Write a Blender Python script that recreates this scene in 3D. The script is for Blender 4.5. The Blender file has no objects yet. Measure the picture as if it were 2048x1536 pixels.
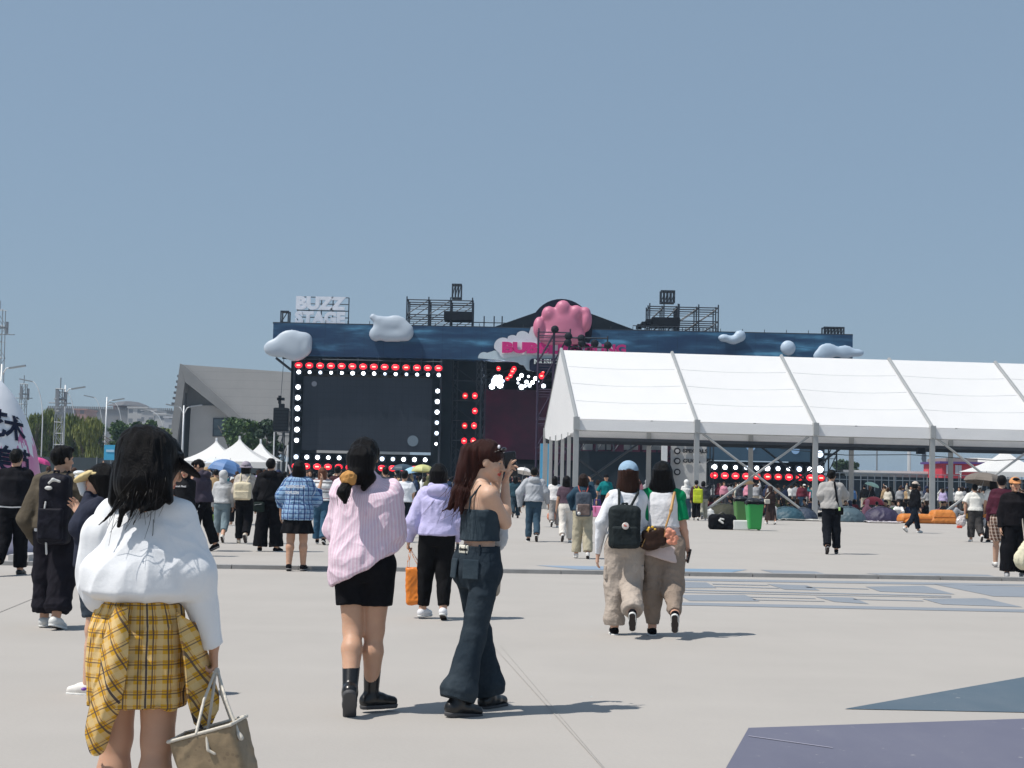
import bpy, bmesh, math, random
import numpy as np
from mathutils import Vector, Matrix
random.seed(7); RNG = np.random.default_rng(11)
R = math.radians
SC = bpy.context.scene
COL = SC.collection
# ------------------------------------------------------------------ camera
FPX, HOR, CAMH, ROLLS = 3000.0, 966.0, 1.38, 0.021     # in pixels of the 2048-wide photograph
PITCH = math.atan((HOR - 768) / FPX); ROLL = math.atan(ROLLS)
CF = Vector((0, math.cos(PITCH), math.sin(PITCH)))
_u0 = Vector((0, -math.sin(PITCH), math.cos(PITCH))); _r0 = Vector((1, 0, 0))
CR = _r0 * math.cos(ROLL) + _u0 * math.sin(ROLL)
CU = _u0 * math.cos(ROLL) - _r0 * math.sin(ROLL)
cam_d = bpy.data.cameras.new('camera'); cam = bpy.data.objects.new('camera', cam_d); COL.objects.link(cam)
cam.matrix_world = Matrix(((CR.x, CU.x, -CF.x, 0), (CR.y, CU.y, -CF.y, 0), (CR.z, CU.z, -CF.z, CAMH), (0, 0, 0, 1)))
cam_d.sensor_width = 36; cam_d.lens = 36 * FPX / 2048; cam_d.clip_start = .1; cam_d.clip_end = 6000
SC.camera = cam
# ------------------------------------------------------------------ sky, sun, exposure
SUN_EL, SUN_TR = R(60), Vector((0.94, 0.34, 0)).normalized()      # light travels to the right and a little away
sun_dir = Vector((-SUN_TR.x * math.cos(SUN_EL), -SUN_TR.y * math.cos(SUN_EL), math.sin(SUN_EL)))
W = bpy.data.worlds.new('World'); SC.world = W; W.use_nodes = True
wn = W.node_tree.nodes; wl = W.node_tree.links
sky = wn.new('ShaderNodeTexSky'); sky.sky_type = 'NISHITA'; sky.sun_disc = False
sky.sun_elevation = SUN_EL; sky.sun_rotation = math.atan2(sun_dir.x, sun_dir.y)
sky.air_density = 1.0; sky.dust_density = 1.2; sky.ozone_density = 3.0; sky.altitude = 0
hs = wn.new('ShaderNodeHueSaturation'); hs.inputs['Saturation'].default_value = 0.95; hs.inputs['Value'].default_value = 1.0
wl.new(sky.outputs[0], hs.inputs['Color'])
mxs = wn.new('ShaderNodeMix'); mxs.data_type = 'RGBA'; mxs.inputs[0].default_value = .7; wl.new(hs.outputs[0], mxs.inputs[6]); mxs.inputs[7].default_value = (2.76, 3.86, 5.12, 1)   # milky air all over the sky
wl.new(mxs.outputs[2], wn['Background'].inputs[0])
wn['Background'].inputs[1].default_value = 0.10
sd = bpy.data.lights.new('sun', 'SUN'); sd.energy = 4.7; sd.angle = R(.55); sd.color = (1, .95, .88)
so = bpy.data.objects.new('sun', sd); COL.objects.link(so); so.rotation_euler = sun_dir.to_track_quat('Z', 'Y').to_euler(); so.location = (0, 0, 40)
SC.view_settings.view_transform = 'Standard'; SC.view_settings.look = 'None'
SC.view_settings.exposure = 0.0; SC.view_settings.gamma = 1.0
SC.render.engine = 'CYCLES'
SC.cycles.max_bounces = 6; SC.cycles.transparent_max_bounces = 12; SC.cycles.volume_bounces = 0
SC.cycles.use_adaptive_sampling = True
try: SC.cycles.use_denoising = True; SC.cycles.denoiser = 'OPENIMAGEDENOISE'
except Exception: pass

def ray(u, v):
    return CF + CR * ((u - 1024) / FPX) - CU * ((v - 768) / FPX)
def gp(u, v, z=0.0):
    d = ray(u, v); t = (z - CAMH) / d.z
    return Vector((d.x * t, d.y * t, z))
def at(u, v, Y):
    d = ray(u, v); t = Y / d.y
    return Vector((d.x * t, Y, CAMH + d.z * t))
# ------------------------------------------------------------------ tagging
def tag(o, label=None, cat=None, group=None, kind=None):
    if label: o['label'] = label
    if cat: o['category'] = cat
    if group: o['group'] = group
    if kind: o['kind'] = kind
    return o
def empty(name, loc=(0, 0, 0), rz=0, label=None, cat=None, group=None, kind=None):
    o = bpy.data.objects.new(name, None); COL.objects.link(o); o.location = loc; o.rotation_euler = (0, 0, rz)
    o.empty_display_size = .2
    return tag(o, label, cat, group, kind)
def obj(name, me, mat=None, parent=None, loc=None):
    o = bpy.data.objects.new(name, me); COL.objects.link(o)
    if mat is not None:
        if len(me.materials) == 0: me.materials.append(mat)
        else: me.materials[0] = mat
    if parent is not None: o.parent = parent
    if loc is not None: o.location = loc
    return o
def mesh_from(name, V, F, smooth=False):
    me = bpy.data.meshes.new(name); me.from_pydata([tuple(map(float, v)) for v in V], [], [tuple(map(int, f)) for f in F]); me.update()
    if smooth: me.shade_smooth()
    return me
# ------------------------------------------------------------------ materials
MC = {}
def newmat(name):
    m = bpy.data.materials.new(name); m.use_nodes = True
    return m, m.node_tree.nodes, m.node_tree.links, m.node_tree.nodes['Principled BSDF']
def N(nodes, t, **kw):
    n = nodes.new(t)
    for k, v in kw.items():
        if k in n.inputs.keys() if hasattr(n.inputs, 'keys') else False: n.inputs[k].default_value = v
        else: setattr(n, k, v)
    return n
def math_n(nodes, links, op, a, b=None, c=None):
    n = nodes.new('ShaderNodeMath'); n.operation = op
    for i, x in enumerate((a, b, c)):
        if x is None: continue
        if isinstance(x, (int, float)): n.inputs[i].default_value = x
        else: links.new(x, n.inputs[i])
    return n.outputs[0]
def mixc(nodes, links, f, a, b, mode='MIX'):
    n = nodes.new('ShaderNodeMix'); n.data_type = 'RGBA'; n.blend_type = mode
    for s, x in ((0, f), (6, a), (7, b)):
        if isinstance(x, (int, float)): n.inputs[s].default_value = x
        elif isinstance(x, tuple): n.inputs[s].default_value = (*x[:3], 1)
        else: links.new(x, n.inputs[s])
    return n.outputs[2]
def noise(nodes, links, scale, detail=3, vec=None, stretch=None, coord='Object', rough=.5):
    tc = nodes.new('ShaderNodeTexCoord'); mp = nodes.new('ShaderNodeMapping')
    links.new(tc.outputs[coord] if vec is None else vec, mp.inputs[0])
    if stretch: mp.inputs['Scale'].default_value = stretch
    n = nodes.new('ShaderNodeTexNoise'); n.inputs['Scale'].default_value = scale; n.inputs['Detail'].default_value = detail; n.inputs['Roughness'].default_value = rough
    links.new(mp.outputs[0], n.inputs['Vector'])
    return n.outputs[0]
def addbump(nodes, links, bsdf, h, strength=.3, dist=.01):
    b = nodes.new('ShaderNodeBump'); b.inputs['Strength'].default_value = strength; b.inputs['Distance'].default_value = dist
    links.new(h, b.inputs['Height']); links.new(b.outputs[0], bsdf.inputs['Normal'])
def fabric(col, rough=.85, var=.16, bump=.35, name='fabric', sc=9, fine=220, spec=.2):
    key = ('fab', col, rough, var, bump, sc)
    if key in MC: return MC[key]
    m, n, l, b = newmat(name)
    nz = noise(n, l, sc, 5)
    dark = tuple(c * (1 - var) for c in col); lite = tuple(min(.92, c * (1 + var)) for c in col)
    f = math_n(n, l, 'SMOOTH_MIN', math_n(n, l, 'SMOOTH_MAX', math_n(n, l, 'MULTIPLY_ADD', nz, 2.2, -.6), 0, .1), 1, .1)
    l.new(mixc(n, l, f, dark, lite), b.inputs['Base Color'])
    b.inputs['Roughness'].default_value = rough; b.inputs['Specular IOR Level'].default_value = spec if max(col) > .03 else .08
    n1 = noise(n, l, fine, 2); n2 = noise(n, l, 22, 4); n3 = noise(n, l, 7, 3, stretch=(1, 1, .6)); n3 = math_n(n, l, 'ABSOLUTE', math_n(n, l, 'MULTIPLY_ADD', n3, 2, -1))
    addbump(n, l, b, math_n(n, l, 'MULTIPLY_ADD', n3, -1.2, math_n(n, l, 'MULTIPLY_ADD', n1, .12, n2)), bump * 1.3, .018)
    MC[key] = m; return m
def plain(col, rough=.5, metal=0.0, var=.1, sc=2.0, name='painted', bump=.05, spec=.5):
    key = ('pl', col, rough, metal, var, sc)
    if key in MC: return MC[key]
    m, n, l, b = newmat(name)
    nz = noise(n, l, sc, 5, rough=.6)
    l.new(mixc(n, l, nz, tuple(c * (1 - var * 1.4) for c in col), tuple(min(.95, c * (1 + var)) for c in col)), b.inputs['Base Color'])
    b.inputs['Roughness'].default_value = rough; b.inputs['Metallic'].default_value = metal; b.inputs['Specular IOR Level'].default_value = spec if max(col) > .05 or rough < .4 else .12
    if bump: addbump(n, l, b, noise(n, l, sc * 8, 3), bump, .01)
    MC[key] = m; return m
def emis(col, s, name='lamp_glow'):
    key = ('em', col, s)
    if key in MC: return MC[key]
    m, n, l, b = newmat(name)
    b.inputs['Base Color'].default_value = (*col, 1); b.inputs['Emission Color'].default_value = (*col, 1); b.inputs['Emission Strength'].default_value = s
    MC[key] = m; return m
def skinmat(col=(.50, .30, .20)):
    key = ('skin', col)
    if key in MC: return MC[key]
    m, n, l, b = newmat('skin')
    at_ = n.new('ShaderNodeAttribute'); at_.attribute_name = 'tint'
    nz = noise(n, l, 14, 4)
    base = mixc(n, l, nz, tuple(c * .86 for c in col), tuple(c * 1.12 for c in col))
    mot = noise(n, l, 5, 6, rough=.7); base = mixc(n, l, math_n(n, l, 'MULTIPLY', math_n(n, l, 'POWER', mot, 2), .8), base, (col[0] * .86, col[1] * .62, col[2] * .55)); l.new(mixc(n, l, 1.0, base, at_.outputs['Color'], 'MULTIPLY'), b.inputs['Base Color'])
    b.inputs['Roughness'].default_value = .52; b.inputs['Specular IOR Level'].default_value = .35
    b.inputs['Subsurface Weight'].default_value = .12; b.inputs['Subsurface Radius'].default_value = (.02, .008, .004); b.inputs['Subsurface Scale'].default_value = .5
    addbump(n, l, b, noise(n, l, 260, 2), .12, .003)
    MC[key] = m; return m
def hairmat(col=(.012, .010, .010), rough=.42):
    key = ('hair', col)
    if key in MC: return MC[key]
    m, n, l, b = newmat('hair')
    at_ = n.new('ShaderNodeAttribute'); at_.attribute_name = 'cuv'
    s = noise(n, l, 1.0, 4, vec=at_.outputs['Vector'], stretch=(420, 420, 9))
    l.new(mixc(n, l, s, tuple(c * .45 for c in col), tuple(c * 1.9 for c in col)), b.inputs['Base Color'])
    b.inputs['Roughness'].default_value = rough; b.inputs['Specular IOR Level'].default_value = .14
    addbump(n, l, b, s, .8, .008)
    MC[key] = m; return m
def _cuv(n, l):
    a = n.new('ShaderNodeAttribute'); a.attribute_name = 'cuv'; sp = n.new('ShaderNodeSeparateXYZ'); l.new(a.outputs['Vector'], sp.inputs[0])
    return a.outputs['Vector'], sp.outputs[0], sp.outputs[2]
def _line(n, l, x, period, width, off=0.0):
    fr = math_n(n, l, 'FRACT', math_n(n, l, 'MULTIPLY_ADD', x, 1 / period, off))
    return math_n(n, l, 'LESS_THAN', fr, width)
def plaid(base, bands, rough=.85, name='plaid_fabric', warp=.006):
    """bands: (axis, period, width, offset, colour, opacity)"""
    key = ('plaid', base, tuple(bands))
    if key in MC: return MC[key]
    m, n, l, b = newmat(name)
    vec, x, z = _cuv(n, l)
    nz = noise(n, l, 5, 2)
    w = math_n(n, l, 'MULTIPLY_ADD', nz, warp * 2, -warp)
    x = math_n(n, l, 'ADD', x, w); z = math_n(n, l, 'ADD', z, w)
    c = mixc(n, l, noise(n, l, 12, 4), tuple(k * .86 for k in base), tuple(min(.9, k * 1.12) for k in base))
    for ax, per, wd, off, colr, op in bands:
        msk = math_n(n, l, 'MULTIPLY', _line(n, l, x if ax == 'x' else z, per, wd, off), op)
        c = mixc(n, l, msk, c, colr)
    l.new(c, b.inputs['Base Color']); b.inputs['Roughness'].default_value = rough; b.inputs['Specular IOR Level'].default_value = .2
    addbump(n, l, b, noise(n, l, 24, 4), .35, .012)
    MC[key] = m; return m
def denim(col, worn=(.16, .2, .25), name='denim'):
    key = ('den', col)
    if key in MC: return MC[key]
    m, n, l, b = newmat(name)
    nz = noise(n, l, 4.5, 5, rough=.65); f = math_n(n, l, 'POWER', nz, 2.4)
    c = mixc(n, l, f, col, worn); c = mixc(n, l, math_n(n, l, 'MULTIPLY', noise(n, l, 160, 2, stretch=(1, 1, .3)), .25), c, tuple(k * .4 for k in col))
    l.new(c, b.inputs['Base Color']); b.inputs['Roughness'].default_value = .9; b.inputs['Specular IOR Level'].default_value = .15
    addbump(n, l, b, noise(n, l, 26, 5), .5, .014)
    MC[key] = m; return m
# ------------------------------------------------------------------ plain mesh builder
class MB:
    def __init__(s): s.V = []; s.F = []
    def add(s, V, F):
        k = len(s.V); s.V += [tuple(v) for v in V]; s.F += [tuple(i + k for i in f) for f in F]; return s
    def box(s, c, d, rz=0, M=None):
        x, y, z = d[0] / 2, d[1] / 2, d[2] / 2
        P = [Vector(p) for p in ((-x, -y, -z), (x, -y, -z), (x, y, -z), (-x, y, -z), (-x, -y, z), (x, -y, z), (x, y, z), (-x, y, z))]
        if M is not None: P = [M @ p for p in P]
        if rz: P = [Matrix.Rotation(rz, 3, 'Z') @ p for p in P]
        P = [p + Vector(c) for p in P]
        return s.add(P, [(0, 3, 2, 1), (4, 5, 6, 7), (0, 1, 5, 4), (1, 2, 6, 5), (2, 3, 7, 6), (3, 0, 4, 7)])
    def box2(s, a, b):
        return s.box([(a[i] + b[i]) / 2 for i in range(3)], [abs(b[i] - a[i]) for i in range(3)])
    def tube(s, pts, r, n=6, r2=None, cap=True):
        pts = [Vector(p) for p in pts]; k = len(s.V); m = len(pts)
        for i, p in enumerate(pts):
            d = (pts[min(i + 1, m - 1)] - pts[max(i - 1, 0)]).normalized()
            a = d.orthogonal().normalized() if abs(d.z) > .95 else d.cross(Vector((0, 0, 1))).normalized()
            b = d.cross(a); rr = r if r2 is None else r + (r2 - r) * i / (m - 1)
            for j in range(n):
                t = 2 * math.pi * j / n; s.V.append(tuple(p + a * math.cos(t) * rr + b * math.sin(t) * rr))
        for i in range(m - 1):
            for j in range(n):
                s.F.append((k + i * n + j, k + i * n + (j + 1) % n, k + (i + 1) * n + (j + 1) % n, k + (i + 1) * n + j))
        if cap: s.F.append(tuple(k + j for j in range(n))[::-1]); s.F.append(tuple(k + (m - 1) * n + j for j in range(n)))
        return s
    def lathe(s, prof, c=(0, 0, 0), n=24, sx=1, sy=1):
        k = len(s.V)
        for r, z in prof:
            for j in range(n):
                t = 2 * math.pi * j / n; s.V.append((c[0] + r * math.cos(t) * sx, c[1] + r * math.sin(t) * sy, c[2] + z))
        for i in range(len(prof) - 1):
            for j in range(n):
                s.F.append((k + i * n + j, k + i * n + (j + 1) % n, k + (i + 1) * n + (j + 1) % n, k + (i + 1) * n + j))
        s.F.append(tuple(k + j for j in range(n))[::-1]); s.F.append(tuple(k + (len(prof) - 1) * n + j for j in range(n)))
        return s
    def poly(s, pts, th=None, n=None):
        """flat polygon; th extrudes it along n"""
        pts = [Vector(p) for p in pts]; k = len(pts)
        if th is None: return s.add(pts, [tuple(range(k))])
        n = Vector(n); back = [p + n * th for p in pts]
        return s.add(pts + back, [tuple(range(k)), tuple(range(2 * k - 1, k - 1, -1))] + [(i, i + k, (i + 1) % k + k, (i + 1) % k) for i in range(k)])
    def disc(s, c, r, nrm=(0, -1, 0), th=.05, n=20):
        nv = Vector(nrm).normalized(); a = nv.orthogonal().normalized(); b = nv.cross(a)
        return s.poly([Vector(c) + a * r * math.cos(2 * math.pi * j / n) + b * r * math.sin(2 * math.pi * j / n) for j in range(n)], th, -nv)
    def build(s, name, mat, parent=None, smooth=False, loc=None):
        me = mesh_from(name, s.V, s.F, smooth)
        bm = bmesh.new(); bm.from_mesh(me); bmesh.ops.recalc_face_normals(bm, faces=bm.faces); bm.to_mesh(me); bm.free()
        if loc is not None and parent is None:
            L = Vector(loc); me.transform(Matrix.Translation(-L))
            o = obj(name, me, mat, parent); o.location = L; return o
        if parent is not None:
            me.transform(root_inv(parent))
        return obj(name, me, mat, parent)
def root_inv(p):
    M = Matrix.Identity(4); q = p
    while q is not None:
        M = q.matrix_basis @ M if False else (Matrix.Translation(q.location) @ Matrix.Rotation(q.rotation_euler.z, 4, 'Z')) @ M; q = q.parent
    return M.inverted()
# ------------------------------------------------------------------ numpy noise
_TAB = RNG.random(4096).astype(np.float32) * 2 - 1
def vnoise(P, seed=0):
    """value noise, P (n,3)"""
    P = P + seed * 17.31; i = np.floor(P).astype(np.int64); f = (P - i).astype(np.float32); f = f * f * (3 - 2 * f)
    def h(a, b, c): return _TAB[(a * 73856093 ^ b * 19349663 ^ c * 83492791) & 4095]
    x, y, z = i[:, 0], i[:, 1], i[:, 2]; r = 0
    for dx in (0, 1):
        wx = f[:, 0] if dx else 1 - f[:, 0]
        for dy in (0, 1):
            wy = f[:, 1] if dy else 1 - f[:, 1]
            for dz in (0, 1):
                wz = f[:, 2] if dz else 1 - f[:, 2]
                r = r + h(x + dx, y + dy, z + dz) * wx * wy * wz
    return r
# ------------------------------------------------------------------ signed distance modelling
def T3(M, p): return tuple(M @ Vector(p))
class Cap:                                    # round cone; flat=True ends it square at b
    def __init__(s, a, b, r1, r2=None, flat=False, k=None):
        s.a = np.array(a, float); s.b = np.array(b, float); s.r1 = r1; s.r2 = r1 if r2 is None else r2; s.flat = flat; s.k = k
    def bb(s): r = max(s.r1, s.r2); return np.minimum(s.a, s.b) - r, np.maximum(s.a, s.b) + r
    def ev(s, X, Y, Z):
        ab = s.b - s.a; L2 = ab @ ab + 1e-12
        px, py, pz = X - s.a[0], Y - s.a[1], Z - s.a[2]
        t = (px * ab[0] + py * ab[1] + pz * ab[2]) / L2
        tc = np.clip(t, 0, 1)
        d = np.sqrt((px - tc * ab[0]) ** 2 + (py - tc * ab[1]) ** 2 + (pz - tc * ab[2]) ** 2) - (s.r1 + (s.r2 - s.r1) * tc)
        if s.flat: d = np.maximum(d, (t - 1) * math.sqrt(L2))
        return d
class Ell:
    def __init__(s, c, r, M=None, k=None):
        s.c = np.array(c, float); s.r = np.array(r, float); s.M = None if M is None else np.array(M.to_3x3()); s.k = k
    def bb(s):
        m = max(s.r) if s.M is not None else s.r
        return s.c - m, s.c + m
    def ev(s, X, Y, Z):
        x, y, z = X - s.c[0], Y - s.c[1], Z - s.c[2]
        if s.M is not None:
            m = s.M; x, y, z = m[0, 0] * x + m[1, 0] * y + m[2, 0] * z, m[0, 1] * x + m[1, 1] * y + m[2, 1] * z, m[0, 2] * x + m[1, 2] * y + m[2, 2] * z
        k0 = np.sqrt((x / s.r[0]) ** 2 + (y / s.r[1]) ** 2 + (z / s.r[2]) ** 2)
        k1 = np.sqrt((x / s.r[0] ** 2) ** 2 + (y / s.r[1] ** 2) ** 2 + (z / s.r[2] ** 2) ** 2) + 1e-9
        return k0 * (k0 - 1) / k1
class Loft:                                   # rings (z, cx, cy, a, b), z ascending; e = squareness
    def __init__(s, rings, e=2.0, k=None, yaw=0.0):
        A = np.array(sorted(rings), float); A = A[np.r_[True, np.diff(A[:, 0]) > 1e-5]]; s.e = e; s.k = k; s.yaw = yaw
        if len(A) > 2:
            h = np.diff(A[:, 0]); sl = np.diff(A, axis=0) / h[:, None]; m = np.vstack([sl[:1], np.where(sl[:-1] * sl[1:] > 0, 2 * sl[:-1] * sl[1:] / (sl[:-1] + sl[1:] + 1e-12), 0), sl[-1:]]); m[:, 0] = 1
            o = []
            for i in range(len(A) - 1):
                t = np.linspace(0, 1, 7)[:-1][:, None]; H = h[i]
                o.append((2 * t ** 3 - 3 * t ** 2 + 1) * A[i] + (t ** 3 - 2 * t ** 2 + t) * H * m[i] + (3 * t ** 2 - 2 * t ** 3) * A[i + 1] + (t ** 3 - t ** 2) * H * m[i + 1])
            A = np.vstack(o + [A[-1:]])
        s.R = A
    def bb(s):
        r = s.R; m = np.maximum(r[:, 3], r[:, 4])
        return np.array([(r[:, 1] - m).min(), (r[:, 2] - m).min(), r[0, 0]]), np.array([(r[:, 1] + m).max(), (r[:, 2] + m).max(), r[-1, 0]])
    def ev(s, X, Y, Z):
        r = s.R; z = np.asarray(Z); zf = np.unique(z)
        g = [np.interp(z, r[:, 0], r[:, i]) for i in (1, 2, 3, 4)]
        x, y = X - g[0], Y - g[1]
        if s.yaw:
            c, q = math.cos(s.yaw), math.sin(s.yaw); x, y = c * x + q * y, -q * x + c * y
        d = ((np.abs(x) / g[2]) ** s.e + (np.abs(y) / g[3]) ** s.e) ** (1 / s.e)
        d = (d - 1) * np.minimum(g[2], g[3])
        return np.maximum(d, np.maximum(r[0, 0] - z, z - r[-1, 0]))
class RBox:
    def __init__(s, c, h, rad=.01, M=None, k=None, taper=0.0):
        s.c = np.array(c, float); s.h = np.array(h, float); s.rad = rad; s.M = None if M is None else np.array(M.to_3x3()); s.k = k; s.taper = taper
    def bb(s):
        m = np.linalg.norm(s.h) * (1 + abs(s.taper)) if (s.M is not None) else s.h * (1 + abs(s.taper))
        return s.c - m, s.c + m
    def ev(s, X, Y, Z):
        x, y, z = X - s.c[0], Y - s.c[1], Z - s.c[2]
        if s.M is not None:
            m = s.M; x, y, z = m[0, 0] * x + m[1, 0] * y + m[2, 0] * z, m[0, 1] * x + m[1, 1] * y + m[2, 1] * z, m[0, 2] * x + m[1, 2] * y + m[2, 2] * z
        if s.taper: q = 1 + s.taper * (z / s.h[2]); x = x / q; y = y / q
        qx, qy, qz = np.abs(x) - s.h[0] + s.rad, np.abs(y) - s.h[1] + s.rad, np.abs(z) - s.h[2] + s.rad
        return np.sqrt(np.maximum(qx, 0) ** 2 + np.maximum(qy, 0) ** 2 + np.maximum(qz, 0) ** 2) + np.minimum(np.maximum(qx, np.maximum(qy, qz)), 0) - s.rad
def sdf(prims, vox, k=.02, sub=(), cuts=(), ksub=.01):
    """surface-nets mesh of the smooth union of prims minus sub; cuts are (point, normal) half spaces removed"""
    los, his = zip(*[p.bb() for p in prims])
    lo = np.min(los, 0) - 3 * vox - k * .3; hi = np.max(his, 0) + 3 * vox + k * .3
    n = np.ceil((hi - lo) / vox).astype(int) + 1
    ax = [lo[i] + vox * np.arange(n[i]) for i in range(3)]
    D = np.full(tuple(n), 9.0, np.float32)
    def region(p, pad):
        a, b = p.bb(); i0 = np.clip(np.floor((a - pad - lo) / vox).astype(int), 0, n); i1 = np.clip(np.ceil((b + pad - lo) / vox).astype(int) + 1, 0, n)
        return tuple(slice(x, y) for x, y in zip(i0, i1))
    for p in prims:
        kk = p.k or k; sl = region(p, kk + 2 * vox)
        if any(q.stop <= q.start for q in sl): continue
        g = p.ev(ax[0][sl[0]][:, None, None], ax[1][sl[1]][None, :, None], ax[2][sl[2]][None, None, :]).astype(np.float32)
        d = D[sl]; h = np.clip(.5 + .5 * (d - g) / kk, 0, 1)
        D[sl] = d * (1 - h) + g * h - kk * h * (1 - h)
    for p in sub:
        kk = p.k or ksub; sl = region(p, kk + 2 * vox)
        if any(q.stop <= q.start for q in sl): continue
        g = -p.ev(ax[0][sl[0]][:, None, None], ax[1][sl[1]][None, :, None], ax[2][sl[2]][None, None, :]).astype(np.float32)
        d = D[sl]; h = np.clip(.5 - .5 * (d - g) / kk, 0, 1)
        D[sl] = d * (1 - h) + g * h + kk * h * (1 - h)
    for c, nr in cuts:
        nr = np.array(nr, float); nr /= np.linalg.norm(nr)
        g = (ax[0][:, None, None] - c[0]) * nr[0] + (ax[1][None, :, None] - c[1]) * nr[1] + (ax[2][None, None, :] - c[2]) * nr[2]
        D = np.maximum(D, g.astype(np.float32))
    D = np.clip(D, -.2, .2); D[D == 0] = 1e-6
    S = D < 0
    c = S[:-1, :-1, :-1].astype(np.int8)
    for a in (0, 1):
        for b in (0, 1):
            for e in (0, 1):
                if a or b or e: c = c + S[a:n[0] - 1 + a, b:n[1] - 1 + b, e:n[2] - 1 + e]
    act = (c > 0) & (c < 8); idx = np.argwhere(act)
    if len(idx) == 0: return np.zeros((0, 3)), np.zeros((0, 4), int)
    vid = np.full(act.shape, -1, np.int64); vid[act] = np.arange(len(idx))
    acc = np.zeros((len(idx), 3)); cnt = np.zeros(len(idx))
    C = [(a, b, e) for a in (0, 1) for b in (0, 1) for e in (0, 1)]
    cd = {q: D[idx[:, 0] + q[0], idx[:, 1] + q[1], idx[:, 2] + q[2]] for q in C}
    for q in C:
        for axi in range(3):
            if q[axi] == 0:
                w = list(q); w[axi] = 1; w = tuple(w); d0, d1 = cd[q], cd[w]; m = (d0 < 0) != (d1 < 0)
                t = d0[m] / (d0[m] - d1[m]); P = np.tile(np.array(q, float), (m.sum(), 1)); P[:, axi] += t
                acc[m] += P; cnt[m] += 1
    V = lo + vox * (idx + acc / cnt[:, None])
    F = []
    for axi in range(3):
        o1, o2 = [(1, 2), (2, 0), (0, 1)][axi]
        sl0 = [slice(1, n[i] - 1) for i in range(3)]; sl0[axi] = slice(0, n[axi] - 1)
        sl1 = list(sl0); sl1[axi] = slice(1, n[axi])
        s0, s1 = S[tuple(sl0)], S[tuple(sl1)]; e = np.argwhere(s0 != s1)
        if not len(e): continue
        base = e + np.array([s.start for s in sl0]); flip = s0[tuple(e.T)]
        u1 = np.zeros(3, int); u1[o1] = 1; u2 = np.zeros(3, int); u2[o2] = 1
        q = [vid[tuple((base - d).T)] for d in (u1 + u2, u2, 0 * u1, u1)]
        q = np.stack(q, 1); q[~flip] = q[~flip][:, ::-1]; F.append(q)
    return V, np.concatenate(F)
def smooth_normals(V, F):
    n = np.cross(V[F[:, 2]] - V[F[:, 0]], V[F[:, 3]] - V[F[:, 1]]); Nn = np.zeros_like(V)
    for i in range(4): np.add.at(Nn, F[:, i], n)
    return Nn / (np.linalg.norm(Nn, axis=1)[:, None] + 1e-12)
def relax(V, F, it=1, f=.5):
    for _ in range(it):
        A = np.zeros_like(V); c = np.zeros(len(V))
        for i in range(4):
            for j in (1, 3): np.add.at(A, F[:, i], V[F[:, (i + j) % 4]]); np.add.at(c, F[:, i], 1)
        V = V + f * (A / np.maximum(c, 1)[:, None] - V)
    return V
def npmesh(name, V, F, cuv=None, tint=None):
    me = bpy.data.meshes.new(name); nv, nf = len(V), len(F)
    me.vertices.add(nv); me.vertices.foreach_set('co', V.astype(np.float32).ravel())
    me.loops.add(nf * 4); me.loops.foreach_set('vertex_index', F.astype(np.int32).ravel())
    me.polygons.add(nf); me.polygons.foreach_set('loop_start', (np.arange(nf) * 4).astype(np.int32))
    try: me.polygons.foreach_set('loop_total', np.full(nf, 4, np.int32))
    except Exception: pass
    me.update(calc_edges=True); me.shade_smooth()
    if cuv is not None:
        a = me.attributes.new('cuv', 'FLOAT_VECTOR', 'POINT'); a.data.foreach_set('vector', cuv.astype(np.float32).ravel())
    if tint is not None:
        a = me.attributes.new('tint', 'FLOAT_COLOR', 'POINT'); a.data.foreach_set('color', np.c_[tint, np.ones(nv)].astype(np.float32).ravel())
    return me
def folds(V, F, amp, scale, ridged=True, seed=0, mask=None):
    """displace along normals; scale = cycles per metre on x,y,z"""
    Nn = smooth_normals(V, F); P = V * np.array(scale); W_ = vnoise(V * 3.1, seed + 5)[:, None]
    P = P + W_ * .9
    a = vnoise(P, seed); b = vnoise(P * 2.1, seed + 1)
    q = V @ np.array(((.8, 0, .6), (0, 1, 0), (-.6, 0, .8))); c = vnoise(q * np.array(scale) * np.array((2.6, 2.6, .9)), seed + 2)
    h = (1 - 2.2 * np.abs(a)) * .55 + (1 - 2.2 * np.abs(b)) * .3 + (1 - 2.6 * np.abs(c)) * .22 if ridged else a * .7 + b * .3
    if mask is not None: h = h * mask
    return V + Nn * (h * amp)[:, None]
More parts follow.
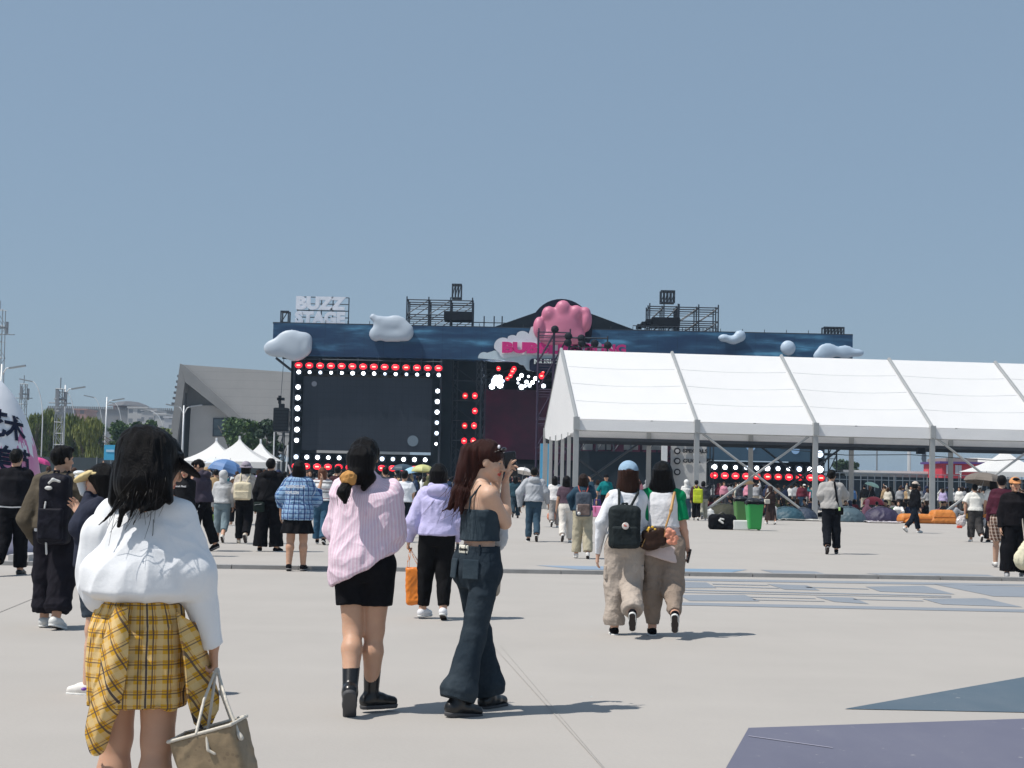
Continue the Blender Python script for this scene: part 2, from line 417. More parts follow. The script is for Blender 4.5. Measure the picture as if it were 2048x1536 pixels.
# ================================================================== people
SKIN = (.53, .325, .22)
def V3(*a): return np.array(a, float)
def skel(po):
    J = {}
    lean, side, twist = math.tan(R(po.get('lean', 3))), math.tan(R(po.get('side', 0))), R(po.get('twist', 0))
    br = po.get('broad', 1.0); hipz = .875
    feet = []
    for s, nm in ((-1, 'L'), (1, 'R')):
        f, ab, kn, fp, out = po.get('leg' + nm, (0, 3, 3, 0, 8))
        f, ab, kn, fp, out = map(R, (f, ab, kn, fp, out))
        hip = V3(s * .082, 0, hipz)
        d1 = V3(s * math.sin(ab), math.sin(f), -math.cos(f)); d1 /= np.linalg.norm(d1)
        d2 = V3(s * math.sin(ab) * .6, math.sin(f - kn), -math.cos(f - kn)); d2 /= np.linalg.norm(d2)
        knee = hip + d1 * .41; ank = knee + d2 * .39
        fw = V3(s * math.sin(out) * math.cos(fp), math.cos(out) * math.cos(fp), -math.sin(fp))
        up = np.cross(V3(math.cos(out), -s * math.sin(out), 0), fw)
        J['hip' + nm], J['knee' + nm], J['ank' + nm], J['fw' + nm], J['up' + nm] = hip, knee, ank, fw, up
        feet += [(ank - up * .078 - fw * .05)[2], (ank - up * .078 + fw * .15)[2]]
    dz = -min(feet) if not po.get('sit') else -po.get('sit')
    for k_ in list(J):
        if k_[:2] in ('hi', 'kn', 'an'): J[k_] = J[k_] + V3(0, 0, dz)
    pz = .92 + dz; J['pz'] = pz; J['dz'] = dz
    c, q = math.cos(twist), math.sin(twist)
    def ub(x, y, z):            # a point of the upper body, given for the upright figure
        x, y = c * x - q * y, q * x + c * y
        return V3(x + (z - .92) * side, y + (z - .92) * lean, z + dz)
    J['ub'] = ub; J['thick'] = po.get('thick', 0); J['twist'] = twist; J['lean'] = lean; J['side'] = side
    for s, nm in ((-1, 'L'), (1, 'R')):
        sh = ub(s * .160 * br, -.005, 1.322); J['sh' + nm] = sh
        a = po.get('arm' + nm, (0, 10, 12, 4))
        if a[0] == 'p':
            el, wr = ub(*a[1]), ub(*a[2])
        elif a[0] == 'l': el, wr = V3(*a[1]), V3(*a[2])
        else:
            f, ab, be, a2 = map(R, a)
            d1 = V3(s * math.sin(ab), math.cos(ab) * math.sin(f), -math.cos(ab) * math.cos(f))
            d2 = V3(s * math.sin(a2), math.cos(a2) * math.sin(f + be), -math.cos(a2) * math.cos(f + be))
            rot = lambda d: V3(c * d[0] - q * d[1], q * d[0] + c * d[1], d[2])
            el = sh + rot(d1) * .27; wr = el + rot(d2) * .235
        J['el' + nm], J['wr' + nm] = el, wr
    nb = ub(0, -.012, 1.385); J['neck'] = nb
    hy, hp, ht = po.get('head', (0, 0, 0))
    hc = ub(0, .0, 1.47) + V3(0, 0, .065)
    M = Matrix.Translation(Vector(nb + (ub(0, 0, 1.43) - ub(0, 0, 1.385)))) @ Matrix.Rotation(twist + R(hy), 4, 'Z') @ Matrix.Rotation(R(-hp), 4, 'X') @ Matrix.Rotation(R(ht), 4, 'Y') @ Matrix.Translation((0, .018, .108))
    J['H'] = M
    return J
def hand(wr, d, n, s, curl=25, spread=6, thumb=30, r=.0078, fing=None):
    """prims of a hand: d finger direction, n palm normal, s = side of the thumb (+1: n x d)"""
    d = d / np.linalg.norm(d); n = n - d * (n @ d); n /= np.linalg.norm(n); t = np.cross(n, d) * s
    P = []
    for i, (o, L) in enumerate(((.027, .070), (.009, .078), (-.009, .072), (-.026, .056))):
        kn = wr + d * (.084 - abs(i - 1) * .004) + t * o
        P.append(Cap(wr + d * .012 + t * o * .55, kn, .0135, .0112, k=.012))
        cu = curl if fing is None else fing[i]
        a0 = R(spread) * (1.5 - i); dd = d * math.cos(a0) + t * math.sin(a0)
        p = kn; ang = 0
        for j, (fr, ca) in enumerate(((.46, .8), (.30, 1.1), (.24, .8))):
            ang += R(cu) * ca; q = p + (dd * math.cos(ang) + n * math.sin(ang)) * L * fr
            P.append(Cap(p, q, r * (1.12 - .12 * j), r * (1.0 - .12 * j), k=.004)); p = q
    a = R(thumb); q0 = wr + d * .022 + t * .016; q1 = q0 + (d * math.cos(a) + t * math.sin(a) + n * .25) * .045; q2 = q1 + (d * math.cos(a * .4) + t * math.sin(a * .4) + n * .5) * .034
    P += [Cap(q0, q1, .0125, .0095, k=.01), Cap(q1, q2, .0095, .0075, k=.004)]
    return P
def torso_rings(J, extra=0.0, male=False, zlo=.80, zhi=1.40, w=1.0, prof=None):
    if prof is None:
        prof = [(.78, .120, .085, -.012), (.86, .160, .108, -.016), (.93, .153, .100, -.010), (1.0, .134, .090, 0), (1.06, .127, .088, 0), (1.15, .135, .094, 0), (1.24, .147, .105, .004), (1.30, .150, .098, 0), (1.345, .135, .078, -.008), (1.375, .085, .060, -.012), (1.40, .055, .05, -.012)]
        if male: prof = [(.78, .150, .105, -.01), (.86, .165, .118, -.01), (.95, .158, .108, 0), (1.05, .150, .102, 0), (1.15, .160, .108, 0), (1.25, .175, .115, 0), (1.31, .172, .105, 0), (1.35, .150, .085, -.005), (1.38, .095, .065, -.01), (1.405, .06, .055, -.01)]
    out = []
    for z, a, b, cy in prof:
        if z < zlo - .05 or z > zhi + .02: continue
        c = J['ub'](0, cy, z) if z > .92 else V3(0, cy, z + J['dz'])
        out.append((c[2], c[0], c[1], (a + extra) * w, (b + extra) * w))
    return out
def body_prims(J, male=False, fine=True, hands=None, face=True, ears=True):
    P = [Loft(torso_rings(J, 0, male), yaw=J['twist'], k=.03)]
    hands = hands or {}
    for s, nm in ((-1, 'L'), (1, 'R')):
        hip, kn, an, fw, up = (J[a + nm] for a in ('hip', 'knee', 'ank', 'fw', 'up'))
        tk = J.get('thick', 0); th = (.086 + .010 * tk, .055 + .007 * tk) if not male else (.082, .056)
        P += [Cap(hip + V3(s * .004, 0, .0), kn, th[0], th[1], k=.03)]
        mid = kn + (an - kn) * .34; back = np.cross(V3(1, 0, 0), an - kn); back /= np.linalg.norm(back) + 1e-9
        if back[1] > 0: back = -back
        P += [Cap(kn, mid + back * .012 * tk, .050 + .006 * tk, .051 + .009 * tk, k=.03), Cap(mid + back * .012 * tk, an, .051 + .009 * tk, .034, k=.03), Cap(kn + (an - kn) * .5, an, .041 + .004 * tk, .033, k=.03)]
        P += [Cap(an - fw * .03 - up * .045, an - fw * .01, .026, .033), Cap(an - up * .035, an - up * .055 + fw * .12, .032, .022), Cap(an - up * .06 + fw * .1, an - up * .062 + fw * .15, .023, .016)]
        sh, el, wr = J['sh' + nm], J['el' + nm], J['wr' + nm]
        m = 1.12 if male else 1.0
        P += [Cap(J['ub'](s * .03, -.02, 1.375), J['ub'](s * .12, -.012, 1.345), .034, .036, k=.03)]
        P += [Cap(sh, el, .049 * m, .037 * m, k=.04), Cap(el, el + (wr - el) * .3, .037 * m, .037 * m), Cap(el + (wr - el) * .3, wr, .037 * m, .024 * m)]
        d = (wr - el) / np.linalg.norm(wr - el); h = dict(hands.get(nm, {}))
        dd = h.pop('d', None); n = h.pop('n', None); sd = h.pop('side', None)
        d = d if dd is None else V3(*dd)
        n = V3(-s, .15, 0) if n is None else V3(*n)
        # thumb of a hanging hand points forward: n x d with n=(-s,0,0), d=(0,0,-1) -> (0,-s,0)...
        sd = (-s if sd is None else sd)
        if fine: P += hand(wr, d, n, sd, **h)
        else: P += [Cap(wr, wr + d * .07, .028, .03), Cap(wr + d * .07, wr + d * .13, .026, .016)]
    M = J['H']; nb = J['neck']
    P += [Cap(nb - V3(0, 0, .02), T3(M, (0, -.02, -.07)), .056 if male else .050, .050 if male else .045, k=.03)]
    P += [Ell(T3(M, (0, -.014, .022)), (.073, .092, .086), M, k=.02), Ell(T3(M, (0, .026, -.036)), (.060, .062, .078), M, k=.02),
          Cap(T3(M, (-.036, .012, -.062)), T3(M, (-.008, .066, -.097)), .022, .018, k=.02), Cap(T3(M, (.036, .012, -.062)), T3(M, (.008, .066, -.097)), .022, .018, k=.02)]
    if face:
        P += [Cap(T3(M, (0, .086, .006)), T3(M, (0, .107, -.030)), .0075, .0115, k=.012), Ell(T3(M, (-.011, .098, -.034)), (.008, .009, .007), M, k=.008), Ell(T3(M, (.011, .098, -.034)), (.008, .009, .007), M, k=.008),
              Cap(T3(M, (-.034, .076, .022)), T3(M, (.034, .076, .022)), .011, .011, k=.014), Ell(T3(M, (0, .087, -.0575)), (.021, .0125, .0065), M, k=.006), Ell(T3(M, (0, .085, -.0695)), (.018, .0125, .0070), M, k=.006),
              Ell(T3(M, (0, .074, -.098)), (.018, .016, .014), M, k=.016), Ell(T3(M, (-.042, .052, -.026)), (.022, .024, .024), M, k=.02), Ell(T3(M, (.042, .052, -.026)), (.022, .024, .024), M, k=.02)]
    if ears:
        for s in (-1, 1): P += [Ell(T3(M, (s * .073, -.008, -.012)), (.010, .019, .031), M, k=.008)]
    return P
def face_tint(V, J, lips=(.75, .38, .38), brow=(.16, .12, .12), eyes=True):
    M = np.array(J['H'].inverted()); L = V @ M[:3, :3].T + M[:3, 3]; x, y, z = L.T
    T = np.ones((len(V), 3)); fr = (y > .05) & (y < .122)
    def put(mask, c, f=1.0):
        T[mask] = T[mask] * (1 - f) + np.array(c) * f
    m = fr & ((x / .024) ** 2 + ((z + .063) / .0125) ** 2 < 1) & (y > .078); put(m, (.95, .45, .45) if lips is None else (lips[0] * 1.25, lips[1], lips[2]))
    m = fr & ((x / .021) ** 2 + ((z + .063) / .0018) ** 2 < 1) & (y > .078); put(m, (.35, .15, .15))
    if eyes:
        for s in (-1, 1):
            m = fr & (((x - s * .031) / .018) ** 2 + ((z - .026 + abs(1) * 0) / .0045) ** 2 < 1); put(m, brow)
            m = fr & (((x - s * .031) / .0165) ** 2 + ((z - .002) / .0062) ** 2 < 1); put(m, (.22, .16, .15))
            m = fr & (((x - s * .031) / .014) ** 2 + ((z - .0005) / .0042) ** 2 < 1); put(m, (1.1, 1.5, 1.9))
            m = fr & (((x - s * .031) / .0062) ** 2 + ((z - .001) / .0052) ** 2 < 1); put(m, (.05, .05, .06))
        put(fr & (((np.abs(x) - .046) / .018) ** 2 + ((z + .036) / .016) ** 2 < 1), (1.05, .86, .84), .6)
    return T
def cuv_of(V, J):
    c = J['ub'](0, 0, 1.15); a = np.arctan2(V[:, 0] - c[0] * ((V[:, 2] - J['dz'] - .92) / .23), -(V[:, 1]) + .0)
    return np.c_[a * .17, V[:, 1], V[:, 2]]
class Person:
    def __init__(s, label, u, vf, vt, yaw=0, pose=None, male=False, skin=SKIN, vox=.008, group=None, hands=None, face=True, body=True, lips=None, Y=None, H=None, cat='person', eyes=True, facet=True):
        s.pose = dict(pose or {}); g = gp(u, vf) if Y is None else Vector((at(u, 768, Y).x, Y, 0)); top = at(u, vt, g.y).z if H is None else H
        J = skel({k: v for k, v in s.pose.items() if k[:3] != 'arm'}); s.S = top / (J['H'] @ Vector((0, 0, .125))).z; s.g = g; s.rz = R(yaw)
        for nm in 'LR':
            a = s.pose.get('arm' + nm)
            if a and a[0] == 'w': s.pose['arm' + nm] = ('l', s.L(*a[1]), s.L(*a[2]))
        s.J = J = skel(s.pose); s.vox = vox; s.male = male; s.kids = {}
        s.seed = int(abs(u) * 7 + vt) % 97
        s.root = empty('person', g, R(yaw), label, cat, group)
        if body:
            fine = vox < .012
            V, F = sdf(body_prims(J, male, fine, hands, face), vox, k=.016)
            s.bodyo = s._mk('body', V, F, skinmat(skin), tint=face_tint(V, J, lips, eyes=eyes) if facet else np.ones((len(V), 3)))
    def L(s, u, v, dy=0.0):            # pixel at the person's depth (+dy metres) -> the person's own frame
        w = at(u, v, s.g.y + dy) - s.g; c, q = math.cos(-s.rz), math.sin(-s.rz)
        return V3(w.x * c - w.y * q, w.x * q + w.y * c, w.z) / s.S
    def D(s, x, y, z):                 # world direction -> the person's frame
        c, q = math.cos(-s.rz), math.sin(-s.rz); return V3(x * c - y * q, x * q + y * c, z)
    def _mk(s, name, V, F, mat, parent=None, tint=None, cuv=None):
        c = cuv_of(V, s.J) if cuv is None else cuv
        me = npmesh(name, V * s.S, F, cuv=c, tint=tint)
        return obj(name, me, mat, parent or s.root)
    def part(s, name, prims, mat, k=.02, vox=None, sub=(), cuts=(), amp=0, scale=(6, 6, 3), ridged=True, seed=0, rel=0, parent=None, mask=None, cuv=None):
        V, F = sdf(prims, vox or s.vox, k=k, sub=sub, cuts=cuts)
        if not len(V): return None
        if rel: V = relax(V, F, rel)
        if amp: V = folds(V, F, amp, scale, ridged, s.seed + seed, mask(V) if mask else None)
        return s._mk(name, V, F, mat, parent, cuv=cuv(V) if cuv else None)
    def thing(s, name, label, cat, prims, mat, origin, group=None, parts=(), k=.01, vox=None, sub=(), cuts=(), amp=0, scale=(6, 6, 6), rel=0):
        """a separate top-level thing carried by the person; all coordinates in the person's frame"""
        M = Matrix.Translation(s.root.location) @ Matrix.Rotation(s.root.rotation_euler.z, 4, 'Z')
        o3 = Vector(origin) * s.S; loc = M @ o3
        e = empty(name, loc, s.root.rotation_euler.z, label, cat, group)
        out = [e]
        for (nm, pr, mt, kw) in [('body', prims, mat, dict(k=k, sub=sub, cuts=cuts, amp=amp, scale=scale, rel=rel))] + list(parts):
            kw = dict(kw); am, scl, rl, rg = kw.pop('amp', 0), kw.pop('scale', (6, 6, 6)), kw.pop('rel', 0), kw.pop('ridged', True)
            pn = kw.pop('parent', None); nm_ = nm
            V, F = sdf(pr, kw.pop('vox', vox or s.vox), **kw)
            if not len(V): continue
            if rl: V = relax(V, F, rl)
            if am: V = folds(V, F, am, scl, rg, s.seed + 3)
            me = npmesh(nm_, (V - np.array(origin)) * s.S, F, cuv=V); out.append(obj(nm_, me, mt, e))
        return e
    # ---- clothes
    def top(s, mat, loose=.02, hem=.86, sleeve=1.0, sw=.02, cuff=None, name='top', neck=True, amp=.007, scale=(7, 7, 3.2), prof=None, sleeve_mat=None, cuts=(), hood=False, zhi=1.395, k=.03, both=(1, 1), sub=(), belly=0, rel=1, flare=0.0):
        J = s.J
        if prof is None:
            base = [(.76, .165, .12, -.012), (.86, .172, .124, -.016), (.95, .168, .118, -.01), (1.02, .152, .108, 0), (1.08, .146, .104, 0), (1.15, .148, .106, 0), (1.24, .155, .11, .003), (1.30, .156, .102, 0), (1.345, .140, .083, -.008), (1.372, .095, .068, -.012), (1.392, .066, .06, -.012)]
            if s.male: base = [(z, a + (.018 if z > 1.1 else .004), b + .006, c) for z, a, b, c in base]
            prof = [(z, a + loose * (1 if z < 1.3 else .45) + flare * max(0, (1.2 - z)) * .4, b + loose * (1 if z < 1.3 else .3) + flare * max(0, 1.2 - z) * .3, c) for z, a, b, c in base]
        if zhi < 1.39: cuts = list(cuts) + [((0, 0, J['ub'](0, 0, zhi)[2]), (0, 0, 1))]
        lo = [p for p in prof if p[0] < hem]; hi = [p for p in prof if p[0] >= hem]
        if lo:
            a, b = lo[-1], hi[0]; t = (hem - a[0]) / (b[0] - a[0]); hi = [tuple(a[i] + (b[i] - a[i]) * t for i in range(4))] + hi
        P = [Loft(torso_rings(J, prof=hi, zlo=0, zhi=9), yaw=J['twist'], e=2.25, k=k)]
        SP = []
        for sg, nm in ((-1, 'L'), (1, 'R')):
            if not both[(sg + 1) // 2]: continue
            sh, el, wr = J['sh' + nm], J['el' + nm], J['wr' + nm]; m = 1.12 if s.male else 1
            q = sh - V3(sg * .015, 0, .004)
            P.append(Cap(J['ub'](sg * .03, -.02, 1.372), J['ub'](sg * .12, -.012, 1.345), .038 + loose * .3, .040 + loose * .4, k=.03))
            if sleeve <= .55:
                e = sh + (el - sh) * (sleeve / .5)
                SP.append(Cap(q, e, (.052 * m + sw * .6), .046 * m + sw, flat=True, k=k))
            else:
                t = (sleeve - .5) / .5; e = el + (wr - el) * t
                SP += [Cap(q, el, .053 * m + sw * .6, .043 * m + sw, k=k), Cap(el, e, .043 * m + sw, (cuff or (.028 + sw * .7)) * m, flat=True, k=k)]
        if hood:
            c = J['ub'](0, -.105, 1.365); P += [Ell(c, (.118, .062, .070), Matrix.Rotation(.5, 3, 'X'), k=.015), Cap(J['ub'](-.075, -.04, 1.41), J['ub'](.075, -.04, 1.41), .036, .036, k=.015), Cap(J['ub'](-.05, .05, 1.38), J['ub'](.05, .05, 1.38), .036, .036, k=.02)]
        elif neck: P += [Cap(J['ub'](0, -.012, 1.38), J['ub'](0, -.005, 1.402), .062, .056, k=.02)]
        o = s.part(name, P + ([] if sleeve_mat else SP), mat, k=k, amp=amp, scale=scale, cuts=cuts, sub=sub, rel=rel, seed=1)
        if sleeve_mat and SP:
            for i in range(2):
                pr = SP[i * (len(SP) // 2):(i + 1) * (len(SP) // 2)]
                s.part('sleeve', pr, sleeve_mat, k=.03, amp=amp * .6, scale=scale, rel=1)
        return o
    def trousers(s, mat, th=.10, kn=.088, cu=.09, length=.97, waist=.98, amp=.010, scale=(7, 7, 5), name='trousers', bunch=0, loose=.012, rel=1, k=.03):
        J = s.J
        w = [(z, a + loose, b + loose, c) for z, a, b, c in ((.765, .115, .095, -.010), (.80, .145, .108, -.012), (.86, .165, .116, -.016), (.93, .160, .110, -.012), (1.0, .142, .10, -.004), (1.06, .134, .094, 0)) if z <= waist + .03]
        P = [Loft(torso_rings(J, prof=w, zlo=0, zhi=9), e=2.2, k=.05)]
        for sg, nm in ((-1, 'L'), (1, 'R')):
            hip, kk, an, fw = (J[a + nm] for a in ('hip', 'knee', 'ank', 'fw')); hip = hip + V3(sg * .004, -.005, -.02)
            if length < .5: P.append(Cap(hip, hip + (kk - hip) * (length / .5), th, kn, flat=True, k=.03))
            else:
                e = kk + (an - kk) * ((length - .5) / .5); P += [Cap(hip, kk, th, kn, k=k), Cap(kk, e, kn, cu, flat=True, k=k)]
                if bunch: P += [Cap(e - (an - kk) * .10, e - (an - kk) * .02, cu * 1.12 + bunch, cu, flat=True, k=.02)]
        return s.part(name, P, mat, k=k, amp=amp, scale=scale, rel=rel, seed=2)
    def skirt(s, mat, waist=.98, hem=.60, hw=.25, hd=.2, ww=.145, name='skirt', pleats=0, amp=.006, cuts=(), scale=(9, 9, 2)):
        J = s.J; c = J['dz']
        P = [Loft([(hem + c, 0, -.01, hw, hd), ((hem + .86) / 2 + c, 0, -.015, (hw + .185) / 2, (hd + .14) / 2), (.87 + c, 0, -.015, .182, .13), (waist + c, J['ub'](0, 0, waist)[0], J['ub'](0, 0, waist)[1], ww, ww * .74)])]
        V, F = sdf(P, s.vox, cuts=cuts)
        if pleats:
            a = np.arctan2(V[:, 0], V[:, 1]); m = np.clip((waist + c - V[:, 2]) / (waist - hem), 0, 1); rr = 1 + .07 * m * np.sin(a * pleats + 2 * vnoise(V * 4, 3)); V[:, 0] *= rr; V[:, 1] *= rr
        if amp: V = folds(V, F, amp, scale, True, s.seed)
        return s._mk(name, V, F, mat)
    def shoes(s, mat, sole=None, kind='sneaker', sock=None, r=.034, boot=.12, big=1.0):
        J = s.J; sole = sole or plain((.75, .74, .7), .6, name='rubber')
        for sg, nm in ((-1, 'L'), (1, 'R')):
            an, fw, up = (J[a + nm] for a in ('ank', 'fw', 'up')); kk = J['knee' + nm]; b = big
            U = [Cap(an - fw * .028 - up * .036, an - up * .022, .036 * b, .039 * b), Cap(an - fw * .03 - up * .045, an + fw * .06 - up * .038, .035 * b, .036 * b), Cap(an + fw * .05 - up * .034, an + fw * .125 * b - up * .052, .034 * b, .027 * b)]
            if kind == 'boot':
                t = boot; U += [Cap(an - up * .03, an + (kk - an) * (t / .39), .044, .054, flat=True)]
            c = an - up * .070
            o = s.part('boot' if kind == 'boot' else 'shoe', U, mat, k=.02, cuts=((c, -up),), vox=min(s.vox, .007) if s.vox < .012 else s.vox, rel=0)
            Sx = np.cross(fw, up); rot = Matrix((tuple(Sx), tuple(fw), tuple(up))).transposed()
            th = .017 if kind != 'boot' else .022
            S_ = [Cap(c - fw * .030, c + fw * .05, .036 * b, .035 * b, k=.02), Cap(c + fw * .05, c + fw * .118 * b, .036 * b, .036 * b, k=.02)]
            so_ = s.part('sole', S_, sole, k=.02, cuts=((c + up * .004, up), (c - up * th, -up)), vox=min(s.vox, .006) if s.vox < .012 else s.vox, parent=o if o else None)
            if s.vox < .0125 and kind != 'boot': s.part('outsole', [Cap(c - fw * .030, c + fw * .05, .034 * b, .033 * b, k=.02), Cap(c + fw * .05, c + fw * .118 * b, .034 * b, .034 * b, k=.02)], OUTSOLE, k=.02, cuts=((c - up * (th - .003), up), (c - up * (th + .005), -up)), vox=.005, parent=so_)
            if sock: s.part('sock', [Cap(an - up * .01, an + (kk - an) * .28, .037, .043, flat=True)], sock, k=.01)
    def hair(s, mat, kind='short', length=.30, width=.10, locks=(), vox=None, face_sub=True, spread=0.0, amp=.004, flow=(0, 0), bot=.055, xsub=()):
        J = s.J; M = J['H']; P = [Ell(T3(M, (0, -.022, .030)), (.083, .104, .096) if kind == 'short' else (.092, .110, .100), M, k=.02)]
        sub = [Ell(T3(M, (0, .112, -.035)), (.066, .082, .082), M, k=.012)] if face_sub else []
        cuts = []
        if kind == 'short':
            sub += [Ell(T3(M, (s_ * .088, .012, -.035)), (.03, .036, .042), M, k=.01) for s_ in (-1, 1)]
            cuts = [(T3(M, (0, -.06, -.066)), (M.to_3x3() @ Vector((0, .35, -1))))]
            P += [Ell(T3(M, (0, -.045, .0)), (.074, .07, .075), M)]
            P += [Ell(T3(M, (0, .03, .088)), (.062, .07, .036), M, k=.02)]
        elif kind in ('bob', 'long'):
            lo = T3(M, (0, -.03, -.02)); n = 7; pr = []
            ub = J['ub']; top_ = T3(M, (0, -.02, .03))
            rings = []
            for i in range(n + 1):
                t = i / n; z = top_[2] - t * (length + .03)
                base = np.array(top_); base[2] = z
                back = min(.075, t * length * .32) if kind == 'long' else .01
                off = np.array(M.to_3x3() @ Vector((0, -back * .6 - .0, 0)))
                wd = (.090 + (width + .012 - .090) * min(1, t * 1.6) + spread * t) if t < .8 else (.012 + width + spread * t) * (1 - (t - .8) * 1.6 * (1 if kind == 'long' else .35))
                dp = (.104 - .050 * min(1, t * 1.7)) if kind == 'long' else .104 - .03 * t
                rings.append((z, base[0] + off[0] + flow[0] * t, base[1] + off[1] + flow[1] * t, wd, dp))
            yaw = math.atan2(M[1][0], M[0][0])
            P += [Loft(rings, k=.035, yaw=yaw)]
            sub += [Loft([(T3(M, (0, 0, -.3))[2], *np.array(T3(M, (0, .10, -.1)))[:2], .058, .085), (T3(M, (0, 0, .045))[2], *np.array(T3(M, (0, .10, 0)))[:2], .056, .080)], k=.015, yaw=yaw)] if face_sub else []
        elif kind == 'custom': sub += list(xsub)
        elif kind == 'pony':
            sub += [Ell(T3(M, (s_ * .09, .02, -.04)), (.03, .034, .04), M, k=.01) for s_ in (-1, 1)]
            cuts = [(T3(M, (0, -.06, -.085)), (M.to_3x3() @ Vector((0, .45, -1))))]
            P += [Ell(T3(M, (0, -.05, -.02)), (.07, .07, .075), M)]
        for a, b, r1, r2 in locks: P.append(Cap(a, b, r1, r2, k=.012))
        V, F = sdf(P, vox or s.vox, k=.02, sub=sub, cuts=cuts)
        h = vnoise(V * np.array((95, 95, 5)), 3) * .6 + vnoise(V * np.array((38, 38, 3)), 4)
        V = V + smooth_normals(V, F) * (h * amp)[:, None]
        return s._mk('hair', V, F, mat, cuv=V.copy())
    def strands(s, pts, mat, n=22, spread=.05, r=.0016, seed=0):
        rng = np.random.default_rng(seed + 5); mb = MB()
        for i in range(n):
            o0 = rng.normal(size=3) * spread * .5; q = []; w = rng.normal(size=(len(pts), 3)) * spread * .35
            P = np.array(pts, float); t = np.linspace(0, 1, len(P)); tt = np.linspace(rng.random() * .4, 1 - .25 * rng.random(), 9)
            for a in tt: q.append(tuple((np.array([np.interp(a, t, P[:, c]) for c in range(3)]) + o0 * (1 + a) + np.array([np.interp(a, t, w[:, c]) for c in range(3)])) * s.S))
            mb.tube(q, r, 3, r * .4)
        me = mesh_from('loose_hair', mb.V, mb.F, True); return obj('loose_hair', me, mat, s.root)
    def cap(s, mat, brim=None, kind='cap', yaw=0, brimlen=.09, name='cap'):
        M = s.J['H'] @ Matrix.Rotation(R(yaw), 4, 'Z'); H = []
        if kind == 'cap':
            H = [Ell(T3(M, (0, -.020, .036)), (.099, .119, .102), M)]; cuts = [(T3(M, (0, 0, .028)), M.to_3x3() @ Vector((0, -.12, -1)))]
            B = [Ell(T3(M, (0, .105, .034)), (.066, brimlen, .010), M @ Matrix.Rotation(-.12, 4, 'X'))]
            o = s.part(name, H, mat, cuts=cuts, rel=0, sub=[Ell(T3(M, (0, -.145, .028)), (.036, .05, .030), M)]); s.part('brim', B, brim or mat, parent=o, sub=[], rel=0)
        elif kind == 'bucket':
            H = [Ell(T3(M, (0, -.020, .035)), (.101, .119, .103), M)]; cuts = [(T3(M, (0, 0, .030)), M.to_3x3() @ Vector((0, 0, -1)))]
            o = s.part('bucket_hat', H, mat, cuts=cuts)
            B = [Cap(T3(M, (0, -.015, .055)), T3(M, (0, -.015, -.005)), .096, .15, flat=True)]
            s.part('brim', B, brim or mat, parent=o, sub=[Cap(T3(M, (0, -.015, .03)), T3(M, (0, -.015, -.03)), .09, .142)], cuts=[(T3(M, (0, 0, .05)), M.to_3x3() @ Vector((0, 0, 1)))])
        elif kind == 'visor':
            o = s.part('visor', [Ell(T3(M, (0, -.016, .045)), (.091, .109, .092), M)], mat, cuts=[(T3(M, (0, 0, .062)), M.to_3x3() @ Vector((0, 0, 1))), (T3(M, (0, 0, .034)), M.to_3x3() @ Vector((0, 0, -1)))])
            s.part('brim', [Ell(T3(M, (0, .09, .036)), (.095, brimlen, .012 if brimlen < .10 else .032), M @ Matrix.Rotation(-.5 if brimlen < .10 else -.42, 4, 'X'))], brim or mat, parent=o, cuts=[(T3(M, (0, .02, 0)), M.to_3x3() @ Vector((0, -1, 0)))])
        elif kind == 'hood':
            o = s.part('hood', [Ell(T3(M, (0, -.022, .022)), (.100, .120, .108), M), Cap(T3(M, (0, -.03, -.05)), s.J['ub'](0, -.03, 1.38), .085, .09)], mat, sub=[Ell(T3(M, (0, .125, -.02)), (.066, .09, .09), M)], amp=.006, scale=(9, 9, 5))
        return o
OUTSOLE = plain((.05, .042, .04), .8, name='dark_tread')
def sheet(name, grid, mat, parent, th=.006, cuv=None, sub_n=6, fold=0, seed=0):
    """a cloth panel from a coarse grid of 3D points, smoothly subdivided, with thickness"""
    G = np.array(grid, float)
    def up(A, n):
        k = A.shape[0]; t = np.linspace(0, k - 1, (k - 1) * n + 1); i = np.clip(t.astype(int), 0, k - 2); f = (t - i).reshape(-1, *([1] * (A.ndim - 1)))
        p0, p1, p2, p3 = A[np.clip(i - 1, 0, k - 1)], A[i], A[i + 1], A[np.clip(i + 2, 0, k - 1)]
        return .5 * (2 * p1 + (p2 - p0) * f + (2 * p0 - 5 * p1 + 4 * p2 - p3) * f * f + (3 * p1 - p0 - 3 * p2 + p3) * f ** 3)
    G = up(G, sub_n); G = np.swapaxes(up(np.swapaxes(G, 0, 1), sub_n), 0, 1)
    m, n = G.shape[:2]; V = G.reshape(-1, 3); q = np.arange(m * n).reshape(m, n)
    F = np.stack([q[:-1, :-1], q[1:, :-1], q[1:, 1:], q[:-1, 1:]], -1).reshape(-1, 4)
    Nn = smooth_normals(V, F)
    if fold: V = V + Nn * (vnoise(V * np.array((22, 22, 5)), seed) * fold)[:, None]
    uu, vv = np.meshgrid(np.arange(n), np.arange(m)); 
    c = np.c_[np.cumsum(np.r_[0, np.linalg.norm(np.diff(G[m // 2], axis=0), axis=1)])[uu.ravel()], np.zeros(m * n), V[:, 2]] if cuv is None else cuv(V)
    V2 = np.r_[V + Nn * th / 2, V - Nn * th / 2]; k = m * n
    ed = np.concatenate([q[0, :], q[1:, -1], q[-1, -2::-1], q[-2:0:-1, 0]])
    side = np.stack([ed, np.roll(ed, -1), np.roll(ed, -1) + k, ed + k], 1)
    F2 = np.r_[F, F[:, ::-1] + k, side[:, ::-1]]
    me = npmesh(name, V2, F2, cuv=np.r_[c, c]); return obj(name, me, mat, parent)
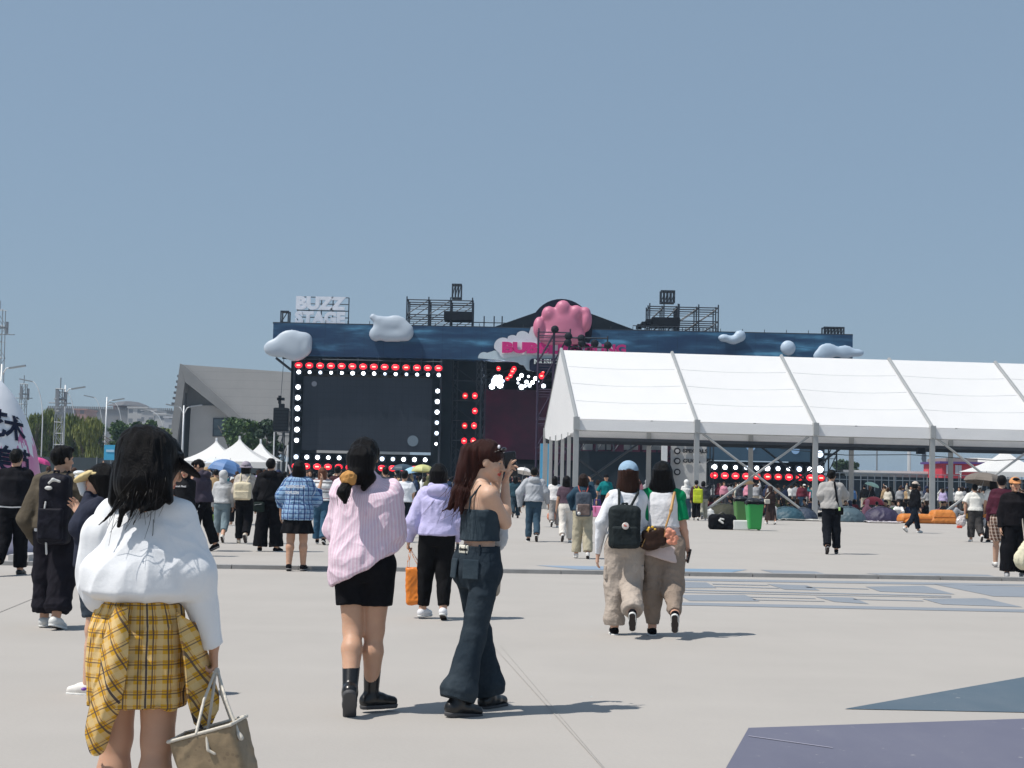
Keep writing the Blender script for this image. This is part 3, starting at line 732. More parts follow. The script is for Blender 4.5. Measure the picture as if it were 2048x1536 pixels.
# ================================================================== ground
def ground_mat():
    m, n, l, b = newmat('concrete')
    big = noise(n, l, .16, 5, rough=.6); mid = noise(n, l, 1.1, 6, rough=.65, stretch=(1, .45, 1)); fin = noise(n, l, 30, 4)
    c = mixc(n, l, big, (.360, .337, .312), (.434, .407, .379))
    c = mixc(n, l, math_n(n, l, 'MULTIPLY', math_n(n, l, 'POWER', mid, 1.5), .8), c, (.315, .297, .277))
    st = noise(n, l, .55, 7, rough=.75)
    c = mixc(n, l, math_n(n, l, 'MULTIPLY', math_n(n, l, 'GREATER_THAN', st, .63), .10), c, (.33, .32, .31))
    sw = noise(n, l, .35, 6, rough=.6, stretch=(.5, 3.2, 1)); c = mixc(n, l, math_n(n, l, 'MULTIPLY', math_n(n, l, 'POWER', sw, 2.2), .55), c, (.462, .434, .405))
    c = mixc(n, l, math_n(n, l, 'MULTIPLY', math_n(n, l, 'POWER', fin, 2), .16), c, (.3, .29, .28))
    l.new(c, b.inputs['Base Color']); b.inputs['Roughness'].default_value = .86; b.inputs['Specular IOR Level'].default_value = .25
    addbump(n, l, b, math_n(n, l, 'ADD', fin, math_n(n, l, 'MULTIPLY', mid, .6)), .18, .01)
    return m
def paint_mat(col, name='ground_paint'):
    m, n, l, b = newmat(name)
    a = noise(n, l, 1.4, 6, rough=.7, stretch=(1, .4, 1)); w = noise(n, l, 9, 6, rough=.75); big = noise(n, l, .5, 4)
    c = mixc(n, l, big, tuple(k * .84 for k in col), tuple(k * 1.14 for k in col))
    c = mixc(n, l, math_n(n, l, 'MULTIPLY', math_n(n, l, 'POWER', a, 2), .7), c, tuple(k * .7 + .12 for k in col))
    c = mixc(n, l, math_n(n, l, 'MULTIPLY', math_n(n, l, 'GREATER_THAN', w, .66), .5), c, (.42, .41, .40))
    l.new(c, b.inputs['Base Color']); b.inputs['Roughness'].default_value = .75; b.inputs['Specular IOR Level'].default_value = .3
    addbump(n, l, b, w, .15, .01)
    return m
GND = MB().poly([(-1500, -60, 0), (1500, -60, 0), (1500, 2400, 0), (-1500, 2400, 0)]).build('ground', ground_mat()); tag(GND, kind='structure')
def marking(name, pts, mat, z=.004):
    o = MB().poly([gp(u, v, z) for u, v in pts]).build(name, mat); tag(o, kind='structure'); return o
def c8(*p): return [(1300 + x / 2.738, 1080 + y / 2.738) for x, y in p]
TEAL, LAV, GREY, SKYB, WHITEP = paint_mat((.070, .108, .145)), paint_mat((.112, .116, .168)), paint_mat((.215, .24, .275)), paint_mat((.17, .26, .36)), paint_mat((.60, .60, .60))
marking('ground_marking', c8((1065, 924), (2048, 750), (2400, 690), (2400, 951), (2048, 943)), TEAL)
marking('ground_marking', c8((540, 1028), (2048, 978), (2500, 963), (2500, 1600), (235, 1600), (415, 1249)), LAV)
MB_ = MB().poly([gp(u, v, .008) for u, v in c8((540, 1070), (1000, 1135), (1000, 1138), (540, 1073))]); tag(MB_.build('scratch_line', paint_mat((.30, .29, .36))), kind='structure')
for q in (((165, 156), (532, 162), (440, 178), (160, 187)),): marking('ground_marking', c8(*q), SKYB)
marking('ground_marking', [(1071.6, 1130.6), (1230, 1133), (1330, 1135), (1330, 1141), (1160, 1139)], paint_mat((.22, .29, .38)))
rows = [((605, 163), (905, 172), (1040, 205), (780, 205)), ((1180, 183), (1480, 180), (1850, 190), (1950, 214), (1480, 206)), ((165, 210), (1600, 233), (2200, 246), (2200, 254), (1600, 245), (165, 222)),
        ((165, 228), (310, 232), (365, 262), (160, 262)), ((640, 240), (860, 248), (930, 275), (735, 270)), ((1180, 255), (1500, 250), (1670, 297), (1260, 282)),
        ((165, 270), (1650, 304), (1650, 309), (165, 276)), ((165, 284), (1650, 313), (1650, 316), (165, 288)), ((160, 300), (520, 300), (600, 335), (215, 333)), ((905, 310), (1110, 315), (1200, 350), (1010, 338)),
        ((1490, 322), (1830, 318), (2040, 367), (1600, 352)), ((145, 341), (2048, 380), (2200, 383), (2200, 398), (2048, 395), (145, 356)), ((1560, 243), (2300, 262), (2300, 318), (1880, 308)),
        ((340, 238), (640, 246), (655, 250), (345, 243)), ((350, 252), (700, 262), (710, 266), (360, 257)), ((850, 256), (1190, 266), (1200, 270), (860, 261)), ((540, 310), (900, 318), (910, 322), (550, 314)), ((560, 325), (950, 334), (960, 337), (570, 329)), ((1110, 322), (1490, 331), (1500, 335), (1120, 326))]
for q in rows: marking('ground_marking', c8(*q), GREY)
KB = MB()
A_, B_ = gp(-900, 1115), gp(2900, 1173)
A_, B_ = gp(330, 1135), gp(2048, 1162); d_ = (B_ - A_).normalized(); A_ = A_ - d_ * 14; L_ = 48; pr = d_.cross(Vector((0, 0, 1)))
x_ = 0; ks = 0
while x_ < L_:
    ln = 1.0; c = A_ + d_ * (x_ + ln / 2); KB.box((c.x, c.y, .030), (ln - .012, .20, .06), math.atan2(d_.y, d_.x)); x_ += ln; ks += 1
tag(KB.build('kerb_strip', plain((.30, .295, .29), .9, var=.3, sc=3, name='kerb_stone')), kind='structure')
JT = MB()
def seam(p, q, w=.012):
    a, b = gp(*p, .005), gp(*q, .005); d = (b - a).normalized(); s_ = Vector((-d.y, d.x, 0)) * w / 2
    JT.poly([a - s_, b - s_, b + s_, a + s_])
seam((985, 1290), (1215, 1545), .006); seam((1000, 1290), (1230, 1560), .003); seam((-60, 1248), (75, 1193)); seam((440, 1387), (482, 1384), .01)
tag(JT.build('pavement_joint', plain((.35, .332, .31), .9)), kind='structure')
# ================================================================== far background
white_metal = plain((.66, .68, .70), .45, .1, name='pale_metal'); grey_metal = plain((.28, .30, .32), .5, .4, name='grey_metal'); dark_metal = plain((.035, .045, .06), .5, .3, name='dark_metal')
blk = plain((.015, .018, .024), .7, name='black_cloth')
def facade(col, sx, sz, dark=(.06, .07, .09)):
    m, n, l, b = newmat('facade'); tc = n.new('ShaderNodeTexCoord'); sp = n.new('ShaderNodeSeparateXYZ'); l.new(tc.outputs['Object'], sp.inputs[0])
    f = math_n(n, l, 'MULTIPLY', _line(n, l, sp.outputs[0], sx, .5), _line(n, l, sp.outputs[2], sz, .45)); l.new(mixc(n, l, math_n(n, l, 'MULTIPLY', f, .7), col, dark), b.inputs['Base Color']); b.inputs['Roughness'].default_value = .8
    return m
# distant city wall with pavilion
Yw = 640; p = at(95, 836, Yw); q = at(345, 842, Yw)
w = empty('city_wall', (p.x, Yw, 0), 0, 'long hazy stone rampart with a roofed pavilion on top, far behind the trees', 'building')
MB().box2((p.x, Yw, 0), (q.x, Yw + 25, at(200, 818, Yw).z)).build('wall', plain((.20, .19, .19), .9, var=.2, sc=.1), w)
mb = MB()
for i in range(60):
    x0 = p.x + (q.x - p.x) * i / 60; mb.box((x0 + .4, Yw - .3, at(200, 817, Yw).z + .2), (.5, .5, 1.0))
mb.build('parapet', plain((.18, .17, .17), .9), w)
c = at(247, 818, Yw); h = at(247, 806, Yw).z
MB().box2((c.x - 5, Yw + 2, c.z - 1), (c.x + 5, Yw + 12, h - 1.1)).build('pavilion', plain((.22, .12, .10), .9), w)
MB().lathe([(9.5, h - 1.1), (8, h - .4), (4.5, h + .8), (1, h + 1.2)], (c.x, Yw + 7, 0), 4).build('roof', plain((.12, .12, .13), .9), w)
for i, (u, v, wd, col) in enumerate([(160, 820, 26, (.3, .16, .13)), (275, 816, 38, (.42, .41, .40)), (298, 822, 30, (.36, .35, .35)), (320, 829, 24, (.44, .43, .42)), (338, 836, 20, (.38, .38, .4))]):
    Y = 560 - i * 14; a = at(u, v, Y); hw = wd / FPX * Y / 2
    e = empty('distant_building', (a.x, Y, 0), 0, ['small reddish block on the rampart line beside the lattice mast', 'long pale block right of the roofed pavilion', 'pale hazy block between two others behind the right treetops', 'low white-roofed block nearing the grey angular hall', 'lowest pale block touching the grey angular hall'][i], 'building', 'distant pale buildings')
    MB().box2((a.x - hw, Y, 0), (a.x + hw, Y + 14, a.z)).build('wall', facade(col, 3.2, 3.4), e)
    MB().box2((a.x - hw - .3, Y - .3, a.z), (a.x + hw + .3, Y + 14.3, a.z + .5)).build('roof', plain(tuple(k * 1.2 for k in col), .8), e)
# ---- angular grey hall
Yh = 200
bmat = None
def hall_mat():
    m, n, l, b = newmat('hall_panels'); tc = n.new('ShaderNodeTexCoord'); sp = n.new('ShaderNodeSeparateXYZ'); l.new(tc.outputs['Object'], sp.inputs[0])
    ln = math_n(n, l, 'MAXIMUM', _line(n, l, sp.outputs[2], 1.1, .06), math_n(n, l, 'MULTIPLY', _line(n, l, sp.outputs[0], 1.8, .03), .6))
    c = mixc(n, l, noise(n, l, .5, 5), (.33, .325, .32), (.40, .39, .38)); c = mixc(n, l, math_n(n, l, 'MULTIPLY', ln, .22), c, (.12, .12, .13)); l.new(c, b.inputs['Base Color']); b.inputs['Roughness'].default_value = .75
    return m
HM = hall_mat(); HD = plain((.10, .105, .115), .8, var=.2, sc=.4, name='hall_dark'); HVOID = plain((.03, .04, .05), .2, name='hall_void_shade')  # the last one is painted shade for the open recess
def P_(u, v, Y): return at(u, v, Y)
hb = at(345, 900, Yh)
hall = empty('angular_hall', (hb.x, Yh, 0), 0, 'grey wedge-shaped concrete hall with a sharp raised corner, behind the white peaked tents', 'building')
def slab(name, pts, Y, th, mat, parent): return MB().poly([P_(u, v, Y) for u, v in pts], th, (0, 1, 0)).build(name, mat, parent)
slab('roof_slab', [(364, 729), (760, 757), (760, 1000), (640, 948), (560, 905), (509, 862)], Yh + .6, 60, HM, hall)
fr = MB().poly([P_(u, v, Yh) for u, v in [(360, 727), (366, 729.5), (512, 862), (560, 906), (540, 906), (492, 861), (370, 764)]], 30, (0, 1, 0)); fr.build('portal_beam', plain((.24, .24, .24), .8, var=.2, sc=.3), hall)
slab('portal_leg', [(360, 727), (369.5, 764), (353, 890), (345, 960), (322, 960), (339, 880)], Yh + .02, 30, plain((.23, .23, .23), .8, var=.2, sc=.3), hall)
slab('inner_leg', [(368.5, 768), (371, 768), (360, 960), (352, 960)], Yh + 1, 20, HD, hall)
slab('soffit', [(371, 766), (495, 863), (530, 900), (490, 900), (430, 852), (372, 812)], Yh + 2.5, 22, plain((.17, .175, .18), .8), hall)
slab('recess', [(372, 770), (436, 820), (365, 822), (362, 960), (355, 960)], Yh + 14, 1, HVOID, hall)  # shade of the open void put into its near-black colour
MB().poly([P_(u, v, Yh + 1.9) for u, v in [(382, 811), (428, 811), (520, 880), (560, 960), (374, 960)]], .5, (0, 1, 0)).build('inner_wall', plain((.42, .41, .40), .8, var=.15, sc=.3), hall)
wi = slab('window', [(426, 836), (462, 836), (462, 873), (425, 873)], Yh + 1.75, .12, dark_metal, hall)
slab('pane', [(428, 838), (460, 838), (460, 857), (428, 857)], Yh + 1.68, .05, plain((.06, .09, .11), .15, name='glass'), wi); slab('pane', [(428, 859), (460, 859), (460, 871), (428, 871)], Yh + 1.68, .05, plain((.06, .09, .11), .15, name='glass'), wi)
mb = MB()
for k in range(6): a = P_(357 - k * 2.3, 752 + k * 11, Yh); mb.box((a.x + .25, Yh + .5, a.z), (.9, .8, .3))
mb.build('fins', HD, hall)
# ---- trees
def foliage(col, col2):
    m, n, l, b = newmat('foliage'); g = n.new('ShaderNodeNewGeometry')
    try: rnd = g.outputs['Random Per Island']
    except Exception: rnd = noise(n, l, 3, 2)
    l.new(mixc(n, l, rnd, col, col2), b.inputs['Base Color']); b.inputs['Roughness'].default_value = .6; b.inputs['Specular IOR Level'].default_value = .25
    b.inputs['Transmission Weight'].default_value = 0
    return m
FOLS = [foliage((.07, .10, .022), (.17, .20, .05)), foliage((.035, .075, .026), (.09, .15, .045)), foliage((.12, .15, .03), (.22, .23, .065)), foliage((.025, .05, .032), (.06, .10, .05))]
bark = plain((.09, .07, .055), .9, name='bark')
def tree(u, vtop, Y, wpx, label, fol=0, n=1500, drape=0.0, base=None, group='trees along the horizon', cr=.8, bare=False):
    a = at(u, vtop, Y); H = a.z; w = wpx / FPX * Y / 2; rng = np.random.default_rng(int(u * 3 + Y))
    t = empty('tree', (a.x, Y, 0), 0, label, 'tree', group)
    mb = MB(); mb.tube([(a.x, Y, 0), (a.x + .1, Y, H * .35), (a.x, Y, H * .6)], .028 * H, 7, .015 * H)
    tips = []
    for k in range(8):
        an = rng.random() * 6.28; h0 = H * (.25 + .3 * rng.random()); r = w * (.5 + .4 * rng.random()); tip = Vector((a.x + r * math.cos(an), Y + r * math.sin(an), H * (.55 + .35 * rng.random()))); tips.append(tip)
        mb.tube([(a.x, Y, h0), ((a.x + tip.x) / 2, (Y + tip.y) / 2, (h0 + tip.z) / 2 + .05 * H), tip], .012 * H, 5, .003 * H)
    mb.build('trunk', bark, t, smooth=True)
    cl = []
    for k in range(16):
        an = rng.random() * 6.28; rr = math.sqrt(rng.random()) * .75; zz = rng.random()
        cl.append(((a.x + w * rr * math.cos(an) * (1 - .45 * zz), Y + w * rr * math.sin(an) * (1 - .45 * zz), H * (1 - cr) + H * cr * (.12 + .76 * zz)), w * (.26 + .22 * rng.random())))
    cl.append(((a.x, Y, H * .9), w * .35)); V, F = [], []
    per = n // len(cl); ls = .014 * H + .075
    for (c, r) in cl:
        d = rng.normal(size=(per, 3)); d /= np.linalg.norm(d, axis=1)[:, None]; rad = r * (.55 + .5 * rng.random(per))[:, None]
        P = np.array(c) + d * rad * np.array((1, 1, .85 if not drape else 1.3)); P[:, 2] = np.clip(P[:, 2], H * .12, H * 1.02)
        e1 = rng.normal(size=(per, 3)); e1 /= np.linalg.norm(e1, axis=1)[:, None]; e2 = np.cross(e1, rng.normal(size=(per, 3))); e2 /= np.linalg.norm(e2, axis=1)[:, None]
        if drape: e1 = e1 * .3 + np.array((0, 0, -1.0))
        s1 = ls * (.7 + .8 * rng.random(per))[:, None] * (1 if not drape else 1.6); s2 = s1 * (.55 if not drape else .22)
        for i in range(per):
            k = len(V); V += [P[i] - e1[i] * s1[i], P[i] + e2[i] * s2[i], P[i] + e1[i] * s1[i], P[i] - e2[i] * s2[i]]; F.append((k, k + 1, k + 2, k + 3))
    V = np.array(V) - np.array((a.x, Y, 0)); me = npmesh('crown', V, np.array(F)); me.shade_flat(); obj('crown', me, FOLS[fol], t)
    return t
TREES = [(72, 828, 165, 60, 0, 1, 'feathery olive-green willow behind the inflatable pillar'), (100, 818, 170, 66, 2, 1, 'yellow-green willow just left of the lattice mast'), (140, 828, 160, 60, 0, 1, 'broad green willow right of the lattice mast'), (178, 836, 158, 62, 2, 1, 'bright willow between the two nearer street lamps'),
         (196, 832, 185, 44, 1, 0, 'dark round tree just left of the second street lamp'), (240, 838, 165, 62, 1, 0, 'dark green tree right of the second street lamp'), (275, 836, 170, 50, 1, 0, 'mid green tree behind the black sun visor'), (302, 832, 168, 54, 1, 0, 'rounded green tree left of the grey hall'), (325, 846, 175, 40, 0, 0, 'small pale green tree at the foot of the grey hall'),
         (470, 832, 150, 66, 1, 0, 'dark green tree before the hall window'), (505, 838, 140, 60, 1, 0, 'green tree between the middle peaked tent and the hanging speaker'), (535, 834, 135, 50, 3, 0, 'dark tree behind the hanging speaker'), (552, 880, 120, 46, 3, 0, 'low dark tree beside the stage corner'),
         (1682, 916, 170, 50, 3, 0, 'round dark bush tree seen under the marquee'), (1706, 918, 175, 34, 3, 0, 'small round tree right of the scaffold seen under the marquee'), (40, 836, 180, 50, 0, 1, 'willow mostly hidden by the inflatable pillar')]
for u, v, Y, wp, fo, dr, lb in TREES: tree(u, v + (4 if Y > 150 else 0), Y, wp * 1.3, lb, fo, 4200 if dr else 3600, dr)
p, q = at(395, 880, 190), at(415, 880, 190)
# hoarding fence, left horizon
def hoard(u0, u1, Y, vt, label, col=(.035, .05, .06)):
    a, b = at(u0, vt, Y), at(u1, vt, Y); z = (a.z + b.z) / 2
    f = empty('hoarding_fence', ((a.x + b.x) / 2, Y, 0), 0, label, 'fence')
    mb = MB(); n = max(2, int((b.x - a.x) / 2.2))
    for i in range(n): mb.box2((a.x + (b.x - a.x) * i / n + .02, Y, 0), (a.x + (b.x - a.x) * (i + 1) / n - .02, Y + .06, z))
    mb.build('panel', plain(col, .7, var=.25, sc=.5), f)
    mb = MB()
    for i in range(n + 1): x = a.x + (b.x - a.x) * i / n; mb.box2((x - .03, Y - .07, 0), (x + .03, Y - .005, z + .08))
    mb.build('posts', grey_metal, f); return f
hoard(20, 600, 118, 918, 'long dark blue-grey hoarding below the trees on the left')
# ---- street lamps
def lamp(u, vtop, armu, armv, Y, label, double=False, curved=False):
    a = at(u, vtop, Y); b = at(armu, armv, Y); t = empty('street_lamp', (a.x, Y, 0), 0, label, 'street lamp', 'street lamps on the left horizon')
    r = .09 if not curved else .06
    if curved:
        d = b.x - a.x; pts = [(a.x, Y, 0), (a.x, Y, a.z * .72)] + [(a.x + d * (1 - math.cos(t_)), Y, a.z * .72 + (b.z - a.z * .72) * math.sin(t_)) for t_ in np.linspace(.15, 1.57, 8)]
        MB().tube(pts, r, 7, r * .6).build('pole', white_metal, t, True)
    else:
        MB().tube([(a.x, Y, 0), (a.x, Y, a.z)], .13, 8, .07).build('pole', white_metal, t, True)
        MB().tube([(a.x, Y, a.z - .9), ((a.x + b.x) / 2, Y, (a.z + b.z) / 2 - .2), (b.x, Y, b.z)], .05, 6).build('arm', white_metal, t, True)
        if double: c = 2 * a.x - b.x; MB().tube([(a.x, Y, a.z - .9), ((a.x + c) / 2, Y, (a.z + b.z) / 2 - .2), (c, Y, b.z)], .05, 6).build('arm', white_metal, t, True)
    s_ = 1 if b.x > a.x else -1
    MB().box((b.x + s_ * .5, Y, b.z + .06), (1.3, .3, .12), M=Matrix.Rotation(-s_ * .18, 3, 'Y')).build('lamp_head', grey_metal, t)
    if double: MB().box((2 * a.x - b.x - s_ * .5, Y, b.z + .06), (1.3, .3, .12), M=Matrix.Rotation(s_ * .18, 3, 'Y')).build('lamp_head', grey_metal, t)
lamp(4, 728, 22, 735, 118, 'tall street lamp with a straight slanting arm at the far left edge')
lamp(131, 770, 146, 777, 142, 'straight street lamp beside the lattice mast'); lamp(214, 794, 228, 800, 168, 'straight street lamp above the small blue box')
lamp(87, 800, 62, 762, 150, 'curved street lamp left of the lattice mast', curved=True); lamp(150, 830, 134, 786, 175, 'curved street lamp right of the lattice mast', curved=True)
lamp(206, 850, 186, 794, 190, 'curved street lamp just left of the second straight lamp', curved=True); lamp(245, 850, 228, 806, 210, 'curved street lamp below the distant pavilion', curved=True)
lamp(331, 850, 300, 822, 180, 'curved street lamp touching the grey hall', curved=True); lamp(368, 811, 381, 813, 150, 'twin-armed street lamp standing before the grey hall', double=True)
# ---- lattice masts
def mast(u, vtop, Y, w, label, ants=True):
    a = at(u, vtop, Y); t = empty('lattice_mast', (a.x, Y, 0), 0, label, 'mast'); mb = MB(); n = int(a.z / (w * 1.3))
    for sx in (-1, 1):
        for sy in (-1, 1): mb.tube([(a.x + sx * w / 2, Y + sy * w / 2, 0), (a.x + sx * w * .35, Y + sy * w * .35, a.z)], .05, 4)
    for i in range(n):
        z0, z1 = a.z * i / n, a.z * (i + 1) / n; s_ = 1 if i % 2 else -1
        for sy in (-1, 1): mb.tube([(a.x - s_ * w * .45, Y + sy * w * .45, z0), (a.x + s_ * w * .45, Y + sy * w * .45, z1)], .03, 4); mb.tube([(a.x - w * .45, Y + sy * w * .45, z1), (a.x + w * .45, Y + sy * w * .45, z1)], .03, 4)
    mb.build('lattice', grey_metal, t)
    if ants:
        mb = MB()
        for k in range(3): an = k * 2.1 + .4; r = w * .62; mb.box((a.x + r * math.cos(an), Y + r * math.sin(an), a.z * .9 + (k % 2) * .3), (.24, .16, 1.3))
        mb.tube([(a.x + w * .62 * math.cos(k * .7), Y + w * .62 * math.sin(k * .7), a.z * .9) for k in range(10)], .06, 5)
        mb.tube([(a.x - w * 1.3, Y, a.z * .86), (a.x + w * 1.3, Y, a.z * .86)], .05, 5); mb.tube([(a.x, Y, a.z), (a.x, Y, a.z + 1.0)], .05, 5); mb.build('antennas', plain((.20, .22, .25), .6), t)
mast(121, 778, 132, .75, 'lattice telecom mast with antenna panels beside a street lamp'); mast(48, 768, 170, .8, 'lattice telecom mast with antennas rising left of the trees'); mast(0, 620, 160, 1.3, 'tallest telecom mast cut by the left edge')
a = at(222, 905, 75); o = empty('blue_box', (a.x, 75, 0), 0, 'small bright blue box sign on a post left of the sun visor', 'sign')
MB().box((a.x, 75, a.z), (.62, .3, .75)).build('box', plain((.05, .36, .60), .5), o); MB().tube([(a.x, 75, 0), (a.x, 75, a.z - .37)], .04).build('post', grey_metal, o); MB().box((a.x, 74.84, a.z + .08), (.4, .02, .12)).build('plate', plain((.4, .6, .75), .5), o)
# ---- white peaked tents
def pvc_mat(a, c2, bs=.2):
    m, n, l, b = newmat('white_pvc'); c = mixc(n, l, noise(n, l, .8, 4), a, c2); l.new(c, b.inputs['Base Color']); b.inputs['Roughness'].default_value = .5; b.inputs['Specular IOR Level'].default_value = .3
    addbump(n, l, b, noise(n, l, .7, 4, stretch=(.5, 1, 1)), bs, .1)
    t = n.new('ShaderNodeBsdfTranslucent'); l.new(c, t.inputs['Color']); mx = n.new('ShaderNodeMixShader'); mx.inputs[0].default_value = .28; l.new(b.outputs[0], mx.inputs[1]); l.new(t.outputs[0], mx.inputs[2]); l.new(mx.outputs[0], n['Material Output'].inputs[0]); return m
pvc = pvc_mat((.80, .80, .79), (.86, .86, .85))
def peaked(u, vap, vev, w, Y, label):
    a = at(u, vap, Y); e = at(u, vev, Y).z; t = empty('peaked_tent', (a.x, Y, 0), 0, label, 'tent', 'white peaked tents'); V, F = [], []; n = 10; H = a.z - e
    for i in range(n + 1):
        s_ = 1 - i / n; r = w / 2 * (s_ * .55 + .45 * s_ ** 2.6) if i < n else .05; z = e + H * (1 - s_) ** 1.0
        for sx, sy in ((-1, -1), (1, -1), (1, 1), (-1, 1)): V.append((a.x + sx * r, Y + w / 2 + sy * r, z))
    for i in range(n):
        for j in range(4): F.append((i * 4 + j, i * 4 + (j + 1) % 4, (i + 1) * 4 + (j + 1) % 4, (i + 1) * 4 + j))
    mb = MB().add(V, F); mb.poly([(a.x - w / 2, Y - .01, e - .02), (a.x + w / 2, Y - .01, e - .02), (a.x + w / 2, Y - .01, e - .35), (a.x - w / 2, Y - .01, e - .35)], .02, (0, -1, 0)); mb.build('canopy', pvc, t)
    for sx in (-1, 1):
        for sy in (0, 1): MB().tube([(a.x + sx * (w / 2 - .1), Y + sy * (w - .2) + .1, 0), (a.x + sx * (w / 2 - .1), Y + sy * (w - .2) + .1, e)], .05).build('leg', white_metal, t)
    MB().tube([(a.x, Y + w / 2, a.z - .1), (a.x, Y + w / 2, a.z + .18)], .07).build('finial', white_metal, t)
peaked(421, 880, 922, 3.6, 88, 'leftmost of the three peaked white tents below the grey hall'); peaked(467, 876, 923, 4.0, 86, 'middle and tallest of the three peaked white tents'); peaked(515, 883, 921, 2.4, 90, 'narrow peaked white tent nearest the hanging speaker')
peaked(2033, 897, 944, 5.0, 104, 'peaked white tent at the far right edge'); 
# white dome behind + red pavilion + long white roof
a = at(1975, 915, 120); t = empty('dome_tent', (a.x, 124, 0), 0, 'low rounded white dome tent behind the red pavilion', 'tent')
MB().lathe([(3.3, 0), (3.3, a.z - .9), (2.9, a.z - .5), (2.2, a.z - .15), (1.2, a.z), (.1, a.z + .05)], (a.x + .4, 124, 0), 20).build('canopy', plain((.62, .60, .58), .6), t, True); MB().lathe([(3.33, a.z - 1.0), (3.36, a.z - .9), (3.33, a.z - .85)], (a.x + .4, 124, 0), 20).build('rim', white_metal, t)
a, b = at(1884, 927, 112), at(1966, 955, 112); t = empty('red_pavilion', (a.x, 112, 0), 0, 'red walled pavilion with purple trim and a beige flat roof', 'building')
MB().box2((a.x, 112, 0), (b.x, 117, a.z)).build('wall', plain((.55, .05, .075), .6), t); MB().box2((a.x - .2, 111.8, a.z), (b.x + .3, 117.2, a.z + .16)).build('trim', plain((.10, .05, .22), .6), t)
MB().box2((a.x + .3, 112, a.z + .16), (b.x - .4, 117, a.z + .42)).build('roof', plain((.33, .27, .24), .8), t)
for k in (.10, .32, .40): x = a.x + (b.x - a.x) * k; MB().box2((x, 111.93, a.z - .75), (x + .22, 111.99, a.z - .1)).build('window', plain((.55, .55, .6), .4), t)
a, b = at(1690, 941, 116), at(1860, 941, 116); t = empty('long_shed', (a.x, 116, 0), 0, 'long low shed with a white roof edge behind the railing', 'building')
MB().box2((a.x, 116, 0), (b.x, 120, a.z - .12)).build('wall', facade((.25, .30, .32), 1.6, 5, (.1, .16, .16)), t); MB().box2((a.x - .2, 115.7, a.z - .12), (b.x + .2, 120.3, a.z + .05)).build('roof', plain((.7, .71, .7), .6), t)
hoard(1655, 2120, 106, 956, 'long dark blue hoarding behind the standing crowd on the right', (.02, .03, .042))
a, b = at(1655, 945, 105), at(2120, 946, 105); t = empty('railing', (a.x, 105, 0), 0, 'thin metal railing above the dark hoarding on the right', 'railing'); mb = MB(); n = 34
for z in (a.z, a.z - .45): mb.tube([(a.x, 105.6, z), (b.x, 105.6, z)], .025, 5)
for i in range(n): x = a.x + (b.x - a.x) * i / (n - 1); mb.tube([(x, 105.6, 0), (x, 105.6, a.z)], .03, 5)
mb.build('rails', plain((.16, .2, .24), .5, .3), t)
for u, v, lb in ((1754, 880, 'thin pole with a cross arm left of the white pole, under the marquee'), (1818.5, 870, 'thick white pole in the middle of the marquee opening'), (1851.5, 870, 'dark thin pole carrying a small flag, right of the white pole')):
    a = at(u, v, 130); t = empty('tall_pole', (a.x, 130, 0), 0, lb, 'pole'); th = .15 if u == 1818.5 else .06
    MB().tube([(a.x, 130, 0), (a.x, 130, a.z + (3 if v < 875 else 0))], th).build('pole', white_metal if u == 1818.5 else grey_metal, t)
    if u == 1754: MB().box((a.x, 130, a.z - .05), (.9, .1, .08)).build('cross_arm', grey_metal, t); MB().box((a.x - .55, 130, a.z - .25), (.3, .2, .2)).build('camera_box', grey_metal, t)
    if u == 1851.5: MB().poly([(a.x, 129.9, 3.2), (a.x - .4, 129.9, 4.2), (a.x - .25, 129.9, 5.3), (a.x, 129.9, 5.6)], .03, (0, 1, 0)).build('flag', plain((.10, .13, .17), .7), t)
# ================================================================== stage
YS = 115.0
def sx(u): return at(u, 768, YS).x
def sp3(u, v, Y=YS): return at(u, v, Y)
st = empty('festival_stage', (sx(1000), YS, 0), 0, 'huge dark festival stage with navy cloud banner, screens and rows of red and white lamps', 'stage')
scrim = plain((.010, .016, .022), .8, var=.35, sc=.6, name='scrim'); navy = None
def banner_mat():
    m, n, l, b = newmat('banner_print'); tc = n.new('ShaderNodeTexCoord')
    a = noise(n, l, .22, 4, stretch=(1, 1, 2)); f = math_n(n, l, 'POWER', a, 2.6)
    c = mixc(n, l, noise(n, l, .8, 3), (.007, .022, .066), (.010, .034, .095)); c = mixc(n, l, math_n(n, l, 'MULTIPLY', f, .45), c, (.05, .19, .34)); sp = n.new('ShaderNodeSeparateXYZ'); l.new(tc.outputs['Object'], sp.inputs[0]); c = mixc(n, l, math_n(n, l, 'MULTIPLY', _line(n, l, sp.outputs[0], 1.5, .03), .4), c, (.005, .012, .03)); hz = noise(n, l, .5, 5, stretch=(.5, 1, 3)); c = mixc(n, l, math_n(n, l, 'MULTIPLY', math_n(n, l, 'POWER', hz, 8), 14), c, (.10, .30, .48))
    l.new(c, b.inputs['Base Color']); b.inputs['Roughness'].default_value = .6; b.inputs['Specular IOR Level'].default_value = .3; addbump(n, l, b, noise(n, l, 2, 3), .2, .05); return m
BAN = banner_mat()
L0, L1, ZT, ZB = sx(545), sx(1702), sp3(1100, 659).z, sp3(750, 716).z
MB().box2((L0, YS - .5, ZB), (L1, YS + 1.2, ZT)).build('banner', BAN, st)
MB().box2((L0 - .1, YS - .1, ZT), (L1 + .1, YS + 14, ZT + .12)).build('roof_edge', dark_metal, st)
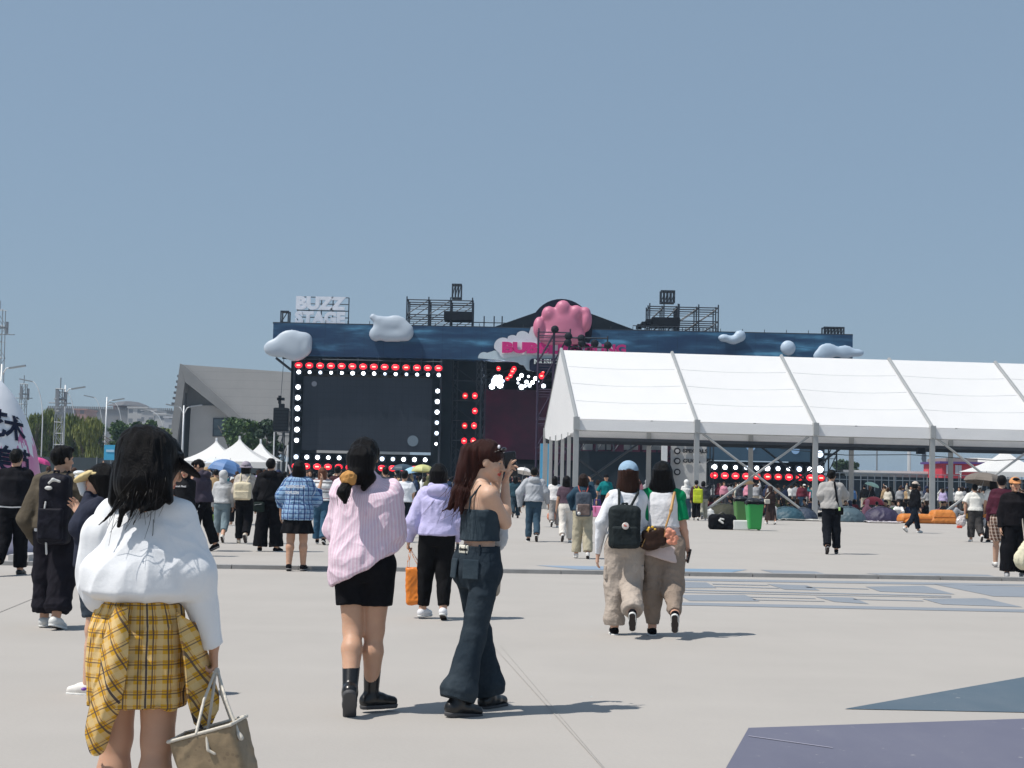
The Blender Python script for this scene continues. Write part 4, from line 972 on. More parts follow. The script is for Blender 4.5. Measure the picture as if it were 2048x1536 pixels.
# side walls and back
def bx(name, u0, v0, u1, v1, Y, th, mat, parent=None, zb=None):
    a, b = sp3(u0, v0, Y), sp3(u1, v1, Y); zlo = b.z if zb is None else zb
    return MB().box2((a.x, Y, zlo), (b.x, Y + th, a.z)).build(name, mat, parent or st)
bx('scrim_wall', 583, 713, 602, 930, YS - .2, 9, scrim, zb=0); bx('scrim_wall', 866, 713, 900, 930, YS - .2, 9, scrim, zb=0)
bx('scrim_wall', 602, 713, 866, 752, YS + .8, 8, scrim); bx('scrim_wall', 602, 905, 866, 930, YS + .2, 8, scrim, zb=0)
bx('scrim_wall', 900, 713, 962, 930, YS + 1.6, 7, plain((.022, .033, .045), .8, var=.4, sc=.5), zb=0)
bx('back_wall', 962, 700, 1420, 930, YS + 14, .6, plain((.008, .010, .016), .8), zb=0)
bx('stage_deck', 962, 926, 1420, 935, YS + 1, 13, blk, zb=0)
bx('scrim_wall', 1420, 713, 1645, 870, YS + .8, 8, scrim); bx('scrim_wall', 1622, 713, 1648, 945, YS - .2, 9, scrim, zb=0); bx('scrim_wall', 1416, 922, 1622, 945, YS + .2, 8, scrim, zb=0)
def screen_mat(a, c2, sc=.25):
    m, n, l, b = newmat('led_screen'); x = noise(n, l, sc, 4); px = n.new('ShaderNodeTexCoord')
    sp = n.new('ShaderNodeSeparateXYZ'); l.new(px.outputs['Object'], sp.inputs[0]); g = math_n(n, l, 'MAXIMUM', _line(n, l, sp.outputs[0], .5, .07), _line(n, l, sp.outputs[2], .5, .07)); x = math_n(n, l, 'MULTIPLY', x, math_n(n, l, 'MULTIPLY_ADD', g, -.45, 1.0))
    l.new(mixc(n, l, x, a, c2), b.inputs['Base Color']); b.inputs['Roughness'].default_value = .5; b.inputs['Specular IOR Level'].default_value = .2
    l.new(mixc(n, l, x, tuple(k * .35 for k in a), tuple(k * .5 for k in c2)), b.inputs['Emission Color']); b.inputs['Emission Strength'].default_value = 1.0
    return m
scr = bx('led_screen', 605, 752, 862, 905, YS - .15, .3, screen_mat((.008, .012, .018), (.022, .028, .040)))
MB().disc((sp3(826, 882).x, YS - .2, sp3(826, 882).z), .42, th=.03).build('screen_emblem', emis((.05, .07, .09), 1), scr)
MB().disc((sp3(629, 768).x, YS - .2, sp3(629, 768).z), .2, th=.03).build('screen_emblem', emis((.07, .08, .10), 1), scr)
s2 = bx('led_screen', 1417, 700, 1622, 924, YS - .15, .3, screen_mat((.02, .045, .07), (.035, .065, .10)))
for u, v, r in ((1501, 893, .36), (1590, 900, .32)): MB().disc((sp3(u, v).x, YS - .2, sp3(u, v).z), r, th=.03).build('screen_emblem', emis((.10, .17, .27), 1), s2)
def center_screen():
    m, n, l, b = newmat('led_wall'); f = math_n(n, l, 'POWER', noise(n, l, .28, 5, rough=.6), 2.6); c = mixc(n, l, f, (.006, .004, .012), (.16, .016, .05)); l.new(c, b.inputs['Base Color']); l.new(c, b.inputs['Emission Color']); b.inputs['Emission Strength'].default_value = .55; b.inputs['Roughness'].default_value = .4
    return m
bx('led_wall', 968, 778, 1400, 926, YS + 12.5, .4, center_screen())
# trusses / pipes on the stage face
def truss(mb, a, b, w=.45, r=.05, n=None):
    a, b = Vector(a), Vector(b); d = (b - a); L = d.length; d.normalize(); s_ = d.orthogonal().normalized() if abs(d.z) > .9 else d.cross(Vector((0, 0, 1))).normalized(); t = d.cross(s_); n = n or max(2, int(L / (w * 1.3)))
    C = [(s_ * i + t * j) * (w / 2) for i, j in ((-1, -1), (1, -1), (1, 1), (-1, 1))]
    for c in C: mb.tube([a + c, b + c], r, 4)
    for i in range(n):
        p, q = a + d * (L * i / n), a + d * (L * (i + 1) / n)
        for j in range(4): mb.tube([p + C[j], q + C[(j + 1) % 4]], r * .6, 4, cap=False)
mb = MB()
for u in (604, 640, 676, 716, 757, 800, 842, 866): x = sx(u); mb.tube([(x, YS - .45, sp3(u, 716).z), (x, YS - .45, sp3(u, 750).z)], .05, 5)
for v in (722, 743): mb.tube([(sx(590), YS - .5, sp3(740, v).z), (sx(884), YS - .5, sp3(740, v).z)], .05, 5)
for u in (590, 882): mb.tube([(sx(u), YS - .4, 0), (sx(u), YS - .4, ZB)], .09, 6)
mb.build('lamp_frame', dark_metal, st)
mb = MB(); truss(mb, (sx(962), YS + .6, 0), (sx(962), YS + .6, ZB + .5), .5, .05); truss(mb, (sx(905), YS + .9, 0), (sx(905), YS + .9, ZB), .5, .05)
for v in (760, 800, 840, 880): mb.tube([(sx(905), YS + .7, sp3(930, v).z), (sx(962), YS + .7, sp3(930, v).z)], .05, 5)
for k in range(5): mb.tube([(sx(905), YS + .7, sp3(930, 730 + 40 * k).z), (sx(962), YS + .7, sp3(930, 770 + 40 * k).z)], .035, 4)
mb.build('tower_truss', dark_metal, st)
mb = MB(); z = sp3(1020, 742).z; truss(mb, (sx(962), YS + 4, z), (sx(1420), YS + 4, z), .7, .06); truss(mb, (sx(962), YS + 9, z + .3), (sx(1420), YS + 9, z + .3), .7, .06); mb.build('overhead_truss', dark_metal, st)
WG, RG, OG = emis((.86, .93, 1.0), 9), emis((1.0, .012, .03), 1.5), emis((1, .30, .22), 3)
WG2 = emis((.70, .82, 1.0), 2.2)
def wlamp(x, y, z, r=.19, nm='white_lamp'):
    r *= random.uniform(.82, 1.12)
    o = MB().box((x, y + .12, z), (r * 2.9, .3, r * 2.9)).build(nm, dark_metal, st); MB().disc((x, y - .06, z), r, th=.05, n=18).build('lens', WG if random.random() < .8 else WG2, o)
RG2 = emis((.75, .008, .02), .8)
def rlamp(x, y, z, w=.38, h=.14, flat=True):
    o = MB().box((x, y + .15, z), (w * 2.2, .3, h * 3.6)).build('red_lamp', dark_metal, st)
    mb = MB().lathe([(w * .95, -.0), (w * .8, .03), (.05, .05)], (0, 0, 0), 16, 1, 1); mb.V = [(x + a, y - .03 - c, z + b * (h * 2.1 / w) * .95) for a, b, c in mb.V]; mb.build('glow', random.choice((RG, RG, RG2)), o)
    MB().box((x, y - .12, z), (w * .9, .04, h * .8)).build('filament', OG, o)
for k in range(14):
    u = 600 + k * (878 - 600) / 13; v = 732 + k * .46; p = sp3(u, v); rlamp(p.x, YS - .75, p.z, .30, .12); p = sp3(u + .5, v + 13.5); wlamp(p.x, YS - .75, p.z, .13)
for k in range(6): p = sp3(598.5 - k * .6, 775 + k * 21.2); wlamp(p.x, YS - .6, p.z, .17); 
for k in range(5): p = sp3(876 - k * .5, 783 + k * 21.0); wlamp(p.x, YS - .6, p.z, .16)
p = sp3(873, 888); wlamp(p.x, YS - .6, p.z, .12)
for k in range(13): u = 594.5 + k * 21.4; p = sp3(u, 914 + k * .5); wlamp(p.x, YS - .6, p.z, .16); 
for k in range(13): u = 594.5 + k * 21.4; p = sp3(u, 932.5 + k * .5); rlamp(p.x, YS - .9, p.z, .30, .12)
for (u, v) in ((930, 791), (949.5, 791), (949.5, 821.5), (929, 851), (948, 851), (928, 881.5), (946.5, 881.5)): p = sp3(u, v); rlamp(p.x, YS + .35, p.z, .22, .13)
for (u, v, r) in ((997, 737, .17), (1025, 743, .2), (1028, 738, .2), (1021, 751, .18), (1015, 757, .17), (1083, 752, .22), (1086, 744, .12)): p = sp3(u, v, YS + 3); rlamp(p.x, YS + 3, p.z, r, r * .6)
for (u, v, r) in ((993, 757, .27), (984, 773, .24), (1000, 770, .26), (989, 765, .27), (999, 756, .22), (995, 764, .25), (987, 760, .18), (1006, 762, .12), (1043, 751, .14), (1037, 758, .14), (1043, 774, .20), (1053, 764, .17), (1059, 771, .15), (1057, 753, .11), (1071, 757, .17), (1065, 765, .15), (1087, 772, .14), (1036, 766, .09), (1050, 772, .12), (1076, 763, .10)):
    p = sp3(u, v, YS + 3.2); wlamp(p.x, YS + 3.2, p.z, r)
for k in range(10): p = sp3(1426.5 + k * 21.1, 934 + k * .55); wlamp(p.x, YS - .6, p.z, .17)
for k in range(11): p = sp3(1425 + k * 21.2, 951 + k * .5); rlamp(p.x, YS - .9, p.z, .30, .13)
for v in (886.5, 908.5, 939): p = sp3(1636, v); wlamp(p.x, YS - .6, p.z, .24)
# clouds on the banner
def cloud_mat(a=(.34, .41, .50), b2=(.50, .56, .62)):
    m, n, l, b = newmat('inflated_cloud'); l.new(mixc(n, l, noise(n, l, .45, 3), a, b2), b.inputs['Base Color']); b.inputs['Roughness'].default_value = .5; return m
CM = cloud_mat(); CM2 = cloud_mat((.30, .40, .52), (.44, .54, .65))
def blob(name, balls, Y, dpt, mat, vox=.10, k=.22):
    P = [Ell((*[sp3(u, v, Y).x, Y], sp3(u, v, Y).z), (ru * Y / FPX, dpt * (.7 + .4 * min(1, rv / 24)), rv * Y / FPX), k=k) for u, v, ru, rv in balls]
    V, F = sdf(P, vox, k=k); V = relax(V, F, 2); o = obj(name, npmesh(name, V, F), mat); o.matrix_parent_inverse = Matrix.Identity(4)
    o.data.transform(root_inv(st)); o.parent = st; return o
blob('cloud', [(583, 683, 32, 24), (560, 695, 28, 20), (608, 680, 17, 16), (590, 703, 26, 20), (545, 697, 18, 15), (614, 695, 10, 16)], YS - .75, .32, CM)
blob('cloud', [(752, 668, 14, 15), (746, 634, 7, 7), (765, 650, 18, 18), (790, 648, 26, 18), (812, 664, 16, 19), (775, 670, 20, 14), (795, 672, 18, 12), (756, 640, 10, 8)], YS - .75, .3, CM)
blob('cloud', [(1656, 702, 22, 16), (1690, 704, 20, 14), (1715, 706, 14, 8), (1640, 712, 14, 12)], YS - .75, .25, CM2); blob('cloud', [(1576, 696, 15.5, 15.5)], YS - .9, .4, CM2)
blob('cloud', [(1480, 672, 12, 12), (1466, 680, 14, 9), (1448, 676, 12, 8)], YS - .9, .4, CM2)
# title sign: layered white cloud, dark outline plate, letters
def flatcloud(name, pts, Y, th, mat, parent=None): return MB().poly([sp3(u, v, Y) for u, v in pts], th, (0, 1, 0)).build(name, mat, parent or st)
def arc(cx, cy, r, a0, a1, n=8, ry=None): return [(cx + r * math.cos(R(a0 + (a1 - a0) * i / n)), cy - (ry or r) * math.sin(R(a0 + (a1 - a0) * i / n))) for i in range(n + 1)]
cl = arc(1006, 693, 18, 190, 60) + arc(1025, 684, 14, 130, 60) + arc(1045, 678, 16, 130, 40) + arc(1070, 668, 16, 120, 20) + [(1130, 664), (1150, 676), (1175, 686)] + arc(1195, 694, 10, 110, 40) + arc(1216, 698, 9, 120, 0) + [(1240, 712), (1050, 710)] + arc(1010, 704, 12, -60, -170)
tl = flatcloud('title_cloud', cl, YS - 1.1, .25, plain((.62, .66, .72), .6))
flatcloud('title_plate', [(1002, 684), (1150, 687), (1160, 697), (1235, 699), (1235, 712), (1004, 708)], YS - 1.2, .08, plain((.72, .68, .74), .6), tl)
flatcloud('lower_cloud', arc(968, 716, 12, 180, 60) + arc(990, 713, 12, 120, 50) + [(1030, 708), (1100, 710), (1180, 714), (1180, 740)] + arc(1060, 730, 12, -40, -120) + arc(1045, 720, 10, -80, -150) + [(1020, 722)], YS - .95, .2, plain((.50, .60, .66), .6))
FCJK = None
def text3(s, x, y, z, size, mat, parent, name='lettering', ext=.03, bold=.02, squash=1.0, xs=1.0, align='LEFT', rot=None):
    cu = bpy.data.curves.new(name, 'FONT'); cu.body = s; cu.size = size; cu.extrude = ext; cu.offset = bold; cu.align_x = align; cu.space_character = 1.02; cu.resolution_u = 3
    o = bpy.data.objects.new(name, cu); COL.objects.link(o); bpy.context.view_layer.update()
    dg = bpy.context.evaluated_depsgraph_get(); me = bpy.data.meshes.new_from_object(o.evaluated_get(dg)); bpy.data.objects.remove(o); bpy.data.curves.remove(cu)
    M = Matrix.Translation((x, y, z)) @ (rot.to_4x4() if rot is not None else Matrix.Identity(4)) @ Matrix.Rotation(R(90), 4, 'X') @ Matrix.Diagonal((xs, squash, 1, 1))
    me.transform(M); me.transform(root_inv(parent)) if parent is not None else None
    me.materials.clear(); return obj(name, me, mat, parent)
p = sp3(1004, 707); text3('BUBBLING', p.x, YS - 1.3, p.z + .02, 1.02, plain((.62, .015, .20), .5), tl, bold=.075, xs=1.42)
p = sp3(1140, 708); text3('BOILING', p.x, YS - 1.3, p.z + .02, .92, plain((.50, .012, .17), .5), tl, bold=.045, xs=1.16)
pl = flatcloud('music_plate', arc(1066, 724, 7, 180, 90, 4) + [(1190, 717), (1190, 742)] + arc(1066, 736, 7, -90, -180, 4), YS - 1.15, .2, plain((.016, .02, .045), .5))
p = sp3(1067, 730); text3('MUSIC & ARTS', p.x, YS - 1.25, p.z, .50, plain((.62, .68, .66), .5), pl, bold=.02, xs=1.2)
# round backboard with a plain lobed pink inflatable
c = sp3(1122, 661); MB().disc((c.x, YS - .6, c.z), 62 * YS / FPX, th=.3, n=40).build('round_board', plain((.012, .014, .03), .6), st)
pk = blob('pink_inflatable', [(1126, 650, 38, 34), (1098, 628, 15, 16), (1126, 618, 16, 18), (1152, 626, 15, 16), (1078, 655, 12, 22), (1173, 640, 11, 24), (1128, 668, 42, 22), (1170, 622, 8, 8), (1100, 676, 22, 16), (1150, 676, 20, 14)], YS - 1.2, .5, plain((.55, .17, .27), .5, var=.12, sc=.5, name='pink_vinyl'), k=.2)
# gabled roof behind
a, t_, b = sp3(962, 663, YS + 5), sp3(1125, 606, YS + 5), sp3(1292, 668, YS + 5)
MB().poly([a, t_, b], 9, (0, 1, 0)).build('gable_roof', plain((.016, .022, .030), .7, var=.2), st)
mb = MB(); 
for u in (968, 988, 1004): q = sp3(u, 655, YS + 3); mb.tube([(q.x, YS + 3, ZT), (q.x, YS + 3, q.z + .9)], .05, 5)
mb.tube([(sx(940), YS + 3, ZT + .75), (sx(1010), YS + 3, ZT + .75)], .04, 5); mb.tube([(sx(1270), YS + 3, ZT + .75), (sx(1300), YS + 3, ZT + .75)], .04, 5)
for u in range(560, 1700, 44): mb.tube([(sx(u), YS, ZT), (sx(u), YS, ZT + .35)], .03, 4)
mb.build('roof_rail', dark_metal, st)
# scaffold towers on the roof
def scaff(name, x0, x1, y0, y1, z0, z1, nx, ny, nz, parent, mat=dark_metal, r=.055, diag=True, skip=None):
    mb = MB(); X = np.linspace(x0, x1, nx + 1); Y = np.linspace(y0, y1, ny + 1); Z = np.linspace(z0, z1, nz + 1)
    for x in X:
        for y in Y: mb.tube([(x, y, z0), (x, y, z1 + .25)], r, 5)
    for z in Z[1:]:
        for y in Y:
            mb.tube([(x0, y, z), (x1, y, z)], r * .8, 4); mb.tube([(x0, y, z - .35), (x1, y, z - .35)], r * .5, 4)
        for x in X: mb.tube([(x, y0, z), (x, y1, z)], r * .8, 4)
    if diag:
        for i in range(nx):
            for k in range(nz):
                for y in (y0, y1): mb.tube([(X[i], y, Z[k]), (X[i + 1], y, Z[k + 1])] , r * .7, 4)
    return mb.build(name, mat, parent)
rl, rr = sx(806), sx(940); scaff('roof_scaffold', rl, rr, YS + 2, YS + 5.4, ZT, sp3(870, 594).z, 3, 2, 2, st)
def winch(u0, u1, v0, v1, lab, slats=3):
    a, b = sp3(u0, v0, YS + 2), sp3(u1, v1, YS + 2); o = MB().box2((a.x, YS + 2, b.z), (b.x, YS + 3, b.z + .1)).add(*MB_box((a.x, YS + 2, a.z - .1), (b.x, YS + 3, a.z))).build('frame_box', dark_metal, st)
    mb = MB()
    for i in range(slats + 1): x = a.x + (b.x - a.x) * i / slats; mb.box2((x - .05, YS + 2.02, b.z), (x + .05, YS + 2.12, a.z)); mb.box2((x - .05, YS + 2.9, b.z), (x + .05, YS + 3.0, a.z))
    mb.box2((a.x, YS + 2.02, b.z + .1), (a.x + .06, YS + 3, b.z + .16))
    for i in range(slats): x = a.x + (b.x - a.x) * i / slats; mb.tube([(x, YS + 2.05, b.z), (x + (b.x - a.x) / slats, YS + 2.05, a.z)], .04, 4)
    mb.build('bracing', dark_metal, o); return o
def MB_box(a, b): m = MB().box2(a, b); return m.V, m.F
winch(905, 922, 567, 597, ''); winch(1323, 1349, 580, 606, '', 4); winch(562, 576, 621, 646, '', 1); winch(1649, 1688, 653, 677, '', 6)
bx('tarp_box', 888, 622, 944, 640, YS + 1.9, 2, blk); 
scaff('roof_scaffold', sx(1302), sx(1360), YS + 2, YS + 5, ZT, sp3(1330, 607).z, 2, 2, 2, st); scaff('roof_scaffold', sx(1362), sx(1442), YS + 2, YS + 5, ZT, sp3(1400, 609).z, 2, 2, 2, st)
bx('tarp_box', 1304, 634, 1360, 652, YS + 1.9, 2, blk); bx('tarp_box', 1293, 638, 1306, 648, YS + 1.9, 1.5, blk); bx('tarp_box', 1284, 643, 1294, 652, YS + 1.9, 1.5, blk); bx('tarp_box', 1275, 648, 1285, 655, YS + 1.9, 1.5, blk)
mb = MB()
for u in list(range(1278, 1440, 7)): mb.tube([(sx(u), YS + 1.9, ZT), (sx(u), YS + 1.9, ZT + .62)], .04, 4)
mb.tube([(sx(1276), YS + 1.9, ZT + .6), (sx(1440), YS + 1.9, ZT + .6)], .04, 4); mb.build('roof_rail', dark_metal, st)
# white letters on the roof
zz = sp3(588, 645).z
LW = plain((.74, .78, .86), .55, name='white_letter')
sg = empty('stage_sign', (sx(640), YS, ZT), 0, 'white block letters BUZZ STAGE on a pipe frame above the left end of the stage', 'sign')
o = text3('BUZZ', sx(586), YS + .2, sp3(588, 616).z, 1.28, LW, sg, bold=.075, xs=1.12, ext=.1); text3('STAGE', sx(586), YS + .2, sp3(588, 646).z, 1.28, LW, sg, bold=.075, xs=.99, ext=.1)
mb = MB(); fz0, fz1 = sp3(640, 647).z, sp3(640, 593).z
for u in (589, 612, 637, 660, 692): mb.tube([(sx(u), YS + .5, fz0), (sx(u), YS + .5, fz1)], .045, 5)
for k in range(5): z = fz0 + (fz1 - fz0) * k / 4; mb.tube([(sx(589), YS + .5, z), (sx(692), YS + .5, z)], .04, 5)
mb.build('pipe_frame', dark_metal, sg)
# speaker stack hanging on the left
a, b = sp3(547, 816, 112), sp3(576, 862, 112); sp_ = empty('hanging_speaker', ((a.x + b.x) / 2, 112, b.z), 0, 'black speaker box hung on cables left of the big screen', 'speaker')
MB().box2((a.x, 112, b.z), (b.x, 113, a.z)).build('cabinet', plain((.012, .015, .02), .6), sp_); mb = MB()
for k in range(7): z = b.z + .12 + k * .24; mb.box2((a.x + .08, 111.96, z), (b.x - .08, 111.995, z + .17))
mb.build('grille', plain((.02, .024, .03), .5), sp_)
mb = MB().box2((a.x + .35, 112.2, a.z), (a.x + .75, 112.6, a.z + .35)); mb.box2((a.x + .3, 112.2, a.z + .35), (a.x + .5, 112.5, a.z + .95)); mb.box2((a.x + .2, 112.2, a.z + .6), (a.x + .75, 112.5, a.z + .8)); mb.build('motor', blk, sp_)
MB().tube([((a.x + b.x) / 2 - .1, 112.4, a.z + .9), ((a.x + b.x) / 2, 112.6, sp3(562, 716, 112).z)], .025, 4).build('cable', dark_metal, sp_)
mb = MB().tube([sp3(552, 716), sp3(585, 742)], .10, 5); mb.tube([sp3(565, 716), sp3(585, 717)], .08, 5); mb.build('outrigger', dark_metal, st)
mb = MB()
for u, v in ((549, 864), (572, 890), (600, 930)): q = at(u, v, 113.5); mb.tube([(q.x, 113.5, 0), (at(576, v, 113.5).x if u > 560 else q.x, 113.5, q.z)], .06, 5)
mb.build('guy_pole', white_metal, st)
scaff('side_scaffold', sx(545), sx(583), YS + 2, YS + 6, 0, sp3(560, 860).z, 2, 1, 2, st)
scaff('side_scaffold', sx(1648), sx(1680), YS + 1, YS + 4, 0, sp3(1660, 872).z, 2, 1, 4, st)
# ================================================================== front-of-house towers behind the marquee
YF = 97
x0, x1 = at(1077, 700, YF).x, at(1140, 700, YF).x
dl = empty('delay_tower', (x0, YF, 0), 0, 'pipe scaffold tower with clamped stage lamps, rising behind the marquee gable', 'scaffold'); ztop = at(1077, 664, YF).z
scaff('scaffold', x0, x1, YF, YF + 2.4, 0, ztop, 2, 1, 6, dl, plain((.045, .03, .06), .5, .4), .05)
xe = at(1215, 690, YF).x; mb = MB()
for z in (at(1170, 694, YF).z, at(1170, 676, YF).z): mb.tube([(x1, YF, z), (xe, YF, z)], .05, 5)
mb.tube([(xe, YF, 0), (xe, YF, at(1215, 672, YF).z)], .05, 5); mb.build('boom', dark_metal, dl)
for u, v in ((1110, 658), (1137, 672), (1136, 685), (1163, 676), (1164, 686), (1190, 686), (1216, 690)):
    q = at(u, v, YF - .3); o = MB().lathe([(.12, 0), (.22, .12), (.26, .42), (.12, .52)], (0, 0, 0), 12); o.V = [(q.x + a_, q.y - .2 + c_, q.z + b_) for a_, b_, c_ in o.V]; o.build('spotlight', blk, dl, True)
q0, q1 = at(1160, 858, 96), at(1328, 990, 96); fo = empty('mixing_tower', (q0.x, 96, 0), 0, 'dark scaffold mixing tower draped in black cloth, seen under the left of the marquee', 'scaffold')
zc = at(1240, 903, 96).z; MB().box2((q0.x, 96.3, 0), (q1.x, 101, zc)).build('black_drape', plain((.022, .032, .042), .8, var=.4, sc=.8), fo)
z2, z3 = at(1240, 872, 96).z, zc; scaff('scaffold', q0.x, q1.x, 96, 101, zc, at(1240, 866, 96).z + .3, 5, 1, 1, fo, dark_metal, .06)
mb = MB()
for a_, b_ in ((1166, 1185), (1192, 1222), (1248, 1276), (1285, 1322)): A1, B1 = at(a_, 876, 97.2), at(b_, 900, 97.2); mb.box2((A1.x, 97.2, B1.z), (B1.x, 97.25, A1.z))
mb.build('tarp', plain((.42, .44, .44), .7, var=.4, sc=1.5), fo); MB().box2((q0.x - .1, 95.9, at(1240, 868, 96).z), (q1.x + .1, 101, at(1240, 863, 96).z)).build('canopy_edge', dark_metal, fo)
a, b = at(1324, 866, 95), at(1333.5, 1000, 95); t = empty('white_column', (a.x, 95, 0), 0, 'narrow white column beside the mixing tower under the marquee', 'column'); MB().box2((a.x, 95, 0), (b.x, 95.3, a.z)).build('shaft', plain((.62, .64, .66), .6), t); MB().box2((a.x - .03, 94.95, 0), (b.x + .03, 95.35, .2)).build('base', grey_metal, t)
a, b = at(1342, 867, 98), at(1412, 990, 98); t = empty('schedule_board', (a.x, 98, 0), 0, 'tall pale board with round logos and dark block lettering under the marquee', 'sign')
MB().box2((a.x, 98, 0), (b.x, 98.12, a.z)).build('panel', plain((.50, .50, .49), .7, var=.15, sc=1), t); INK = plain((.03, .03, .035), .6)
for v, s_, s2_ in ((880, 'LECD', 'LECD MUSIC ART'), (902, 'SPECIALS', ''), (922, 'GUCA', ''), (944, 'LOGO', '')):
    q = at(1354.5, v, 97.9); o = MB().disc((q.x, 97.9, q.z), .22, th=.04).build('logo_disc', INK, t); MB().disc((q.x, 97.87, q.z), .13, th=.02).build('logo_ring', plain((.45, .45, .45), .6), o)
    if s_ != 'LOGO': q = at(1366, v + 3, 97.9); text3(s_, q.x, 97.9, q.z, .34, INK, t, bold=.012, xs=1.15); 
    if s2_: q = at(1366, v + 9, 97.9); text3(s2_, q.x, 97.9, q.z, .14, INK, t, bold=.0, xs=1.0)
scaff('frame', a.x - .3, b.x + .5, 98.4, 100, 0, a.z, 2, 1, 3, t, dark_metal, .05)
a, b = at(1081, 887, 84), at(1098, 945, 84); t = empty('blue_banner', (a.x, 84, 0), 0, 'tall sky-blue feather banner behind the marquee gable posts', 'banner')
MB().box2((a.x, 84, b.z - 1.0), (b.x, 84.04, a.z)).build('cloth', plain((.09, .40, .66), .6, var=.15, sc=2), t); MB().tube([(a.x, 84.05, 0), (a.x, 84.05, a.z)], .03).build('pole', grey_metal, t)
for k in range(4): MB().box(((a.x + b.x) / 2, 83.97, a.z - .35 - .3 * k), (.2, .01, .06), 0).build('printed_mark', plain((.03, .15, .35), .6), t)
# ================================================================== marquee
PF = at(1150, 1000, 70.0); PF = Vector((PF.x, 70.0, 0)); ax_ = Vector((math.cos(R(5.5)), math.sin(R(5.5)), 0)); px_ = Vector((-ax_.y, ax_.x, 0)); BAY = 5.72; WD = 12.0
ZE = at(1150, 855, 70.0).z; ZE0 = at(1150, 838, 70).z; ZR = at(1113, 701, 76).z; NB = 5
mq = empty('white_marquee', PF, 0, 'long white gabled marquee on grey posts across the right side of the square', 'tent')
def mqp(i, j, z): return PF + ax_ * (BAY * i) + px_ * j + Vector((0, 0, z))
FR = plain((.40, .41, .41), .45, .35, name='aluminium')
def panelmat():
    m, n, l, b = newmat('marquee_pvc'); l.new(mixc(n, l, noise(n, l, .35, 4), (.56, .565, .57), (.63, .635, .64)), b.inputs['Base Color']); b.inputs['Roughness'].default_value = .5; b.inputs['Specular IOR Level'].default_value = .3
    tc = n.new('ShaderNodeTexCoord'); addbump(n, l, b, noise(n, l, .7, 4, stretch=(.5, 1, 1)), .35, .12); return m
PM = pvc_mat((.84, .845, .85), (.90, .90, .905), .45)
for i in range(NB):
    for sd in (0, 1):
        n1, n2 = 16, 22; V = []; 
        for a in range(n1 + 1):
            for b in range(n2 + 1):
                s_, t = a / n1, b / n2; j = (WD / 2) * s_ if sd == 0 else WD - (WD / 2) * s_; z = ZE0 + (ZR - ZE0) * s_
                sag = -.10 * math.sin(math.pi * t) * math.sin(math.pi * s_) - .020 * abs(math.sin(math.pi * s_ * 4)) ** .5 + .02
                V.append(mqp(i + .012 + .976 * t, j, z + sag))
        F = [(a * (n2 + 1) + b, a * (n2 + 1) + b + 1, (a + 1) * (n2 + 1) + b + 1, (a + 1) * (n2 + 1) + b) for a in range(n1) for b in range(n2)]
        MB().add(V, F).build('roof_panel', PM, mq, smooth=True)
        if sd == 0:
            for s_ in (.25, .5, .75): MB().tube([mqp(i + .03 + .94 * t / 8, WD / 2 * s_, ZE0 + (ZR - ZE0) * s_ + .012 - .10 * math.sin(math.pi * t / 8) * math.sin(math.pi * s_)) for t in range(9)], .020, 4).build('seam', plain((.58, .59, .60), .6, name='pvc_seam'), mq)
    j = -.02
    for jj in (-.03, WD + .03):
        MB().poly([mqp(i + .01, jj, ZE0 - .02), mqp(i + .99, jj, ZE0 - .02), mqp(i + .99, jj - .05 * (1 if jj < 1 else -1), ZE - .12), mqp(i + .01, jj - .05 * (1 if jj < 1 else -1), ZE - .12)], .02, px_).build('valance', PM, mq)
    MB().tube([mqp(i, .15, ZE - .1), mqp(i + 1, .15, ZE - .1)], .06, 6).build('eave_beam', FR, mq); MB().tube([mqp(i, WD - .15, ZE - .25), mqp(i + 1, WD - .15, ZE - .25)], .18, 4).build('eave_beam', dark_metal, mq)
# gable cloth (left end): from rear eave to ridge to front eave
V = []; na, nb = 24, 10
for a in range(na + 1):
    j = WD * a / na; zt = ZE0 + (ZR - ZE0) * (1 - abs(j - WD / 2) / (WD / 2)) - .03; zb = ZE - .14 - .30 * math.sin(math.pi * a / na)
    for b in range(nb + 1):
        t = b / nb; V.append(mqp(-.01 - .012 * math.sin(a * 2.6) * (1 - t), j, zb + (zt - zb) * t))
F = [(a * (nb + 1) + b, (a + 1) * (nb + 1) + b, (a + 1) * (nb + 1) + b + 1, a * (nb + 1) + b + 1) for a in range(na) for b in range(nb)]
MB().add(V, F).build('gable_cloth', PM, mq, smooth=True)
for i in range(NB + 1):
    mb = MB(); mb.tube([mqp(i, 0, ZE0 + .06), mqp(i, WD / 2, ZR + .08)], .085, 6); mb.tube([mqp(i, WD, ZE0 + .06), mqp(i, WD / 2, ZR + .08)], .085, 6); mb.build('rafter', FR, mq)
    for jj in (0, WD):
        MB().box(mqp(i, jj, ZE0 / 2), (.24, .14, ZE0), R(5.5)).build('post', FR, mq); MB().box(mqp(i, jj, .03), (.5, .4, .06), R(5.5)).build('foot_plate', FR, mq)
    MB().box(mqp(i, -.02, (ZE + ZE0) / 2), (.26, .3, .6), R(5.5)).build('eave_bracket', FR, mq)
for k in range(1, 5): j = WD * k / 5; MB().box(mqp(0, j, (ZE) / 2 - .1), (.16, .12, ZE - .1), R(5.5)).build('gable_post', FR, mq)
def brace(i0, i1, j, mat=FR):
    MB().tube([mqp(i0, j, ZE - .15), mqp(i1, j, .15)], .06, 5).build('brace', mat, mq); MB().tube([mqp(i1, j + .12, ZE - .15), mqp(i0, j + .12, .15)], .06, 5).build('brace', mat, mq)
brace(1.05, 1.95, 0); brace(3.05, 3.95, 0); brace(.05, .95, WD, dark_metal); brace(2.05, 2.95, WD, dark_metal)
q = mqp(2.92, .3, ZE - .7); MB().box(q, (.35, .35, .3)).build('floodlight', blk, mq)
